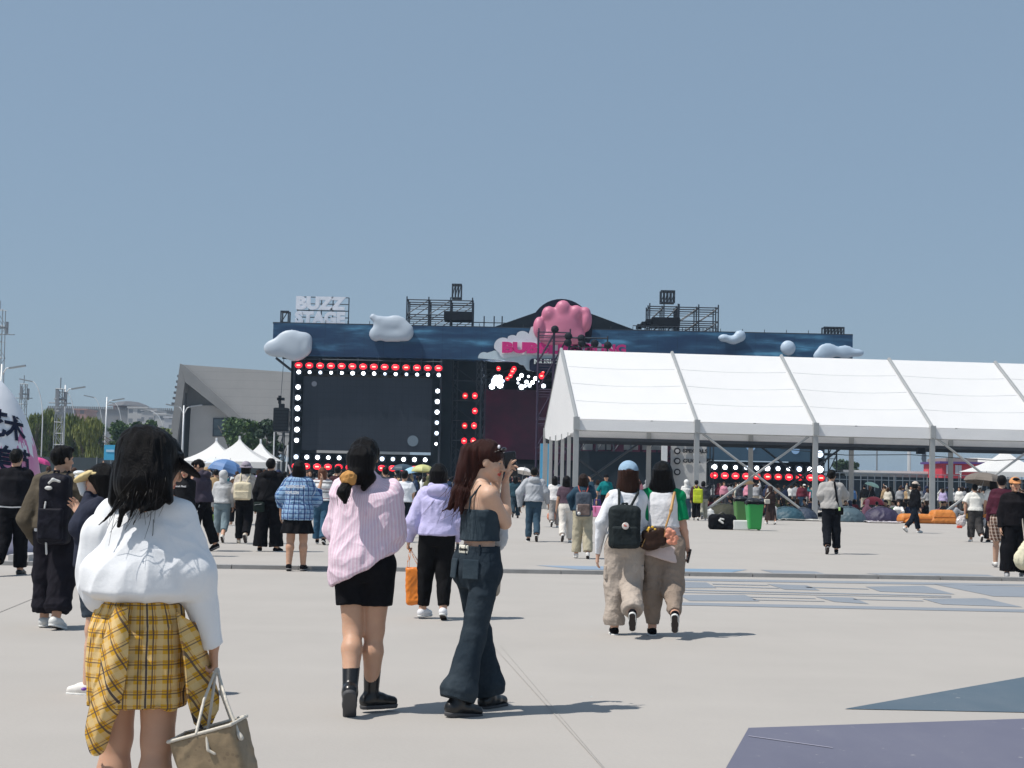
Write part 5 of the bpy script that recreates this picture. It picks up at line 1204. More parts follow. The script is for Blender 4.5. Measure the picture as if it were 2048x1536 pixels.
pts = [mqp(2, 6, ZE - .6) + Vector((0, 0, 0)), mqp(2.6, 6, ZE - .85), mqp(3.2, 6, ZE - .75), mqp(4, 6, ZE - .95), mqp(5, 6, ZE - .6)]; MB().tube(pts, .02, 4).build('cable', dark_metal, mq)
# ================================================================== inflatable pillar, left edge
YP = 26.0; pc = at(-28, 768, YP).x; zt = at(0, 748, YP).z; rad = (at(76, 940, YP).x - pc)
ip = empty('inflatable_pillar', (pc, YP, 0), 0, 'white egg-shaped inflatable pillar with black brush characters and pink painted base', 'inflatable')
def pil_mat():
    m, n, l, b = newmat('pillar_print'); tc = n.new('ShaderNodeTexCoord'); sp = n.new('ShaderNodeSeparateXYZ'); l.new(tc.outputs['Object'], sp.inputs[0])
    spk = noise(n, l, 5.0, 3, stretch=(1, 1, .16)); h = math_n(n, l, 'MULTIPLY_ADD', spk, 3.0, .28); f = math_n(n, l, 'GREATER_THAN', h, sp.outputs[2])
    pk = mixc(n, l, noise(n, l, 3.5, 3, stretch=(1, 1, .4)), (.52, .10, .30), (.66, .36, .50)); c = mixc(n, l, f, mixc(n, l, noise(n, l, 1, 3), (.66, .69, .75), (.74, .76, .80)), pk)
    c = mixc(n, l, math_n(n, l, 'LESS_THAN', sp.outputs[2], .72), c, mixc(n, l, noise(n, l, 2, 3), (.55, .55, .66), (.68, .60, .72)))
    l.new(c, b.inputs['Base Color']); b.inputs['Roughness'].default_value = .45; addbump(n, l, b, noise(n, l, 2.5, 3), .4, .03); return m
prof = [(rad * 1.02, 0), (rad * 1.06, .3), (rad * 1.05, zt * .3), (rad * 1.0, zt * .45), (rad * .90, zt * .6), (rad * .74, zt * .74), (rad * .52, zt * .87), (rad * .28, zt * .96), (rad * .02, zt)]
def rz(z): return float(np.interp(z, [p[1] for p in prof], [p[0] for p in prof]))
MB().lathe([(rz(z), z) for z in np.linspace(0, zt, 28)], (pc, YP, 0), 40).build('body', pil_mat(), ip, smooth=True)
INKB = plain((.015, .02, .045), .5)
def wrap_text(ch, ang, z, size, tilt=0):
    cu = bpy.data.curves.new('t', 'FONT'); cu.body = ch; cu.size = size; cu.offset = size * .03; cu.resolution_u = 2; cu.extrude = .006
    o = bpy.data.objects.new('t', cu); COL.objects.link(o); bpy.context.view_layer.update(); me = bpy.data.meshes.new_from_object(o.evaluated_get(bpy.context.evaluated_depsgraph_get())); bpy.data.objects.remove(o)
    bm = bmesh.new(); bm.from_mesh(me); bmesh.ops.triangulate(bm, faces=bm.faces); bmesh.ops.subdivide_edges(bm, edges=[e for e in bm.edges if e.calc_length() > .06], cuts=2); bm.to_mesh(me); bm.free()
    xs = [v.co.x for v in me.vertices]; cx = (min(xs) + max(xs)) / 2 if xs else 0
    for v in me.vertices:
        x, y, e = v.co.x - cx, v.co.y, v.co.z; x, y = x * math.cos(tilt) - y * math.sin(tilt), x * math.sin(tilt) + y * math.cos(tilt); zz_ = z + y; r = rz(zz_) + .012 + max(0, e); a = ang + x / max(.3, r); v.co = (r * math.sin(a), -r * math.cos(a), zz_)
    me.materials.clear(); obj('character', me, INKB, ip)
for ch, an, z, sz in (('艺', .50, zt * .66, .50), ('美', .60, zt * .47, .46), ('术', 1.02, zt * .64, .44), ('节', 1.06, zt * .46, .42)): wrap_text(ch, an, z, sz, -.12)
# paving steps by the pillar
mb = MB()
for u0, u1, v, h in ((22, 66, 1100, .16), (16, 62, 1122, .10)): a, b = gp(u0, v), gp(u1, v); mb.box2((a.x, a.y, 0), (b.x, a.y + .8, h))
tag(mb.build('kerb_step', plain((.45, .44, .43), .85, var=.2)), kind='structure')
# ================================================================== the people near the camera
def LC(*c): return tuple(c)
WHITE = fabric((.74, .76, .80), var=.04); BLACK = fabric((.006, .006, .008), var=.3); NAVY = fabric((.02, .025, .05)); BEIGE = fabric((.42, .36, .30), var=.1)
RUB = plain((.70, .70, .68), .6, name='rubber'); RUBD = plain((.06, .06, .065), .7, name='dark_rubber'); RUBG = plain((.22, .21, .21), .8, name='worn_rubber'); LEA = plain((.012, .012, .013), .28, name='leather', var=.3)
BH = hairmat((.0035, .003, .0035)); BRH = hairmat((.030, .010, .008))
# ---- 1 white sweatshirt woman, plaid shirt round the waist
p = Person('woman in a loose white sweatshirt with a yellow plaid shirt tied at her waist', 298, 0, 868, 0,
           dict(thick=1, broad=.90, lean=4, head=(-48, 14, 4), legL=(3, 0, 6, 0, 8), legR=(-3, 1, 5, 0, 8), armL=('w', (196, 1130, .08), (250, 1120, .34)), armR=('w', (388, 1150, -.02), (427, 1292, .02))), Y=5.5, vox=.0045,
           hands={'R': dict(d=(.05, .1, -1), n=(-.8, -.3, 0), curl=62, thumb=20)})
L = p.L; pr = [(1.0, .150, .115, 0), (1.010, .190, .138, -.015), (1.04, .222, .160, -.022), (1.11, .226, .162, -.02), (1.20, .200, .144, -.012), (1.28, .168, .118, -.006), (1.335, .120, .085, -.01), (1.378, .080, .066, -.012), (1.40, .066, .062, -.012)]
def m1(V): return np.clip(1.5 - np.abs(V[:, 0]) * 2, .4, 1)
WSW = fabric((.76, .775, .80), var=.03, bump=.14, name='sweat_fabric')
p.top(WSW, prof=pr, hem=1.0, sw=.028, cuff=.040, sleeve=1.0, name='sweatshirt', amp=.013, scale=(5.5, 5.5, 1.3), k=.05)
p.part('sleeve_puff', [Ell(L(204, 1140, .05), (.100, .11, .155), k=.07), Cap(L(205, 1070, 0), L(212, 1185, .02), .078, .070, k=.07)], WSW, amp=.012, scale=(6, 6, 1.5), rel=2)
p.part('collar', [Cap(p.J['ub'](0, -.012, 1.375), p.J['ub'](0, -.012, 1.412), .066, .058, flat=True)], WSW)
PY = plaid((.60, .33, .03), [('x', .056, .40, 0, (.66, .50, .26), .6), ('z', .056, .40, 0, (.66, .50, .26), .6), ('x', .056, .10, .35, (.075, .055, .06), .85), ('x', .056, .05, .15, (.25, .09, .05), .7), ('z', .056, .08, .35, (.10, .075, .07), .8), ('z', .056, .05, .15, (.25, .10, .05), .7), ('x', .168, .05, .6, (.03, .03, .05), .9)])
sk = p.skirt(PY, waist=1.02, hem=.595, hw=.185, hd=.155, ww=.150, name='waist_shirt', amp=.016, scale=(13, 13, 3))
def grid(rows, dy): return [[L(u, v, d) for (u, v), d in zip(r, dd)] for r, dd in zip(rows, dy)]
def cv(V): return np.c_[V[:, 0] * .8 + V[:, 2] * .45, V[:, 1], V[:, 2] * .9 - V[:, 0] * .5]
sheet('tied_sleeve', np.array(grid([((228, 1212), (240, 1214), (254, 1216)), ((206, 1300), (230, 1305), (256, 1310)), ((186, 1395), (210, 1400), (242, 1400)), ((173, 1462), (194, 1472), (228, 1446)), ((176, 1486), (190, 1509), (206, 1498))], [(-.10, -.17, -.16), (-.10, -.20, -.19), (-.10, -.17, -.15), (-.08, -.13, -.1), (-.06, -.1, -.08)])) * p.S, PY, p.root, fold=.011, cuv=cv, th=.008)
p.strands([L(285, 960, -.16), L(262, 1010, -.20), L(238, 1050, -.20)], BH, 16, .06, seed=1); p.strands([L(300, 960, -.16), L(278, 1010, -.2), L(258, 1062, -.22)], BH, 14, .05, seed=3)
sheet('hanging_hem', np.array(grid([((352, 1225), (378, 1240), (400, 1250)), ((366, 1310), (396, 1322), (420, 1322)), ((378, 1395), (408, 1405), (438, 1382)), ((392, 1448), (414, 1460), (438, 1420))], [(-.10, -.07, .0), (-.12, -.05, .03), (-.10, -.03, .05), (-.06, 0, .05)])) * p.S, PY, p.root, fold=.011, cuv=cv, th=.008)
H = p.J['H']
lk = [(L(290, 985, -.10), L(246, 1020, -.13), .030, .014), (L(246, 1020, -.13), L(238, 1052, -.14), .014, .006), (L(268, 1000, -.12), L(262, 1030, -.15), .018, .006), (L(262, 1030, -.15), L(250, 1060, -.17), .006, .003), (L(240, 1000, -.1), L(222, 1028, -.12), .016, .006), (L(222, 1028, -.12), L(198, 1050, -.14), .006, .003),
      (L(300, 990, -.1), L(284, 1020, -.15), .03, .008), (L(284, 1020, -.15), L(266, 1050, -.18), .007, .003), (L(325, 940, -.06), L(338, 1000, -.08), .05, .02), (L(245, 930, -.02), L(232, 1000, -.04), .05, .03)]
lk = [(a, b, r1 * .75, r2) for a, b, r1, r2 in lk] + [(L(286, 900, -.03), L(280, 965, -.07), .102, .100), (L(305, 900, -.02), L(303, 960, -.06), .09, .08)]
p.hair(BH, 'long', .185, .112, locks=lk, spread=.0, amp=.005, face_sub=False)
Mh = H @ Matrix.Rotation(R(-12), 4, 'Z')
p.part('sun_visor', [Ell(T3(Mh, (0, -.016, .045)), (.089, .108, .094), Mh)], LEA, cuts=[(T3(Mh, (0, 0, .070)), Mh.to_3x3() @ Vector((0, 0, 1))), (T3(Mh, (0, 0, .028)), Mh.to_3x3() @ Vector((0, 0, -1)))])
p.part('visor_brim', [Ell(T3(Mh, (0, .085, .030)), (.088, .100, .014), Mh @ Matrix.Rotation(-.35, 4, 'X'))], BLACK, cuts=[(T3(Mh, (0, .03, 0)), Mh.to_3x3() @ Vector((0, -1, 0)))])
# her tote bag
def leather_canvas():
    m, n, l, b = newmat('printed_canvas'); a = noise(n, l, 16, 6, rough=.7); v = n.new('ShaderNodeTexVoronoi'); v.inputs['Scale'].default_value = 26; tc = n.new('ShaderNodeTexCoord'); l.new(tc.outputs['Object'], v.inputs['Vector'])
    c = mixc(n, l, a, (.14, .10, .06), (.35, .265, .16)); c = mixc(n, l, math_n(n, l, 'MULTIPLY', math_n(n, l, 'LESS_THAN', v.outputs['Distance'], .2), .5), c, (.16, .11, .07)); l.new(c, b.inputs['Base Color']); b.inputs['Roughness'].default_value = .5; addbump(n, l, b, a, .3, .01); return m
CANV = leather_canvas(); STRAP = plain((.58, .54, .47), .5, name='pale_leather')
BR = Matrix.Rotation(R(-18), 4, 'Y') @ Matrix.Rotation(R(-14), 4, 'Z')
c0 = L(440, 1545, -.10)
e = p.thing('tote_bag', 'taupe patterned tote bag with pale straps held in her right hand', 'tote bag', [RBox(c0, (.130, .072, .175), .02, BR, taper=.06)], CANV, L(440, 1590, -.1), vox=.005,
            sub=[RBox(tuple(np.array(c0) + np.array(BR.to_3x3() @ Vector((0, 0, .10)))), (.118, .060, .12), .02, BR, taper=.05)], amp=.006, scale=(8, 8, 8),
            parts=[('rim', [Cap(tuple(np.array(c0) + np.array(BR.to_3x3() @ Vector((a * .134, b_ * .075, .172)))), tuple(np.array(c0) + np.array(BR.to_3x3() @ Vector((c_ * .134, d * .075, .172)))), .007) for a, b_, c_, d in ((-1, -1, 1, -1), (1, -1, 1, 1), (1, 1, -1, 1), (-1, 1, -1, -1))], STRAP, dict(k=.004)),
                   ('handle', [Cap(L(432, 1338, .0), L(408, 1400, -.10), .0065, k=.003), Cap(L(408, 1400, -.10), L(392, 1468, -.17), .0065, k=.003), Cap(L(434, 1338, 0), L(452, 1400, -.12), .0065, k=.003), Cap(L(452, 1400, -.12), L(478, 1470, -.17), .007, k=.003), Cap(L(478, 1470, -.17), L(482, 1476, -.175), .011, k=.003)], STRAP, dict(k=.003)),
                   ('handle', [Cap(L(432, 1338, .03), L(424, 1400, -.06), .0065, k=.003), Cap(L(424, 1400, -.06), L(414, 1470, -.06), .0065, k=.003), Cap(L(436, 1338, .03), L(444, 1390, .0), .0065, k=.003), Cap(L(444, 1390, 0), L(462, 1440, .02), .0065, k=.003)], STRAP, dict(k=.003)),
                   ('tag', [Cap(L(413, 1465, -.17), L(416, 1500, -.18), .007), Cap(L(416, 1500, -.18), L(430, 1508, -.18), .006)], STRAP, dict(k=.003))])
# ---- 2 pink striped shirt woman
p = Person('woman seen from behind in an oversized pink striped shirt, black shorts and black ankle boots', 722, 1424, 877, 0,
           dict(thick=1, lean=4, head=(16, 16, -8), legL=(-4, -3, 26, 52, 4), legR=(1, -2, 3, 0, 62), armL=('w', (676, 1060, .12), (700, 1010, .28)), armR=('w', (784, 1070, .0), (786, 1008, .16))), vox=.0055,
           hands={'R': dict(d=(.25, .1, 1), n=(-.8, .4, .1), curl=50, thumb=30, spread=4)}, skin=(.55, .34, .23))
L = p.L
PINK = plaid((.74, .56, .66), [('x', .020, .30, 0, (.78, .68, .76), .8), ('x', .020, .10, .5, (.60, .34, .46), .45)], name='striped_cotton', warp=.004)
hp = (L(668, 1168), (.19, 0, -.35))
pr = [(.72, .205, .150, -.02), (.82, .215, .160, -.025), (.92, .212, .158, -.025), (1.02, .205, .150, -.02), (1.12, .200, .146, -.014), (1.22, .196, .142, -.01), (1.30, .182, .122, -.01), (1.345, .145, .09, -.012), (1.378, .09, .072, -.012), (1.40, .064, .062, -.012)]
p.top(PINK, prof=pr, hem=.72, sleeve=.80, sw=.040, cuff=.050, cuts=[hp], amp=.017, scale=(6.5, 6.5, 5.5), name='shirt', k=.03)
p.part('collar', [Cap(p.J['ub'](0, -.014, 1.372), p.J['ub'](0, -.010, 1.415), .070, .060, flat=True)], PINK, rel=1)
p.part('back_yoke', [Cap(p.J['ub'](-.12, -.118, 1.262), p.J['ub'](.12, -.118, 1.262), .007), Cap(p.J['ub'](.005, -.15, 1.25), p.J['ub'](.008, -.165, 1.17), .006)], PINK)
p.trousers(fabric((.008, .008, .010), var=.2), length=.30, th=.108, kn=.098, waist=1.0, name='shorts', amp=.005)
p.shoes(LEA, RUBD, 'boot', boot=.15, big=1.16)
for nm in 'LR': an, kk = p.J['ank' + nm], p.J['knee' + nm]; q = an + (kk - an) * .34; p.part('boot_strap', [Cap(q - V3(.035, .02, 0), q + V3(.035, -.02, 0), .012)], LEA, vox=.006)
p.hair(BH, 'custom', locks=[(L(723, 918, -.03), L(722, 945, -.05), .094, .080), (L(738, 955, -.06), L(728, 975, -.09), .045, .02), (L(712, 950, -.08), L(700, 960, -.13), .06, .04)], amp=.005)
p.part('ponytail', [Cap(L(697, 962, -.17), L(687, 985, -.215), .030, .037), Cap(L(687, 985, -.215), L(690, 1004, -.22), .034, .012)], BH, amp=.004, scale=(60, 60, 6))
p.strands([L(700, 950, -.14), L(690, 985, -.24), L(693, 1010, -.22)], BH, 14, .03, seed=2)
p.part('scrunchie', [Ell(L(697, 957, -.185), (.050, .038, .044))], fabric((.55, .28, .09)), amp=.008, scale=(40, 40, 40))
e = p.thing('tablet', 'flat dark grey tablet raised in her right hand beside the ponytailed head', 'tablet', [RBox(L(768, 969, .26), (.088, .010, .050), .008, Matrix.Rotation(R(18), 4, 'Y') @ Matrix.Rotation(R(12), 4, 'X'))], plain((.05, .055, .065), .5), L(768, 969, .26), parts=[('screen', [RBox(L(768, 969, .272), (.08, .003, .043), .002, Matrix.Rotation(R(18), 4, 'Y') @ Matrix.Rotation(R(12), 4, 'X'))], plain((.02, .02, .025), .15), {})])
# ---- 3 denim corset woman raising her phone
DEN = denim((.012, .022, .034), (.085, .105, .12)); DEN2 = denim((.020, .034, .048), (.10, .13, .15))
p = Person('woman in a denim corset top and wide dark jeans raising a phone, face in profile', 950, 1424, 881, -48,
           dict(lean=2, twist=-20, broad=.94, head=(-24, 14, 0), legR=(-14, 0, 3, 6, 12), legL=(14, 0, 3, 0, 10), armR=('w', (1010, 1046, -.02), (1011, 966, .04)), armL=('w', (988, 1040, .26), (992, 975, .30))), vox=.005, skin=(.60, .40, .29), lips=(.80, .20, .22),
           hands={'R': dict(d=(.15, .1, 1), n=(.75, .75, 0), curl=16, thumb=50, spread=11, side=1, fing=(6, 18, 40, 46)), 'L': dict(d=(.1, 0, 1), n=(.5, -.4, 0), curl=30)})
L = p.L; D = p.D
p.J['legs'] = 1
p.top(DEN2, loose=.006, hem=1.045, both=(0, 0), neck=False, zhi=1.232, name='corset_top', amp=.004, scale=(9, 9, 9), k=.01)
ub = p.J['ub']
p.part('shoulder_strap', [Cap(ub(.082, -.106, 1.22), ub(.090, -.104, 1.30), .0065), Cap(ub(.090, -.104, 1.30), ub(.095, -.045, 1.378), .0065), Cap(ub(.095, -.03, 1.372), ub(.09, .05, 1.34), .0055)], DEN, k=.004)
p.part('shoulder_strap', [Cap(ub(-.082, -.106, 1.22), ub(-.090, -.104, 1.30), .0065), Cap(ub(-.090, -.104, 1.30), ub(-.095, -.045, 1.378), .0065)], DEN, k=.004)
p.part('corset_seam', [Loft([(ub(0, 0, 1.118)[2], *ub(0, 0, 1.118)[:2], .149, .108), (ub(0, 0, 1.128)[2], *ub(0, 0, 1.128)[:2], .150, .109)], yaw=p.J['twist'])], denim((.09, .11, .13), (.2, .22, .25)))
tr = p.trousers(DEN, th=.084, kn=.068, cu=.098, length=.985, waist=1.0, loose=.004, amp=.009, scale=(6, 6, 5), name='jeans', bunch=.002)
p.part('waistband', [Loft([(.972 + p.J['dz'], 0, -.004, .157, .112), (1.012 + p.J['dz'], 0, -.004, .152, .108)], e=2.2)], DEN, amp=.002)
for a in (-.5, .15, .75): p.part('belt_loop', [Cap((math.sin(a) * .164, -math.cos(a) * .12, .965 + p.J['dz']), (math.sin(a) * .160, -math.cos(a) * .118, 1.018 + p.J['dz']), .008)], DEN)
pk_ = p.part('back_pocket', [RBox((.085, -.132, .875 + p.J['dz']), (.052, .006, .060), .004, Matrix.Rotation(R(26), 4, 'Z') @ Matrix.Rotation(R(-4), 4, 'X'))], DEN2); p.part('back_pocket', [RBox((-.072, -.132, .875 + p.J['dz']), (.052, .006, .060), .004, Matrix.Rotation(R(-24), 4, 'Z') @ Matrix.Rotation(R(-6), 4, 'X'))], DEN2)
lp = p.part('label_patch', [RBox((-.002, -.116, .992 + p.J['dz']), (.040, .008, .026), .004)], plain((.74, .72, .62), .5)); 
tx = text3('denim', 0, 0, 0, .030, plain((.02, .02, .02), .5), None, name='patch_lettering', ext=.001, bold=.0006); tx.parent = lp; tx.location = Vector((-.034, -.1255, .984 + p.J['dz'])) * p.S
p.part('hip_scarf', [Cap(L(993, 1135, .0), L(988, 1180, -.02), .020, .034), Cap(L(990, 1120, .02), L(994, 1145, 0), .012, .02)], fabric((.42, .36, .29)), amp=.008, scale=(30, 30, 12))
p.shoes(LEA, RUBD, 'boot', boot=.05, big=1.18)
H = p.J['H']
bk = lambda *a: V3(*T3(H, a))
p.hair(BRH, 'custom', xsub=[Ell(T3(H, (s_ * .098, .045, -.045)), (.048, .070, .070), H, k=.02) for s_ in (-1, 1)] + [Ell(T3(H, (0, .06, -.12)), (.12, .075, .07), H, k=.02)], locks=[(bk(0, -.07, .02), bk(0, -.085, -.09), .075, .058), (bk(0, -.085, -.09), L(918, 985, -.02), .058, .050), (L(918, 985, -.02), L(902, 1012, -.03), .046, .020), (L(902, 1012, -.03), L(886, 1022, -.03), .020, .005), (L(925, 985, -.06), L(908, 1024, -.08), .034, .006), (L(932, 985, -.06), L(922, 1028, -.10), .026, .005), (L(940, 905, 0), L(924, 960, -.02), .06, .05)], amp=.006)
p.strands([L(930, 950, -.08), L(908, 1000, -.09), L(886, 1026, -.08)], BRH, 30, .06, seed=4); p.strands([L(938, 950, -.08), L(922, 1000, -.11), L(912, 1032, -.11)], BRH, 20, .05, seed=6); gl = plain((.01, .01, .014), .12, name='tinted_lens')
p.part('sunglasses', [Ell(T3(H, (-.034, .070, .088)), (.030, .012, .022), H @ Matrix.Rotation(-.9, 4, 'X')), Ell(T3(H, (.034, .070, .088)), (.030, .012, .022), H @ Matrix.Rotation(-.9, 4, 'X')), Cap(T3(H, (.066, .06, .082)), T3(H, (.084, -.02, .03)), .004), Cap(T3(H, (-.066, .06, .082)), T3(H, (-.084, -.02, .03)), .004), Cap(T3(H, (-.03, .075, .085)), T3(H, (.03, .075, .085)), .005)], gl, k=.004)
p.part('hair_clip', [Ell(T3(H, (.058, .045, .098)), (.010, .008, .014))], plain((.8, .78, .85), .3))
e = p.thing('smartphone', 'black smartphone held up by the woman in the denim corset', 'phone', [RBox(L(1021, 928, .12), (.008, .040, .078), .006, Matrix.Rotation(R(-28), 4, 'Z') @ Matrix.Rotation(R(8), 4, 'X'))], plain((.012, .013, .018), .2), L(1014, 930, .20), parts=[('camera_lens', [Ell(L(1012, 920, .19), (.010, .014, .014))], gl, {})])
e = p.thing('shoulder_bag', 'pale grey pouch bag hanging at the far side of the denim corset woman', 'bag', [Ell(L(994, 1068, .16), (.075, .05, .105)), Cap(L(985, 1040, .14), L(980, 1000, .12), .014, .01)], fabric((.50, .52, .55)), L(994, 1095, .16), amp=.01, scale=(18, 18, 8), parts=[('flap', [Ell(L(996, 1050, .13), (.05, .03, .05))], fabric((.62, .63, .66)), {})])
# ---- 4 man with the big black backpack
OLV = fabric((.085, .070, .050), var=.15)
p = Person('young man in an olive jacket with a big black backpack and baggy black trousers', 106, 1256, 890, -6,
           dict(lean=3, broad=1.12, head=(-34, 4, 0), legL=(5, 2, 4, 0, 8), legR=(-6, 1, 12, 14, 10), armL=('w', (56, 1040, -.02), (78, 1085, .12)), armR=('w', (166, 1045, .0), (170, 1085, .2))), male=True, vox=.008)
L = p.L
p.top(OLV, loose=.052, hem=.90, sw=.045, cuff=.05, name='jacket', amp=.015, scale=(6, 6, 4))
p.top(WHITE, loose=.022, hem=.865, sleeve=.1, sw=-.01, name='undershirt', both=(0, 0), zhi=1.0, neck=False)
p.trousers(fabric((.014, .013, .018), var=.3), th=.125, kn=.118, cu=.098, length=.93, waist=1.0, amp=.014, bunch=.008)
p.shoes(plain((.62, .62, .60), .5, name='trainer'), RUB, big=1.15)
p.part('shoe_panel', [Ell(p.J['ank' + n_] - p.J['fw' + n_] * .03 - p.J['up' + n_] * .03, (.036, .034, .022)) for n_ in 'LR'][:1], BLACK)
p.hair(BH, 'short', amp=.006)
BKM = fabric((.012, .012, .018), rough=.6, var=.5, name='nylon'); Bc = L(110, 1015, -.20)
def pack(p, label, uc, v0, v1, wpx, dy, mat, depth=.07, extras=(), straps=None, strapmat=None, nm='backpack', pocket=True, origin=None, vox=None, pocketmat=None, strap_uv=None):
    L = p.L; c = L(uc, (v0 + v1) / 2, dy); h = abs(L(uc, v0, dy)[2] - L(uc, v1, dy)[2]) / 2; w = wpx / FPX * p.g.y / p.S / 2
    fwd = p.D(0, 1, 0); pr = [RBox(c, (w, depth, h), min(.05, depth * .8), k=.02), Ell(c + V3(0, 0, h * .55), (w * .94, depth * .95, h * .5), k=.03)]
    parts = []
    if pocket: parts.append(('front_pocket', [RBox(c + V3(0, -depth * .95, -h * .42), (w * .82, depth * .42, h * .46), .022)], pocketmat or mat, dict(amp=.004, scale=(14, 14, 8))))
    ub = p.J['ub']; bz = p.J['lean']
    for s in (-1, 1):
        a = ub(s * .085, -.14, 1.25 - .04); sh = ub(s * .095, -.03, 1.405 + .012); top_ = c + V3(s * w * .35, .03, h * .93)
        parts.append(('strap', [Cap(top_, ub(s * .09, -.105, 1.36), .013, k=.005), Cap(ub(s * .09, -.105, 1.36), sh, .013, k=.005), Cap(sh, ub(s * .10, .09, 1.33), .014, k=.005)], strapmat or mat, {}))
    parts.append(('grab_loop', [Cap(c + V3(-.03, .0, h * .95), c + V3(-.02, .0, h * 1.12), .007), Cap(c + V3(-.02, 0, h * 1.12), c + V3(.02, 0, h * 1.12), .007), Cap(c + V3(.02, 0, h * 1.12), c + V3(.03, 0, h * .95), .007)], strapmat or mat, {}))
    parts += list(extras)
    return p.thing(nm, label, 'backpack', pr, mat, c - V3(0, 0, h), parts=parts, amp=.005, scale=(9, 9, 9), k=.02, vox=vox), c, w, h
WP = plain((.62, .62, .60), .4)
pack(p, 'tall black printed backpack with a white loop and a long white buckle strap', 110, 950, 1088, 60, -.24, BKM, .085, extras=[
    ('white_loop', [Cap(L(98, 966, -.36), L(106, 959, -.37), .012), Cap(L(106, 959, -.37), L(119, 963, -.36), .012)], WP, {}), ('badge', [Ell(L(97, 976, -.335), (.038, .012, .020))], WP, {}), ('buckle_strap', [Cap(L(91, 1004, -.335), L(88, 1030, -.335), .009), Cap(L(88, 1030, -.335), L(93, 1066, -.34), .011)], WP, {}), ('hanging_strap', [Cap(L(92, 1085, -.30), L(93, 1108, -.3), .010)], WP, {}),
    ('side_print', [Ell(L(104, 1060, -.333), (.045, .008, .04)), Ell(L(100, 1030, -.333), (.02, .008, .05))], fabric((.05, .06, .10), var=.6), {})])
# ---- 5 man in black, left edge
p = Person('man in black jacket and trousers walking away at the far left edge', 22, 1150, 897, 0, dict(lean=2, broad=1.12, legL=(-8, 1, 34, 52, 4), legR=(4, 2, 3, 0, 8), armL=(4, 10, 10, 2), armR=('w', (62, 1000, .02), (56, 1030, .16))), male=True, vox=.010)
p.top(fabric((.010, .010, .013), var=.3), loose=.036, hem=.905, sw=.028, name='jacket', amp=.01); p.top(WHITE, loose=.016, hem=.885, both=(0, 0), zhi=1.0, neck=False, name='undershirt'); p.trousers(BLACK, th=.098, kn=.085, cu=.085, waist=1.0); p.shoes(LEA, RUBG); p.hair(BH, 'short', amp=.006)
# ---- 6 woman with straw visor
p = Person('woman in profile with a straw visor, navy jacket and denim shorts, hand at her mouth', 188, 1394, 926, 84, dict(thick=1, lean=1, head=(4, 2, 0), legL=(-10, 2, 8, 6, 5), legR=(8, 2, 4, 0, 5), armL=('w', (166, 1052, -.10), (180, 985, -.02)), armR=('w', (175, 1060, .2), (160, 1030, .25))), vox=.007, skin=(.60, .38, .27), lips=(.85, .22, .22),
           hands={'L': dict(d=(.35, 0, 1), n=(.2, -1, 0), curl=55, thumb=30)})
L = p.L; p.top(fabric((.022, .026, .045)), loose=.05, hem=.93, sw=.042, cuff=.034, name='jacket', amp=.014); p.trousers(denim((.015, .024, .036)), length=.34, th=.115, kn=.112, name='shorts', waist=1.0)
p.shoes(plain((.75, .72, .68), .5, name='trainer'), RUB, sock=fabric((.7, .7, .68)), big=1.1); p.hair(BH, 'long', .34, .085, flow=tuple(p.D(.06, 0, 0)[:2])); p.part('shoe_stripe', [Ell(L(168, 1378, -.06), (.03, .02, .012))], plain((.18, .06, .35), .5)); 
p.cap(fabric((.62, .50, .26)), kind='visor', brimlen=.105)
e = p.thing('plastic_cup', 'clear milky plastic cup held up beside the straw visor', 'cup', [Cap(L(168, 985, .0), L(160, 950, .02), .030, .042, flat=True)], plain((.60, .63, .66), .15, name='cup_plastic'), L(168, 990, 0), parts=[('lid', [Ell(L(159, 946, .02), (.045, .045, .020))], plain((.72, .75, .78), .15), {})])
# ---- 7, 8 the couple
CARGO = fabric((.41, .35, .30), var=.10, bump=.5)
p = Person('woman in a pale blue cap, white long-sleeved top and beige cargo trousers, back turned', 1248, 1270, 923, 0, dict(lean=3, side=2, head=(0, -2, 0), legL=(3, 1, 4, 0, 6), legR=(-8, -3, 46, 58, 6), armL=('w', (1204, 1045, -.02), (1196, 1108, .06)), armR=('w', (1286, 1045, .02), (1292, 1085, .18))), vox=.008,
           hands={'L': dict(curl=20, spread=7)}, skin=(.62, .40, .30))
L = p.L; p.top(WHITE, loose=.014, hem=.96, sw=.012, cuff=.032, name='long_sleeved_top', amp=.009); p.trousers(CARGO, th=.112, kn=.102, cu=.088, length=.97, waist=1.0, amp=.014, bunch=.004); p.shoes(BLACK, RUB)
p.part('thigh_pocket', [RBox(p.J['kneeL'] + V3(-.085, -.01, .13), (.028, .06, .07), .014)], CARGO, amp=.004); p.part('thigh_pocket', [RBox(p.J['kneeR'] + V3(.085, .01, .13), (.028, .06, .07), .014)], CARGO, amp=.004)
p.hair(hairmat((.03, .014, .010)), 'bob', .18, .098, spread=.004); p.cap(fabric((.27, .40, .53), var=.08), kind='cap', name='baseball_cap')
KAN = fabric((.022, .028, .030), rough=.7, var=.25, name='waxed_canvas'); WR = plain((.75, .70, .66), .5); RD = plain((.55, .10, .06), .5)
lg = L(1251, 1052, -.275)
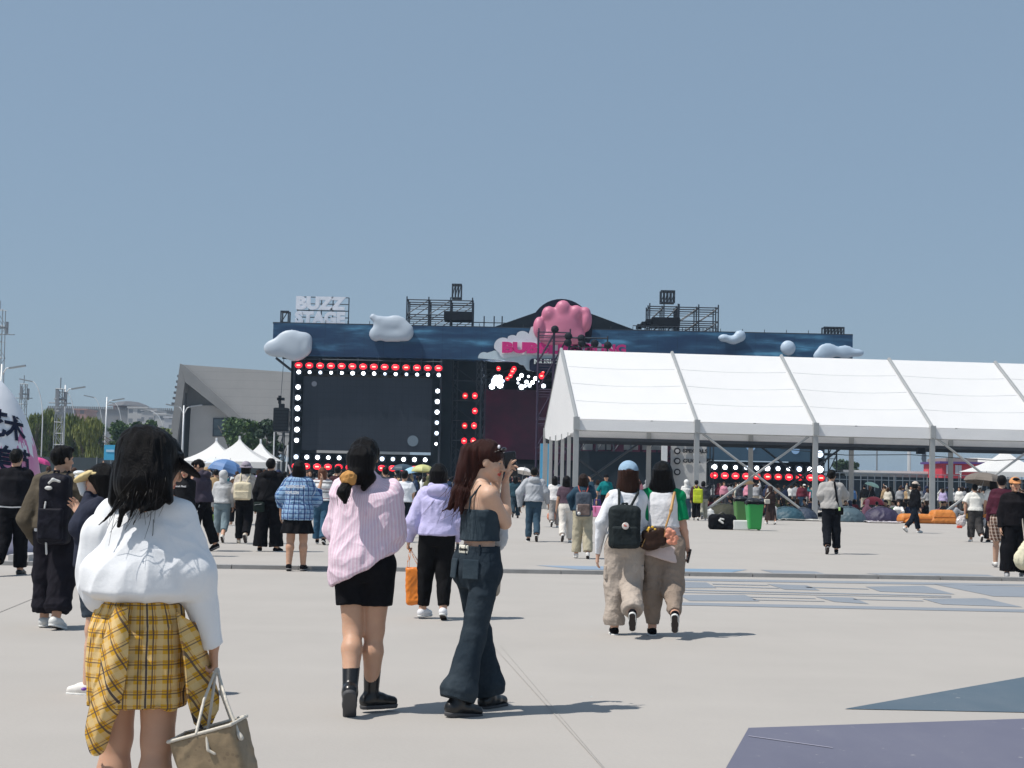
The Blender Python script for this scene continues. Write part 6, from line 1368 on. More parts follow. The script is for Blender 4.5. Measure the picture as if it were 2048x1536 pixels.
pack(p, 'black square backpack with thin straps and a round white and red logo patch', 1249, 1012, 1097, 62, -.19, KAN, .062, vox=.006, extras=[('logo_patch', [Cap(lg + V3(0, .02, 0), lg + V3(0, -.012, 0), .033, .033, flat=True)], WR, dict(k=.003)), ('logo_ring', [Cap(lg + V3(.026 * math.cos(t), -.014, .026 * math.sin(t)), lg + V3(.026 * math.cos(t + .55), -.014, .026 * math.sin(t + .55)), .003) for t in np.arange(0, 6.28, .55)], RD, dict(k=.002)), ('logo_mark', [Ell(lg + V3(0, -.014, 0), (.016, .005, .008)), Ell(lg + V3(-.01, -.014, .008), (.007, .005, .009))], RD, dict(k=.004)),
     ('leather_tab', [Cap(L(1222, 1090, -.24), L(1228, 1097, -.24), .005)], LEA, {})])
p = Person('woman with black shoulder-length hair in a white and green raglan tee and taupe joggers', 1324, 1271, 922, 0, dict(lean=3, side=-2, head=(0, 0, 0), legL=(3, 1, 4, 0, 4), legR=(-8, 0, 44, 58, 8), armL=('w', (1287, 1052, .0), (1292, 1085, .16)), armR=('w', (1366, 1050, -.02), (1375, 1098, .02))), vox=.008, skin=(.58, .35, .25),
           hands={'R': dict(curl=40, thumb=25)})
L = p.L; GREEN = fabric((.0, .22, .085), var=.1); p.top(fabric((.74, .74, .76), var=.04), loose=.014, hem=1.03, sleeve=.42, sw=.022, sleeve_mat=GREEN, name='raglan_tee', amp=.006)
p.part('raglan_shoulder', [Cap(p.J['ub'](-.055, -.01, 1.378), p.J['shL'] + V3(.0, 0, 0), .058, .072, k=.02)], GREEN, rel=1); p.part('raglan_shoulder', [Cap(p.J['ub'](.055, -.01, 1.378), p.J['shR'], .058, .072, k=.02)], GREEN, rel=1)
TAU = fabric((.26, .205, .165), var=.12, bump=.5); p.trousers(TAU, th=.115, kn=.108, cu=.058, length=.96, waist=1.0, amp=.016, bunch=.0, scale=(6, 6, 6))
p.skirt(fabric((.58, .48, .46), var=.06), waist=1.03, hem=.66, hw=.205, hd=.16, ww=.150, name='waist_cloth', cuts=[(L(1290, 1108), (-.26, 0, -1))], amp=.010, scale=(7, 7, 7))
p.shoes(BLACK, RUB, sock=BLACK); p.hair(hairmat((.003, .003, .004)), 'bob', .215, .112, spread=.014)
BRL = plain((.040, .022, .016), .4, name='brown_leather', var=.3); TAN = plain((.45, .25, .08), .5)
e = p.thing('crossbody_bag', 'brown leather pouch bag with tan strap and little flower charms on her back', 'bag', [RBox(L(1308, 1075, -.20), (.112, .045, .085), .04, Matrix.Rotation(R(-8), 4, 'Y')), Ell(L(1300, 1090, -.21), (.10, .045, .05))], BRL, L(1308, 1100, -.2), amp=.006, scale=(12, 12, 12), sub=[RBox(L(1300, 1050, -.2), (.05, .03, .03), .02)],
            parts=[('strap', [Cap(L(1349, 985, -.06), L(1342, 1020, -.17), .014), Cap(L(1342, 1020, -.17), L(1332, 1052, -.21), .011)], TAN, {}), ('strap_thin', [Cap(L(1332, 1052, -.22), L(1328, 1075, -.24), .006)], TAN, {}), ('piping', [Cap(L(1283, 1095, -.24), L(1300, 1055, -.24), .006)], TAN, {}),
                   ('pink_flower', [Ell(L(1336 + a, 1070 + b, -.24), (.030, .025, .028)) for a, b in ((0, 0), (7, 4), (4, 13), (12, 14), (9, -4), (2, -8), (14, 6))], fabric((.72, .30, .20), var=.3), dict(amp=.008, scale=(60, 60, 60), k=.006)), ('yellow_flower', [Ell(L(1298 + a, 1056 + b, -.23), (.016, .014, .014)) for a, b in ((0, 0), (7, -2), (12, 3), (-3, 4))], fabric((.75, .45, .06), var=.3), dict(k=.005))])
p.thing('smartphone', 'dark phone carried low in the right hand of the woman in the green raglan tee', 'phone', [RBox(L(1378, 1112, .0), (.010, .037, .070), .006, Matrix.Rotation(R(12), 4, 'Y'))], plain((.015, .012, .012), .2), L(1378, 1112, .0), parts=[('camera_lens', [Ell(L(1378, 1106, -.02), (.014, .014, .014))], gl, {})])
# ---- 9 lavender hoodie with the orange bag
p = Person('person in a lavender hoodie and black trousers carrying an orange bag, walking away', 870, 1238, 927, 0, dict(lean=3, broad=1.06, head=(4, 6, 0), legL=(4, 5, 6, 0, -30), legR=(-4, 1, 14, 20, 4), armL=('w', (826, 1045, -.02), (818, 1082, .04)), armR=('w', (912, 1045, .0), (915, 1080, .12))), vox=.009, hands={'L': dict(curl=60)})
L = p.L; p.top(fabric((.50, .47, .72), var=.06), loose=.046, hem=.885, sw=.036, cuff=.038, hood=True, name='hoodie', amp=.014); p.trousers(fabric((.008, .008, .009), var=.2), th=.112, kn=.090, cu=.062, length=.95, waist=1.0); p.shoes(plain((.72, .72, .74), .5, name='trainer'), RUB, big=1.12, sock=plain((.55, .62, .75), .7)); p.hair(BH, 'bob', .10, .088)
OR = plain((.72, .20, .015), .45, name='orange_vinyl', var=.15)
p.thing('orange_bag', 'bright orange shopping bag hanging from the hand of the lavender hoodie wearer', 'bag', [RBox(L(829, 1171, .04), (.088, .050, .205), .03, Matrix.Rotation(R(-3), 4, 'Y'), taper=-.05)], OR, L(829, 1210, .04), amp=.012, scale=(10, 10, 8), sub=[RBox(L(829, 1135, .04), (.07, .035, .06), .02)],
        parts=[('handle', [Cap(L(819, 1098, .03), L(814, 1135, .0), .006), Cap(L(819, 1098, .03), L(838, 1136, .0), .006)], OR, dict(k=.003)), ('handle', [Cap(L(821, 1098, .06), L(818, 1134, .08), .006), Cap(L(821, 1098, .06), L(843, 1134, .08), .006)], OR, dict(k=.003))])
# ---- 10 blue plaid shirt
BP = plaid((.10, .22, .42), [('x', .07, .5, 0, (.30, .45, .62), .7), ('z', .07, .5, 0, (.30, .45, .62), .7), ('x', .07, .22, .6, (.02, .04, .16), .8), ('z', .07, .22, .6, (.02, .04, .16), .8), ('x', .07, .06, .3, (.6, .65, .7), .6)], name='blue_plaid')
p = Person('woman in an oversized blue plaid shirt printed on the back and a short black skirt', 592, 1142, 921, 0, dict(thick=1, lean=3, head=(0, 4, 0), legL=(0, 2, 8, 10, 6), legR=(2, 2, 3, 0, 10), armL=('w', (563, 992, .0), (562, 1030, .08)), armR=('w', (632, 1000, .12), (642, 965, .2))), vox=.010)
L = p.L; p.top(BP, loose=.062, hem=.75, sleeve=.8, sw=.05, cuff=.058, name='shirt', amp=.015, cuts=[(L(575, 1046), (-.25, 0, -1)), (L(605, 1046), (.25, 0, -1))]); p.skirt(fabric((.008, .008, .01), var=.2), waist=.95, hem=.55, hw=.25, hd=.19, pleats=9, amp=.004); p.shoes(BLACK, RUBG, sock=fabric((.78, .78, .78)), big=1.1); p.hair(BH, 'bob', .14, .10)
tx = text3('ALIBINGLOM', 0, 0, 0, .062, plain((.72, .75, .80), .5), None, name='back_print', ext=.004, bold=.003); tx.parent = p.root; tx.location = Vector((-.170, -.192, 1.24)); tx.scale = (.80, 1, 1)
tx = text3('TOPLIZIN', 0, 0, 0, .058, plain((.72, .75, .80), .5), None, name='back_print', ext=.004, bold=.003); tx.parent = p.root; tx.location = Vector((-.168, -.200, 1.15)); tx.scale = (.80, 1, 1)
# ---- mid-distance walkers
def walk(k): return {0: dict(legL=(5, 2, 4, 0, 6), legR=(-8, 1, 34, 46, 6)), 1: dict(legL=(-8, 1, 36, 50, 6), legR=(5, 2, 4, 0, 6)), 2: dict(legL=(12, 1, 2, -6, 6), legR=(-12, 1, 10, 24, 6)), 3: dict(legL=(0, 3, 3, 0, 10), legR=(1, 3, 3, 0, 10))}[k]
def po(k, **kw): d = walk(k); d.update(kw); return d
p = Person('man in a black hoodie and very wide black trousers with a dark sling bag', 536, 1103, 916, 0, po(3, broad=1.12, lean=3, legL=(2, 6, 3, 0, 14), legR=(0, 6, 3, 0, 40)), male=True, vox=.011); L = p.L
p.top(fabric((.010, .010, .012), var=.3), loose=.04, hem=.90, sw=.034, hood=True, name='hoodie'); p.trousers(BLACK, th=.115, kn=.112, cu=.125, length=.98, waist=1.0); p.shoes(BLACK, RUB); p.hair(BH, 'short', amp=.007)
p.thing('sling_bag', 'dark green-black sling bag on the hip of the man in the black hoodie', 'bag', [RBox(L(518, 1014, -.22), (.095, .05, .09), .03)], fabric((.016, .024, .022)), L(518, 1028, -.2), parts=[('strap', [Cap(L(525, 1000, -.2), L(548, 948, -.16), .012)], BLACK, {}), ('zip', [Cap(L(508, 1010, -.275), L(524, 1008, -.275), .006)], grey_metal, {})])
p = Person('person in a beige knit top, black trousers and a mauve bucket hat', 487, 1087, 923, 0, po(1, legL=(4, 2, 4, 0, 6), legR=(-8, 1, 36, 52, 8)), vox=.011); L = p.L
p.top(fabric((.44, .40, .36)), loose=.034, hem=.92, sw=.03, name='knit_top', amp=.008); p.trousers(BLACK, th=.10, kn=.085, cu=.075, waist=1.0); p.shoes(plain((.62, .55, .45), .6, name='suede'), RUBG); p.hair(BH, 'bob', .12, .088); p.cap(fabric((.28, .25, .30)), kind='bucket')
pack(p, 'cream cloth backpack on the person with the mauve bucket hat', 485, 965, 1000, 34, -.20, fabric((.62, .55, .40)), .07, vox=.010)
p = Person('person in a pale grey hooded jacket with the hood up and rolled denim', 442, 1086, 940, 0, po(0, lean=5), vox=.011); L = p.L
p.top(fabric((.46, .47, .48)), loose=.038, hem=.91, sw=.03, name='jacket'); p.cap(fabric((.52, .53, .54)), kind='hood'); p.trousers(denim((.16, .22, .25), (.3, .36, .38)), th=.10, kn=.088, cu=.072, length=.80, waist=1.0); p.shoes(plain((.66, .62, .55), .6, name='trainer'), RUB)
p.thing('green_bag', 'small lime green bag swinging beside the grey hooded jacket', 'bag', [RBox(L(423, 1036, .1), (.06, .04, .075), .02)], plain((.20, .36, .04), .5), L(423, 1048, .1), parts=[('handle', [Cap(L(421, 1024, .1), L(427, 1010, .1), .006)], plain((.2, .3, .06), .5), {})])
p = Person('woman facing the camera in a black cap and a black printed t-shirt', 366, 1112, 929, 162, po(2, head=(18, 6, 0), armL=('w', (381, 1000, .0), (377, 1035, -.05))), vox=.009, lips=(.8, .2, .2)); L = p.L
TB = fabric((.012, .012, .014)); p.top(TB, loose=.028, hem=.88, sleeve=.42, sw=.032, name='t_shirt'); p.trousers(BLACK, waist=1.0); p.shoes(BLACK, RUB); p.hair(BH, 'long', .30, .085); p.cap(BLACK, kind='cap', name='baseball_cap')
tx = text3('Thrash Metal', 0, 0, 0, .045, plain((.6, .6, .62), .6), None, name='chest_print', ext=.003, bold=.001); tx.parent = p.root; tx.rotation_euler = (0, 0, R(180)); tx.location = Vector((.135, .150, 1.19)); tx.scale = (.95, 1, 1)
p.part('chest_picture', [Ell((0, .118, 1.08), (.06, .02, .08))], fabric((.10, .11, .16), var=.6))
p = Person('man in a dark plum jacket looking down, black trousers with white side stripes', 402, 1102, 921, 78, po(2, lean=5, head=(10, 30, 0), armL=('w', (392, 1000, -.12), (386, 965, -.05)), armR=('w', (390, 1000, .15), (385, 968, .2))), male=True, vox=.010)
L = p.L; p.top(fabric((.05, .042, .062)), loose=.045, hem=.87, sleeve=.55, sw=.045, name='jacket', hood=True); p.trousers(BLACK, waist=1.0); p.shoes(BLACK, RUBG); p.hair(BH, 'short', amp=.011)
tr_ = []; 
p.part('side_stripe', [Cap(p.J['hipL'] + V3(-.10, -.02, -.05), p.J['kneeL'] + V3(-.088, 0, 0), .010), Cap(p.J['kneeL'] + V3(-.088, 0, 0), p.J['ankL'] + V3(-.085, 0, .05), .010)], fabric((.7, .7, .7)), k=.01)
p = Person('woman in jeans with a white sweater draped behind her, left of the pink shirt', 641, 1089, 934, 0, po(2, armR=('w', (660, 985, .1), (655, 960, .2)), armL=('w', (624, 985, .1), (636, 962, .2))), vox=.011); L = p.L
p.top(plaid((.66, .66, .66), [('z', .2, .10, .35, (.02, .02, .03), 1), ('z', .2, .07, .0, (.18, .02, .04), 1)], name='striped_knit'), loose=.05, hem=.93, sw=.04, name='sweater'); p.trousers(denim((.03, .09, .16), (.10, .18, .26)), th=.10, kn=.09, cu=.10, waist=1.0); p.shoes(BLACK, RUB); p.hair(hairmat((.12, .05, .03)), 'long', .22, .088)
p = Person('person in a maroon jacket and black trousers just left of the pink shirt', 672, 1068, 931, 0, po(1), vox=.012, male=True); p.top(fabric((.045, .018, .022)), loose=.04, hem=.90, name='jacket'); p.trousers(BLACK, waist=1.0); p.shoes(BLACK, RUBG); p.hair(BH, 'short')
p = Person('man in a white t-shirt and slim dark jeans to the right of the pink shirt', 806, 1084, 941, 0, po(0, armR=('w', (826, 985, .02), (822, 1010, .1))), vox=.011, male=True); p.top(WHITE, loose=.03, hem=.93, sleeve=.5, sw=.036, name='t_shirt'); p.trousers(denim((.008, .012, .02), (.02, .03, .04)), th=.09, kn=.072, cu=.058, waist=1.0); p.shoes(plain((.5, .5, .5), .5, name='trainer'), RUB); p.hair(BH, 'short')
p = Person('person in a charcoal jacket partly hidden behind the raised tablet', 768, 1075, 933, 25, po(3), vox=.012, male=True); p.top(fabric((.10, .10, .12)), loose=.03, hem=.9, name='jacket'); p.trousers(BLACK, waist=1.0); p.shoes(BLACK, RUBG); p.hair(BH, 'short')
p = Person('man in a loose light grey hooded jacket and blue jeans walking away', 1066, 1083, 934, 0, po(0, broad=1.12, legL=(4, 2, 3, 0, 8), legR=(-8, -1, 30, 46, 6), armL=('w', (1040, 985, .0), (1040, 1014, .04)), armR=('w', (1091, 985, 0), (1096, 1008, .06))), male=True, vox=.010); L = p.L
p.top(fabric((.38, .40, .43), var=.06), loose=.048, hem=.895, sw=.042, cuff=.04, hood=True, name='jacket', amp=.013); p.trousers(denim((.03, .065, .10), (.10, .15, .2)), th=.095, kn=.078, cu=.066, waist=1.0); p.shoes(BLACK, RUB); p.hair(BH, 'short', amp=.007)
p.thing('smartphone', 'tiny dark phone in the left hand of the man in the light grey jacket', 'phone', [RBox(L(1039, 1018, .02), (.02, .03, .06), .006)], plain((.01, .01, .012), .3), L(1039, 1018, .02), vox=.006, parts=[('screen', [RBox(L(1039, 1018, .06), (.015, .004, .05), .003)], gl, {})])
p = Person('woman in a fitted plum t-shirt and white trousers walking away', 1131, 1085, 951, 0, po(1, armL=('w', (1117, 995, 0), (1113, 1016, .04))), vox=.010); p.top(fabric((.085, .055, .075)), loose=.016, hem=.97, sleeve=.42, sw=.018, name='t_shirt'); p.trousers(fabric((.66, .62, .57), var=.05), th=.105, kn=.088, cu=.080, waist=1.02); p.shoes(RUB, RUBG); p.hair(BH, 'bob', .17, .095)
p = Person('woman in a denim jacket with a red-strapped rucksack and khaki trousers', 1164, 1117, 947, 0, po(1, legL=(3, 3, 3, 0, 10), legR=(-5, 2, 14, 22, 4), armL=('w', (1141, 995, 0), (1146, 1020, .05)), armR=('w', (1186, 990, .05), (1182, 965, .2))), vox=.009); L = p.L
p.top(denim((.02, .05, .08), (.06, .11, .16)), loose=.03, hem=.93, sw=.03, name='jacket'); p.trousers(fabric((.42, .38, .28), var=.1), th=.105, kn=.095, cu=.09, waist=1.0, amp=.012); p.shoes(plain((.7, .68, .66), .6, name='trainer'), RUB); p.hair(hairmat((.02, .012, .01)), 'bob', .13, .09, spread=.01)
pack(p, 'grey rucksack with faded red straps on the denim jacket', 1167, 985, 1033, 30, -.20, fabric((.07, .085, .11), var=.3), .07, strapmat=fabric((.30, .07, .06)), vox=.008, pocketmat=fabric((.16, .12, .11), var=.5), extras=[('white_charm', [Ell(L(1158, 1027, -.3), (.035, .03, .035))], WP, {}), ('bottle', [Cap(L(1155, 1010, -.24), L(1155, 1022, -.24), .022)], WP, {})])
p = Person('woman in a white shirt seen behind the plum t-shirt, carrying an orange bag', 1108, 1055, 952, 0, po(1, armL=('w', (1100, 985, 0), (1104, 1005, .05))), vox=.012); L = p.L; p.top(fabric((.7, .68, .67)), loose=.03, hem=.88, name='shirt'); p.trousers(fabric((.30, .28, .27)), waist=1.0); p.shoes(RUB, RUBG); p.hair(BH, 'long', .25, .085)
p.thing('plastic_bag', 'crumpled translucent orange carrier bag beside the white trousers', 'bag', [Ell(L(1103, 1033, -.05), (.14, .08, .16)), Cap(L(1104, 1010, 0), L(1103, 1025, -.03), .02, .07)], plain((.62, .24, .14), .4, var=.25, name='thin_plastic'), L(1103, 1047, -.05), amp=.02, scale=(14, 14, 8), vox=.012, parts=[('knot', [Ell(L(1104, 1008, 0), (.03, .03, .03))], plain((.62, .24, .14), .4), {})])
p = Person('woman in dark teal with long black hair standing near the red lamps', 1030, 1036, 952, 0, po(1), vox=.012); p.top(fabric((.018, .05, .07)), loose=.03, hem=.85, name='jacket'); p.trousers(denim((.02, .04, .06), (.06, .1, .12)), waist=1.0); p.shoes(BLACK, RUBG); p.hair(BH, 'long', .25, .088)
p = Person('guard in a teal polo and black cap standing by a pink cooler bag', 1211, 1040, 949, 175, po(3, armR=('w', (1194, 985, 0), (1193, 1003, -.05))), vox=.012, male=True); p.top(fabric((.0, .16, .17)), loose=.02, hem=.92, sleeve=.42, sw=.022, name='polo_shirt'); p.trousers(BLACK, waist=1.0); p.shoes(BLACK, RUBG); p.cap(BLACK, kind='cap', name='peaked_cap')
L = p.L; p.thing('cooler_bag', 'bright pink cooler bag on the ground in front of the guard in teal', 'bag', [RBox(L(1195, 1023, -.4), (.26, .15, .20), .04)], plain((.70, .22, .42), .5, var=.12), L(1195, 1035, -.4), vox=.012, parts=[('handle', [Cap(L(1188, 1010, -.5), L(1190, 1000, -.5), .02), Cap(L(1190, 1000, -.5), L(1200, 1000, -.5), .02), Cap(L(1200, 1000, -.5), L(1202, 1010, -.5), .02)], fabric((.06, .03, .16)), {}), ('number_mark', [Cap(L(1190, 1012, -.565), L(1190, 1024, -.565), .012)], plain((.5, .03, .06), .5), {})])
p = Person('man in a light grey shirt with a black shoulder bag, walking by the marquee post', 1662, 1108, 939, -8, po(1, broad=1.12, lean=3, head=(-12, 4, 0), legL=(-8, 1, 24, 46, 5), legR=(4, 2, 4, 0, 8), armL=('w', (1643, 990, .0), (1650, 1020, .15)), armR=('w', (1690, 990, .06), (1672, 975, .24))), male=True, vox=.010); L = p.L
p.top(fabric((.36, .35, .34), var=.05), loose=.042, hem=.885, sleeve=.75, sw=.04, name='shirt', amp=.012); p.trousers(fabric((.010, .011, .015)), th=.10, kn=.088, cu=.078, waist=1.0); p.shoes(BLACK, RUBG); p.hair(BH, 'short', amp=.007)
p.thing('shoulder_bag', 'small black shoulder bag with a lime tag on the grey-shirted man', 'bag', [RBox(L(1678, 1022, -.12), (.085, .05, .075), .02)], BLACK, L(1678, 1030, -.1), vox=.009, parts=[('strap', [Cap(L(1669, 965, -.13), L(1674, 1000, -.17), .022), Cap(L(1674, 1000, -.17), L(1678, 1016, -.15), .018)], BLACK, {}), ('lime_tag', [RBox(L(1679, 1018, -.18), (.02, .01, .035), .005)], plain((.45, .70, .22), .5), {})])
p = Person('woman all in black with a beige cap striding left across the square', 1829, 1066, 963, -75, po(2, lean=4, legL=(16, 1, 4, -6, 4), legR=(-16, 1, 26, 40, 4), head=(20, 0, 0)), vox=.012); p.top(BLACK, loose=.04, hem=.85, name='jacket'); p.trousers(fabric((.010, .014, .022)), th=.10, kn=.09, cu=.075, length=.92, waist=1.0); p.shoes(RUB, RUB, sock=fabric((.7, .7, .7))); p.hair(BH, 'bob', .1, .085); p.cap(fabric((.50, .42, .36)), kind='cap', name='baseball_cap')
p = Person('man in a white printed t-shirt and dark shorts under a grey umbrella', 1950, 1084, 968, 0, po(0, broad=1.15, armL=('w', (1931, 1005, 0), (1930, 1030, .0)), armR=('w', (1971, 1005, 0), (1972, 1028, .02))), male=True, vox=.010, skin=(.45, .27, .19)); L = p.L
p.top(fabric((.68, .67, .63), var=.08), loose=.045, hem=.90, sleeve=.5, sw=.05, name='t_shirt'); p.trousers(fabric((.045, .042, .042)), th=.12, kn=.11, cu=.09, length=.92, waist=1.0, amp=.014); p.shoes(RUB, RUBG); p.hair(BH, 'short')
p.thing('shopping_bag', 'clear carrier bag of red packets in the left hand of the umbrella man', 'bag', [Ell(L(1922, 1043, -.02), (.13, .10, .16)), Cap(L(1930, 1030, 0), L(1924, 1036, 0), .02, .06)], plain((.62, .56, .55), .25, var=.25, name='clear_plastic'), L(1922, 1058, -.02), amp=.02, scale=(16, 16, 9), vox=.011, parts=[('red_packet', [RBox(L(1919, 1054, -.07), (.07, .05, .035), .01)], plain((.60, .06, .02), .4), {}), ('yellow_packet', [RBox(L(1934, 1032, .05), (.05, .04, .07), .02)], plain((.70, .38, .06), .4), {})])
p.thing('shopping_bag', 'white carrier bag with orange top in the right hand of the umbrella man', 'bag', [Ell(L(1972, 1046, -.02), (.09, .08, .15))], plain((.70, .70, .72), .3, var=.15, name='clear_plastic'), L(1972, 1060, -.02), amp=.015, scale=(16, 16, 9), vox=.011, parts=[('orange_packet', [RBox(L(1970, 1032, -.04), (.06, .04, .05), .02)], plain((.70, .25, .05), .4), {})])
def umbrella(apex, rad, hgt, mat, label, tilt=(0, 0), group=None, handle=None, n=8):
    e = empty('umbrella', apex, 0, label, 'umbrella', group); V = []; F = []; rings = 6; M = Matrix.Rotation(tilt[0], 3, 'X') @ Matrix.Rotation(tilt[1], 3, 'Y')
    for i in range(rings + 1):
        t = i / rings
        for j in range(n * 4):
            a = 2 * math.pi * j / (n * 4); ph = (j % 4) / 4; dip = math.cos(math.pi / n) / math.cos(math.pi / n * (2 * ph - 1)) * (1 - .05 * t * math.sin(math.pi * ph)); zz_ = -hgt * t ** 1.9 + (.03 * hgt * t * math.sin(math.pi * ph)); V.append(M @ Vector((rad * math.sin(t * 1.45) / .9927 * dip * math.cos(a), rad * math.sin(t * 1.45) / .9927 * dip * math.sin(a), zz_)))
    m = n * 4
    for i in range(rings):
        for j in range(m): F.append((i * m + j, i * m + (j + 1) % m, (i + 1) * m + (j + 1) % m, (i + 1) * m + j))
    V = [v + Vector(apex) for v in V]; o = MB().add(V, F).build('canopy', mat, e, False); md = o.modifiers.new('thickness', 'SOLIDIFY'); md.thickness = .006
    mb = MB()
    for j in range(n): a = 2 * math.pi * j / n; mb.tube([M @ Vector((.02 * math.cos(a), .02 * math.sin(a), -.03)) + Vector(apex), M @ Vector((rad * .98 * math.cos(a), rad * .98 * math.sin(a), -hgt - .012)) + Vector(apex)], .004, 3)
    mb.build('ribs', grey_metal, e); hd = handle if handle is not None else Vector(apex) + M @ Vector((0, 0, -.85))
    MB().tube([Vector(apex) + M @ Vector((0, 0, .06)), hd], .008, 6).build('shaft', grey_metal, e); return e
hd = Vector(p.root.location) + Vector((.12, .25, 1.05)); q = at(1973, 946, p.g.y + .1); umbrella(q, .62, .30, plain((.16, .135, .115), .7, var=.15, name='umbrella_cloth'), 'grey-brown umbrella over the man in the white printed t-shirt', (R(-6), R(8)), handle=hd)
p = Person('woman in a white top and flared black trousers beside the umbrella man', 1987, 1085, 958, 0, po(3, legL=(-4, 6, 2, 0, 6), legR=(2, 6, 2, 0, 20)), vox=.011); p.top(fabric((.68, .68, .66)), loose=.02, hem=.97, sleeve=.42, name='top'); p.trousers(BLACK, th=.09, kn=.08, cu=.12, waist=1.02); p.shoes(BLACK, RUB); p.hair(BH, 'long', .28, .10)
p = Person('person in brown plaid shorts half hidden by the man at the right edge', 2004, 1136, 950, -10, po(2), vox=.010, male=True, skin=(.50, .33, .24)); p.top(fabric((.06, .012, .025)), loose=.05, hem=.95, name='top'); p.trousers(plaid((.16, .085, .06), [('x', .06, .25, 0, (.5, .42, .36), .8), ('z', .06, .25, 0, (.5, .42, .36), .8), ('x', .06, .2, .5, (.03, .02, .02), .8)], name='brown_plaid'), length=.48, th=.125, kn=.125, waist=1.0, name='shorts'); p.shoes(RUB, RUBG, sock=fabric((.10, .10, .12))); p.hair(BH, 'short')
p = Person('man in black with an orange cap facing the camera at the right edge', 2030, 1156, 955, 172, po(2, broad=1.12, legR=(4, 5, 2, 0, 10), legL=(-4, 5, 4, 6, 10)), vox=.009, male=True, skin=(.50, .30, .2)); L = p.L
p.top(fabric((.010, .009, .011)), loose=.05, hem=.86, name='jacket'); p.trousers(fabric((.007, .007, .009)), th=.125, kn=.12, cu=.12, waist=1.0); p.shoes(plain((.35, .35, .36), .6, name='trainer'), RUB, big=1.15); p.hair(BH, 'short'); p.cap(fabric((.60, .28, .12)), kind='cap', name='baseball_cap')
p.thing('tote_bag', 'full cream cloth bag hanging low at the right edge of the square', 'bag', [Ell(L(2046, 1118, -.25), (.15, .09, .17)), Cap(L(2050, 1085, -.2), L(2048, 1100, -.22), .03, .09)], fabric((.66, .62, .46), var=.06), L(2046, 1142, -.25), amp=.016, scale=(10, 10, 5), parts=[('strap', [Cap(L(2050, 1085, -.2), L(2040, 1000, -.12), .012)], fabric((.5, .46, .4)), {})])
p = Person('person with a white hooded top standing beside the lime backpack', 1372, 1040, 959, 8, po(3), vox=.012); p.top(fabric((.68, .68, .66)), loose=.035, hem=.88, name='jacket'); p.cap(fabric((.72, .72, .70)), kind='hood'); p.trousers(denim((.05, .10, .15), (.12, .2, .26)), waist=1.0); p.shoes(RUB, RUBG)
p = Person('person in a maroon hoodie and black trousers wearing a lime backpack', 1392, 1041, 960, -10, po(2), vox=.012, male=True); p.top(fabric((.05, .018, .025)), loose=.035, hem=.92, name='hoodie'); p.trousers(BLACK, waist=1.0); p.shoes(RUB, RUBG); p.hair(BH, 'short')
pack(p, 'bright lime backpack on the person in the maroon hoodie', 1396, 978, 1006, 19, -.20, fabric((.42, .50, .03)), .08, vox=.011)
p = Person('person in khaki trousers just right of the lime backpack', 1406, 1040, 962, 0, po(1), vox=.013); p.top(fabric((.05, .05, .06)), loose=.03, hem=.9, name='jacket'); p.trousers(fabric((.34, .33, .27)), waist=1.0); p.shoes(RUB, RUBG); p.hair(BH, 'bob', .1, .085)
p = Person('woman in a long dark brown hooded dress walking past the green bins', 1541, 1049, 972, 20, po(2, lean=5), vox=.012); L = p.L; BRD = fabric((.035, .020, .018)); p.top(BRD, loose=.035, hem=.88, name='coat'); p.cap(BRD, kind='hood'); p.skirt(BRD, waist=1.0, hem=.16, hw=.27, hd=.22, pleats=7, name='long_skirt'); p.shoes(RUB, RUB)
p.thing('cloth_bag', 'cream cloth bag on the shoulder of the woman in the brown hooded dress', 'bag', [RBox(L(1534, 1003, -.18), (.13, .05, .10), .03)], fabric((.62, .58, .50)), L(1534, 1010, -.15), vox=.011, parts=[('strap', [Cap(L(1530, 996, -.2), L(1540, 985, -.15), .012)], fabric((.6, .56, .48)), {})])
# ================================================================== the crowd: low-detail prototypes, each copied with its parts
PROTO = []
def slotted(o):
    o.material_slots[0].link = 'OBJECT'
def proto(pose, bottom='trousers', hair='short', male=False, hood=False, topk=dict(loose=.035, hem=.89), cap=False):
    p = Person('x', 1024, 0, 0, 0, pose, male=male, Y=300, H=(.90 if pose.get('sit') else 1.66), vox=.028, face=False, facet=False)
    p.top(WHITE, name='top', amp=.012, scale=(7, 7, 4), **topk)
    if bottom == 'skirt': p.skirt(BLACK, waist=.97, hem=.55, hw=.23, hd=.19, name='skirt')
    else: p.trousers(BLACK, th=.10, kn=.088, cu=.082, waist=1.0, length=(.42 if bottom == 'shorts' else .97), name='shorts' if bottom == 'shorts' else 'trousers')
    if hood: p.cap(WHITE, kind='hood')
    else: p.hair(BH, hair if hair != 'cap' else 'short', .22, .09)
    if cap: p.cap(WHITE, kind='cap' if cap == 1 else 'bucket', name='baseball_cap')
    PROTO.append(p.root); p.root.location = (0, 0, 0); return p.root
up = dict(armR=(120, 14, 40, -10), armL=(4, 10, 14, 4)); both = dict(armR=(95, 14, 60, -20), armL=(95, 14, 60, -20))
st0 = dict(legL=(1, 3, 3, 0, 8), legR=(0, 3, 3, 0, 12))
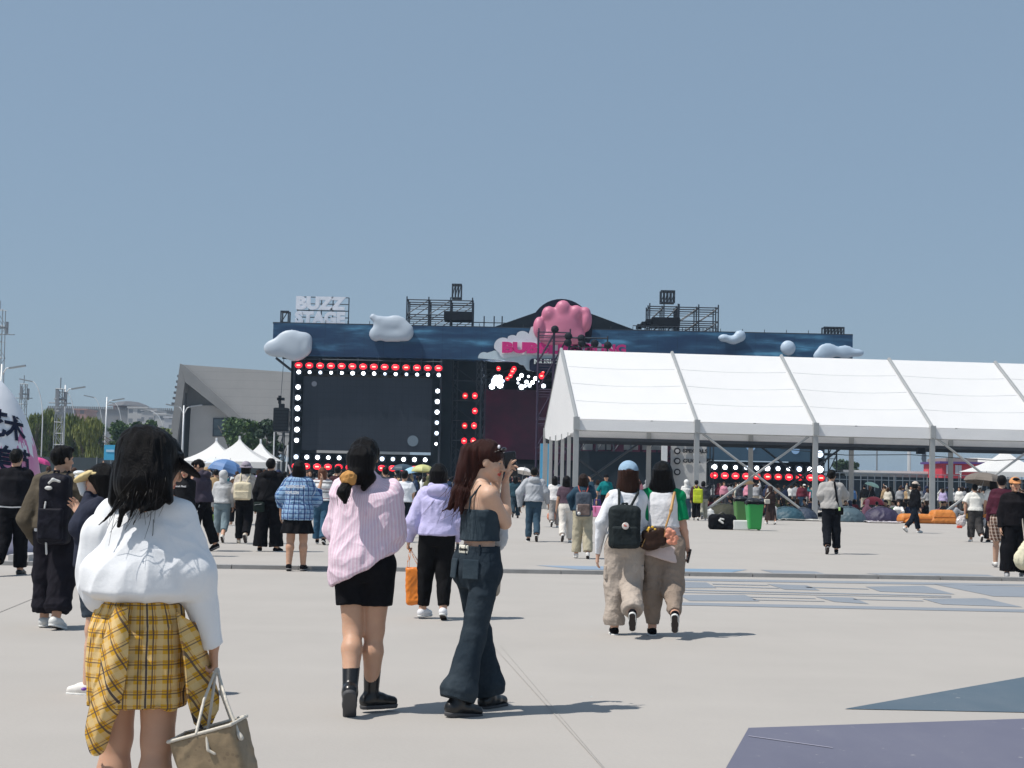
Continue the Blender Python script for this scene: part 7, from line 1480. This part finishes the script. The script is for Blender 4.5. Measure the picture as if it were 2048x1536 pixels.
protos = {
 'm_stand': proto(st0, male=True), 'f_stand': proto(st0, hair='long'), 'f_bob': proto(dict(st0, armL=(20, 12, 60, -5)), hair='bob'), 'hooded': proto(st0, hood=True), 'f_skirt': proto(st0, bottom='skirt', hair='long'),
 'm_up': proto(dict(st0, **up), male=True), 'f_photo': proto(dict(st0, **both), hair='bob'), 'm_walk': proto(po(0), male=True), 'f_walk': proto(po(1), hair='long'), 'm_cap': proto(st0, male=True, cap=1), 'f_hat': proto(po(2), hair='bob', cap=2), 'm_shorts': proto(po(1), male=True, bottom='shorts'),
 'sit': proto(dict(sit=.76, lean=18, legL=(98, 8, 128, 10, 8), legR=(95, 10, 120, 10, 8), armL=(50, 14, 40, -12), armR=(50, 14, 40, -12)), hair='bob'), 'sit_m': proto(dict(sit=.76, lean=10, legL=(85, 30, 130, 10, 40), legR=(82, 32, 130, 10, 40), armL=(30, 20, 40, -12), armR=(50, 14, 50, -12)), male=True),
 'sit_hood': proto(dict(sit=.76, lean=22, legL=(95, 8, 120, 10, 8), legR=(98, 10, 125, 10, 8), armL=(60, 14, 30, -12), armR=(50, 14, 40, -12)), hood=True)}
TOPC = dict(white=(.68, .68, .67), cream=(.58, .54, .46), black=(.009, .009, .011), grey=(.30, .31, .33), charcoal=(.05, .05, .06), navy=(.02, .03, .07), teal=(.02, .13, .15), lilac=(.42, .36, .58), pink=(.62, .26, .34), maroon=(.12, .02, .035), olive=(.11, .11, .055), blue=(.07, .17, .36), tan=(.36, .25, .14), lime=(.38, .48, .06), brown=(.10, .055, .035), red=(.5, .04, .05))
BOTC = dict(black=(.012, .012, .015), jeans=(.04, .085, .15), charcoal=(.05, .05, .055), beige=(.42, .37, .30), white=(.62, .62, .60), khaki=(.22, .20, .13))
HAIRC = [BH, hairmat((.02, .012, .010)), hairmat((.05, .024, .014))]
KINDW = dict(m_stand='man', f_stand='long-haired woman', f_bob='woman with a bob', hooded='person with hood up', f_skirt='woman in a skirt', m_up='man raising one arm', f_photo='woman with both arms raised', m_walk='man walking away', f_walk='long-haired woman walking', m_cap='man in a cap', f_hat='woman in a hat', m_shorts='man in shorts', sit='woman with a bob sitting', sit_m='man sitting cross-legged', sit_hood='hooded person sitting')
USED = {}
SLOTS = {}
def crowd_person(kind, x, y, rz, tc, bc, where, group, h=1.0, hatc=None):
    base = (kind, tc, bc, where); n = USED.get(base, 0); USED[base] = n + 1
    if n: return None
    src = protos[kind]; r = src.copy(); COL.objects.link(r); r.location = (x, y, 0); r.rotation_euler = (0, 0, rz); r.scale = (h, h, h)
    b_ = 'skirt' if kind == 'f_skirt' else ('jeans' if bc == 'jeans' else bc + (' shorts' if kind == 'm_shorts' else ' trousers'))
    if bc == 'jeans' and kind in ('f_skirt', 'm_shorts'): b_ = 'denim ' + ('skirt' if kind == 'f_skirt' else 'shorts')
    elif kind == 'f_skirt': b_ = bc + ' skirt'
    r['label'] = f"{KINDW[kind].replace(' in a skirt', '').replace(' in shorts', '')}, {tc} top, {b_}, {where}"; r['category'] = 'person'; r['group'] = group
    for ch in list(src.children):
        nm = ch.name.split('.')[0]
        if nm in ('shoe', 'sole'): continue
        c = ch.copy(); COL.objects.link(c); c.parent = r
        m = None
        if nm in ('top', 'hood'): m = fabric(TOPC[tc], var=.1)
        elif nm in ('trousers', 'shorts', 'skirt'): m = fabric(BOTC[bc], var=.15)
        elif nm == 'hair': m = random.choice(HAIRC)
        elif nm in ('baseball_cap', 'bucket_hat', 'brim'): m = fabric(TOPC[hatc or random.choice(('black', 'white', 'cream', 'navy', 'tan'))], var=.1)
        if m is not None: c.material_slots[0].link = 'OBJECT'; c.material_slots[0].material = m
        for g in ch.children:
            d = g.copy(); COL.objects.link(d); d.parent = c; d.material_slots[0].link = 'OBJECT'; d.material_slots[0].material = m
    return r
PLACED = []
def scatter(n, u0, u1, y0, y1, kinds, where, group, tops, bots, facing=(-40, 40), mind=.55, back=.8, hs=(.94, 1.06), avoid=()):
    k = 0; tries = 0
    while k < n and tries < n * 60:
        tries += 1; y = random.uniform(y0, y1); u = random.uniform(u0, u1); q = at(u, 768, y)
        q = gp(u, HOR + ROLLS * (u - 1024) + CAMH * FPX / y)
        if any(a <= u <= b for a, b in avoid) or any((q.x - a) ** 2 + (q.y - b) ** 2 < mind ** 2 for a, b in PLACED): continue
        rz = R(random.uniform(*facing)) + (0 if random.random() < back else math.pi)
        if crowd_person(random.choice(kinds), q.x, q.y, rz, random.choice(tops), random.choice(bots), where, group, random.uniform(*hs)) is None: continue
        PLACED.append((q.x, q.y)); k += 1
random.seed(21)
TA = ['white', 'white', 'black', 'grey', 'charcoal', 'navy', 'cream', 'lilac', 'pink', 'maroon', 'blue', 'teal', 'olive', 'black', 'tan', 'brown']; BA = ['black', 'black', 'jeans', 'charcoal', 'beige', 'white', 'khaki']
STK = ['m_stand', 'f_stand', 'f_bob', 'hooded', 'f_skirt', 'm_up', 'f_photo', 'm_cap', 'f_hat', 'm_walk', 'f_walk', 'm_shorts']
G1, G2, G3, G4 = 'people standing in front of the stage', 'people standing beyond the marquee', 'people sitting under the marquee', 'people by the left hoarding'
scatter(20, 585, 720, 52, 100, STK, 'below the big left screen', G1, TA, BA, hs=(.96, 1.06))
scatter(20, 730, 860, 50, 100, STK, 'right of the pink shirt', G1, TA, BA)
scatter(20, 860, 1075, 55, 104, STK, 'below the red lamp tower', G1, TA, BA)
scatter(15, 380, 560, 42, 80, STK, 'below the peaked white tents', G1, TA, BA)
scatter(10, 1085, 1330, 66, 94, STK, 'before the dark mixing tower', G2, TA, BA, avoid=((1195, 1228),))
scatter(30, 1425, 1635, 86, 108, STK, 'below the right screen', G2, ['black', 'charcoal', 'navy', 'black', 'white', 'blue', 'grey', 'maroon', 'brown', 'pink', 'cream', 'teal'], ['black', 'black', 'jeans', 'charcoal', 'beige', 'white'], mind=.5)
scatter(32, 1650, 1860, 86, 103, STK, 'left of the fourth marquee post', G2, ['black', 'charcoal', 'navy', 'white', 'grey', 'tan', 'olive', 'black', 'cream', 'blue'], BA, mind=.5)
scatter(30, 1875, 2060, 84, 102, STK, 'right of the fourth marquee post', G2, ['white', 'white', 'black', 'grey', 'cream', 'charcoal', 'lilac', 'navy', 'brown'], BA, mind=.5)
SITK = ['sit', 'sit_m', 'sit_hood', 'sit', 'sit_m']
scatter(26, 1405, 1630, 71.2, 80, SITK, 'under the second marquee bay', G3, ['black', 'charcoal', 'navy', 'olive', 'brown', 'maroon', 'grey'], ['black', 'charcoal', 'jeans', 'khaki'], facing=(-120, 120), mind=.7)
scatter(28, 1645, 1865, 71.2, 80, SITK, 'under the third marquee bay', G3, ['black', 'charcoal', 'navy', 'white', 'brown', 'maroon', 'olive', 'pink'], ['black', 'charcoal', 'jeans', 'khaki'], facing=(-120, 120), mind=.7)
scatter(19, 1885, 2060, 71.2, 80, SITK, 'under the last marquee bay', G3, ['black', 'charcoal', 'navy', 'pink', 'brown', 'teal', 'grey'], ['black', 'charcoal', 'jeans', 'khaki'], facing=(-120, 120), mind=.7)
scatter(14, 80, 240, 50, 96, STK, 'before the left hoarding', G4, TA, BA); scatter(6, 310, 385, 45, 80, STK, 'left of the peaked white tents', G4, TA, BA)
# the rest of the far crowd, beyond the people above, reads as one dense mass
MASSM = [fabric(c_, var=.1) for c_ in ((.009, .009, .011), (.02, .022, .03), (.05, .05, .06), (.30, .31, .33), (.62, .61, .6), (.02, .04, .09), (.10, .03, .04), (.36, .30, .24))] + [BH, skinmat()]
MV, MF, MM, off = [], [], [], 0
def meshdata(o):
    me = o.data; v = np.zeros(len(me.vertices) * 3, np.float32); me.vertices.foreach_get('co', v); f = np.zeros(len(me.loops), np.int32); me.loops.foreach_get('vertex_index', f); return v.reshape(-1, 3), f.reshape(-1, 4)
MD = {k: [(c.name.split('.')[0], *meshdata(c)) for c in protos[k].children if c.type == 'MESH' and c.name.split('.')[0] not in ('shoe', 'sole')] for k in ('m_stand', 'f_stand', 'f_bob', 'hooded', 'm_up', 'f_photo')}
mr = np.random.default_rng(5); got = 0
for u0, u1, y0, y1, n_ in ((560, 720, 84, 109, 34), (720, 1075, 84, 110, 72), (1425, 1640, 86, 109, 70), (1650, 2070, 86, 104, 130), (380, 560, 78, 104, 22)):
    k_ = 0
    for tr_ in range(n_ * 20):
        if k_ >= n_: break
        y = mr.uniform(y0, y1); q = gp(mr.uniform(u0, u1), HOR + CAMH * FPX / y)
        if any((q.x - a) ** 2 + (q.y - b) ** 2 < .20 for a, b in PLACED): continue
        PLACED.append((q.x, q.y)); k_ += 1; a = mr.uniform(-.8, .8); ca, sa = math.cos(a), math.sin(a); hh = mr.uniform(.94, 1.08); dk = mr.random() < .82
        cm = [int(mr.choice((0, 1, 2, 0, 5, 6))) if dk else int(mr.choice((3, 4, 7, 4))), int(mr.choice((0, 0, 1, 2, 5, 7)))]
        for nm, v, f in MD[list(MD)[mr.integers(len(MD))]]:
            v2 = np.c_[(v[:, 0] * ca - v[:, 1] * sa) * hh + q.x, (v[:, 0] * sa + v[:, 1] * ca) * hh + q.y, v[:, 2] * hh]
            MV.append(v2); MF.append(f + off); off += len(v2); MM.append(np.full(len(f), {'top': cm[0], 'hood': cm[0], 'trousers': cm[1], 'hair': 8, 'body': 9}.get(nm, 0), np.int32))
me = npmesh('far_crowd', np.concatenate(MV), np.concatenate(MF), tint=np.ones((off, 3)))
for m_ in MASSM: me.materials.append(m_)
me.polygons.foreach_set('material_index', np.concatenate(MM)); me.update()
fc = bpy.data.objects.new('far_crowd', me); COL.objects.link(fc); tag(fc, 'dense dark mass of people packed in front of the stage and hoarding', 'crowd', kind='stuff')
for r in PROTO:
    for ch in list(r.children):
        for g in list(ch.children): bpy.data.objects.remove(g)
        bpy.data.objects.remove(ch)
    bpy.data.objects.remove(r)
# ---- umbrellas in the crowd
UG = 'umbrellas raised over the crowd'
for (u, v, Y, rad, hg, col, lb, tl) in [(460, 920, 44, .56, .42, (.09, .19, .40), 'large denim-blue umbrella below the peaked white tents', (R(-8), R(14))), (431, 917, 60, .42, .2, (.60, .66, .72), 'pale grey-blue umbrella just left of the denim-blue one', (0, 0)), (846, 929, 55, .42, .26, (.52, .52, .22), 'pale yellow umbrella beside the lavender hoodie', (R(-4), 0)), (823, 934, 58, .40, .24, (.28, .50, .66), 'light blue umbrella tucked behind the yellow one', (0, R(-12))),
        (806, 928, 64, .52, .28, (.03, .06, .09), 'dark navy umbrella left of the yellow one', (0, 0)), (1049, 936, 48, .30, .16, (.70, .68, .66), 'small white umbrella between the phone and the grey hooded jacket', (R(-14), R(10))), (1746, 965, 84, .42, .2, (.42, .66, .58), 'mint green umbrella in the crowd before the hoarding', (R(8), R(16))), (1747, 993, 76, .56, .42, (.34, .02, .05), 'dark red umbrella over people sitting on the ground', (0, 0)),
        (1495, 961, 80, .36, .22, (.55, .36, .20), 'tan umbrella above the green bins', (0, R(-6))), (84, 916, 60, .42, .2, (.55, .05, .22), 'magenta umbrella right of the inflatable pillar', (0, R(16))), (592, 957, 70, .3, .2, (.1, .1, .12), 'small black umbrella behind the blue plaid shirt', (0, 0))]:
    umbrella(at(u, v, Y), rad, hg, plain(col, .6, var=.1, name='umbrella_cloth'), lb, tl, UG)
# ---- bins, luggage, tents on the ground
def prop(name, label, cat, u, v, prims_parts, rz=0, group=None, vox=.02):
    g = gp(u, v); e = empty(name, g, R(rz), label, cat, group)
    for nm, pr, mt, kw in prims_parts:
        kw = dict(kw); am = kw.pop('amp', 0); V, F = sdf(pr, kw.pop('vox', vox), **kw)
        if am: V = folds(V, F, am, (4, 4, 4), True, int(u))
        obj(nm, npmesh(nm, V, F, cuv=V), mt, e)
    return e
BG = plain((.02, .30, .06), .45, var=.12, name='green_plastic'); BG2 = plain((.07, .20, .05), .5, var=.12, name='green_plastic')
for u, v, lb, m_ in ((1508, 1061, 'bright green wheeled bin with a black bag over its rim', BG), (1481, 1046, 'duller green wheeled bin standing behind the bright green one', BG2)):
    prop('wheeled_bin', lb, 'bin', u, v, [('bin_body', [RBox((0, 0, .50), (.27, .30, .46), .06, taper=.14)], m_, {}), ('lid', [RBox((0, 0, .98), (.33, .36, .05), .03)], BLACK, {}), ('bin_bag', [Ell((0, 0, .97), (.34, .36, .16))], plain((.012, .012, .014), .35), dict(amp=.03)), ('wheel', [Cap((.24, .26, .09), (.30, .26, .09), .09, flat=True)], RUBD, {}), ('wheel', [Cap((-.24, .26, .09), (-.30, .26, .09), .09, flat=True)], RUBD, {})], group='green wheeled bins', rz=4).scale = (.84, .84, .92)
prop('white_carton', 'white carton box standing against the bright green bin', 'box', 1482, 1060, [('carton', [RBox((0, 0, .16), (.27, .2, .16), .015)], plain((.66, .66, .66), .7), dict(k=.005)), ('printed_mark', [RBox((.04, -.2, .18), (.05, .006, .07), .004)], plain((.35, .42, .38), .7), {}), ('tape', [RBox((0, 0, .318), (.26, .03, .004), .002)], plain((.5, .45, .35), .4), dict(vox=.006))], rz=-4)
prop('duffel_bag', 'black duffel bag with a white curved mark beside the carton', 'bag', 1444, 1059, [('bag_body', [RBox((0, 0, .24), (.44, .24, .24), .14)], BLACK, dict(amp=.03)), ('curved_mark', [Cap((-.10, -.262, .30), (.02, -.27, .22), .035), Cap((-.06, -.26, .36), (.04, -.26, .34), .03)], WP, dict(k=.03)), ('handle', [Cap((-.15, 0, .47), (0, 0, .56), .02), Cap((0, 0, .56), (.15, 0, .47), .02)], LEA, {})], rz=-6)
prop('shopping_bag', 'white knotted bag lying in front of the seated crowd, left of the duffel', 'bag', 1412, 1038, [('bag_body', [Ell((0, 0, .2), (.36, .2, .2)), Ell((.2, 0, .3), (.14, .12, .14))], WP, dict(amp=.04)), ('dark_cloth', [Ell((.1, .1, .16), (.35, .2, .16))], fabric((.12, .10, .08)), dict(amp=.04))])  # second lump is dark brown cloth behind the white bag
TNT = [(1700, 1044, 'slate blue low pop-up tent right of the grey-shirted man', (.06, .10, .125), .8, .6), (1578, 1041, 'dark teal low pop-up tent left of the third marquee post', (.02, .07, .10), .8, .55), (1612, 1040, 'navy low pop-up tent touching the third marquee post', (.025, .04, .07), .6, .5), (1768, 1043, 'dark purple low tent under the red umbrella', (.03, .022, .06), .85, .6), (1797, 1040, 'bright green low tent left of the black striding woman', (.02, .26, .02), .45, .55), (1452, 1036, 'dark olive low tent behind the duffel bag', (.05, .05, .035), .8, .6)]
for u, v, lb, col, w_, h_ in TNT:
    prop('low_tent', lb, 'tent', u, v, [('tent_shell', [Ell((0, .5, .0), (w_, .8, h_ * 1.1))], plain(col, .6, var=.15, name='tent_nylon'), dict(cuts=[((0, 0, .0), (0, 0, -1))], amp=.03, vox=.04)), ('pole_sleeve', [Cap((w_ * math.cos(a) * .99, .5 - .3 * math.sin(a), h_ * 1.1 * math.sin(a)), (w_ * math.cos(a + .35) * .99, .5 - .3 * math.sin(a + .35), h_ * 1.1 * math.sin(a + .35)), .02) for a in np.arange(.1, 2.9, .35)], dark_metal, dict(vox=.03))], group='low pop-up tents under the marquee')
OT = plain((.56, .19, .03), .6, var=.2, name='orange_nylon')
for u, v, lb, w_, h_ in ((1842, 1047, 'long orange air lounger left of the fourth marquee post', .90, .40), (1888, 1048, 'orange wedge-shaped tent right of the fourth marquee post', .55, .60), (1826, 1047, 'small orange cushion at the left end of the long lounger', .3, .2)):
    prop('air_lounger', lb, 'lounger', u, v, [('cushion', [RBox((0, .3, h_ * .5), (w_, .4, h_ * .5), .16, taper=-.18 if w_ < .9 else -.04)], OT, dict(amp=.02, vox=.03)), ('seam', [Cap((-w_ * .85, -.115, h_ * .5), (w_ * .85, -.115, h_ * .5), .018)], plain((.45, .12, .01), .5), {})], group='orange loungers on the ground')
for u0, u1, v, col, lb in ((1738, 1792, 1046, (.60, .56, .60), 'pale pink picnic mat before the purple tent'), (1558, 1632, 1041, (.55, .55, .52), 'pale picnic mat at the third marquee post'), (1650, 1725, 1043, (.50, .50, .50), 'grey picnic mat before the slate blue tent')):
    a, b = gp(u0, v), gp(u1, v); e = empty('picnic_mat', (a.x, a.y, 0), 0, lb, 'mat', 'picnic mats'); V = [];
    for i in range(13):
        for j in range(5): V.append((a.x + (b.x - a.x) * i / 12, a.y + .35 * j, .03 + .05 * abs(math.sin(i * 1.7 + j))))
    MB().add(V, [(i * 5 + j, (i + 1) * 5 + j, (i + 1) * 5 + j + 1, i * 5 + j + 1) for i in range(12) for j in range(4)]).build('cloth', fabric(col), e, True)
    MB().tube([V[0], V[5], V[15], V[30], V[45], V[60]], .015, 4).build('hem', fabric(tuple(k * .7 for k in col)), e)
for (u, v, lb, col) in ((1756, 1040, 'white t-shirt covered pack standing by the purple tent', (.66, .64, .68)), (1545, 1010, 'tall white poster leaning beside the brown dress', (.66, .66, .66))):
    prop('pack', lb, 'pack', u, v if v > 1020 else 1042, [('pack_body', [RBox((0, 0, .30), (.17, .12, .30), .08)], fabric(col), dict(amp=.03)), ('lid', [RBox((0, 0, .58), (.15, .11, .05), .04)], fabric(tuple(k * .8 for k in col)), {})])
# haze last
# haze
HZ = MB().box2((-1550, -70, -1), (1550, 2450, 24)).build('haze', None); HZ.data.materials.clear(); tag(HZ, kind='stuff')
m = bpy.data.materials.new('haze_air'); m.use_nodes = True; m.node_tree.nodes.clear(); o_ = m.node_tree.nodes.new('ShaderNodeOutputMaterial'); v_ = m.node_tree.nodes.new('ShaderNodeVolumePrincipled')
v_.inputs['Color'].default_value = (.60, .80, 1, 1); v_.inputs['Density'].default_value = .00033; v_.inputs['Anisotropy'].default_value = .2; m.node_tree.links.new(v_.outputs[0], o_.inputs['Volume']); HZ.data.materials.append(m)
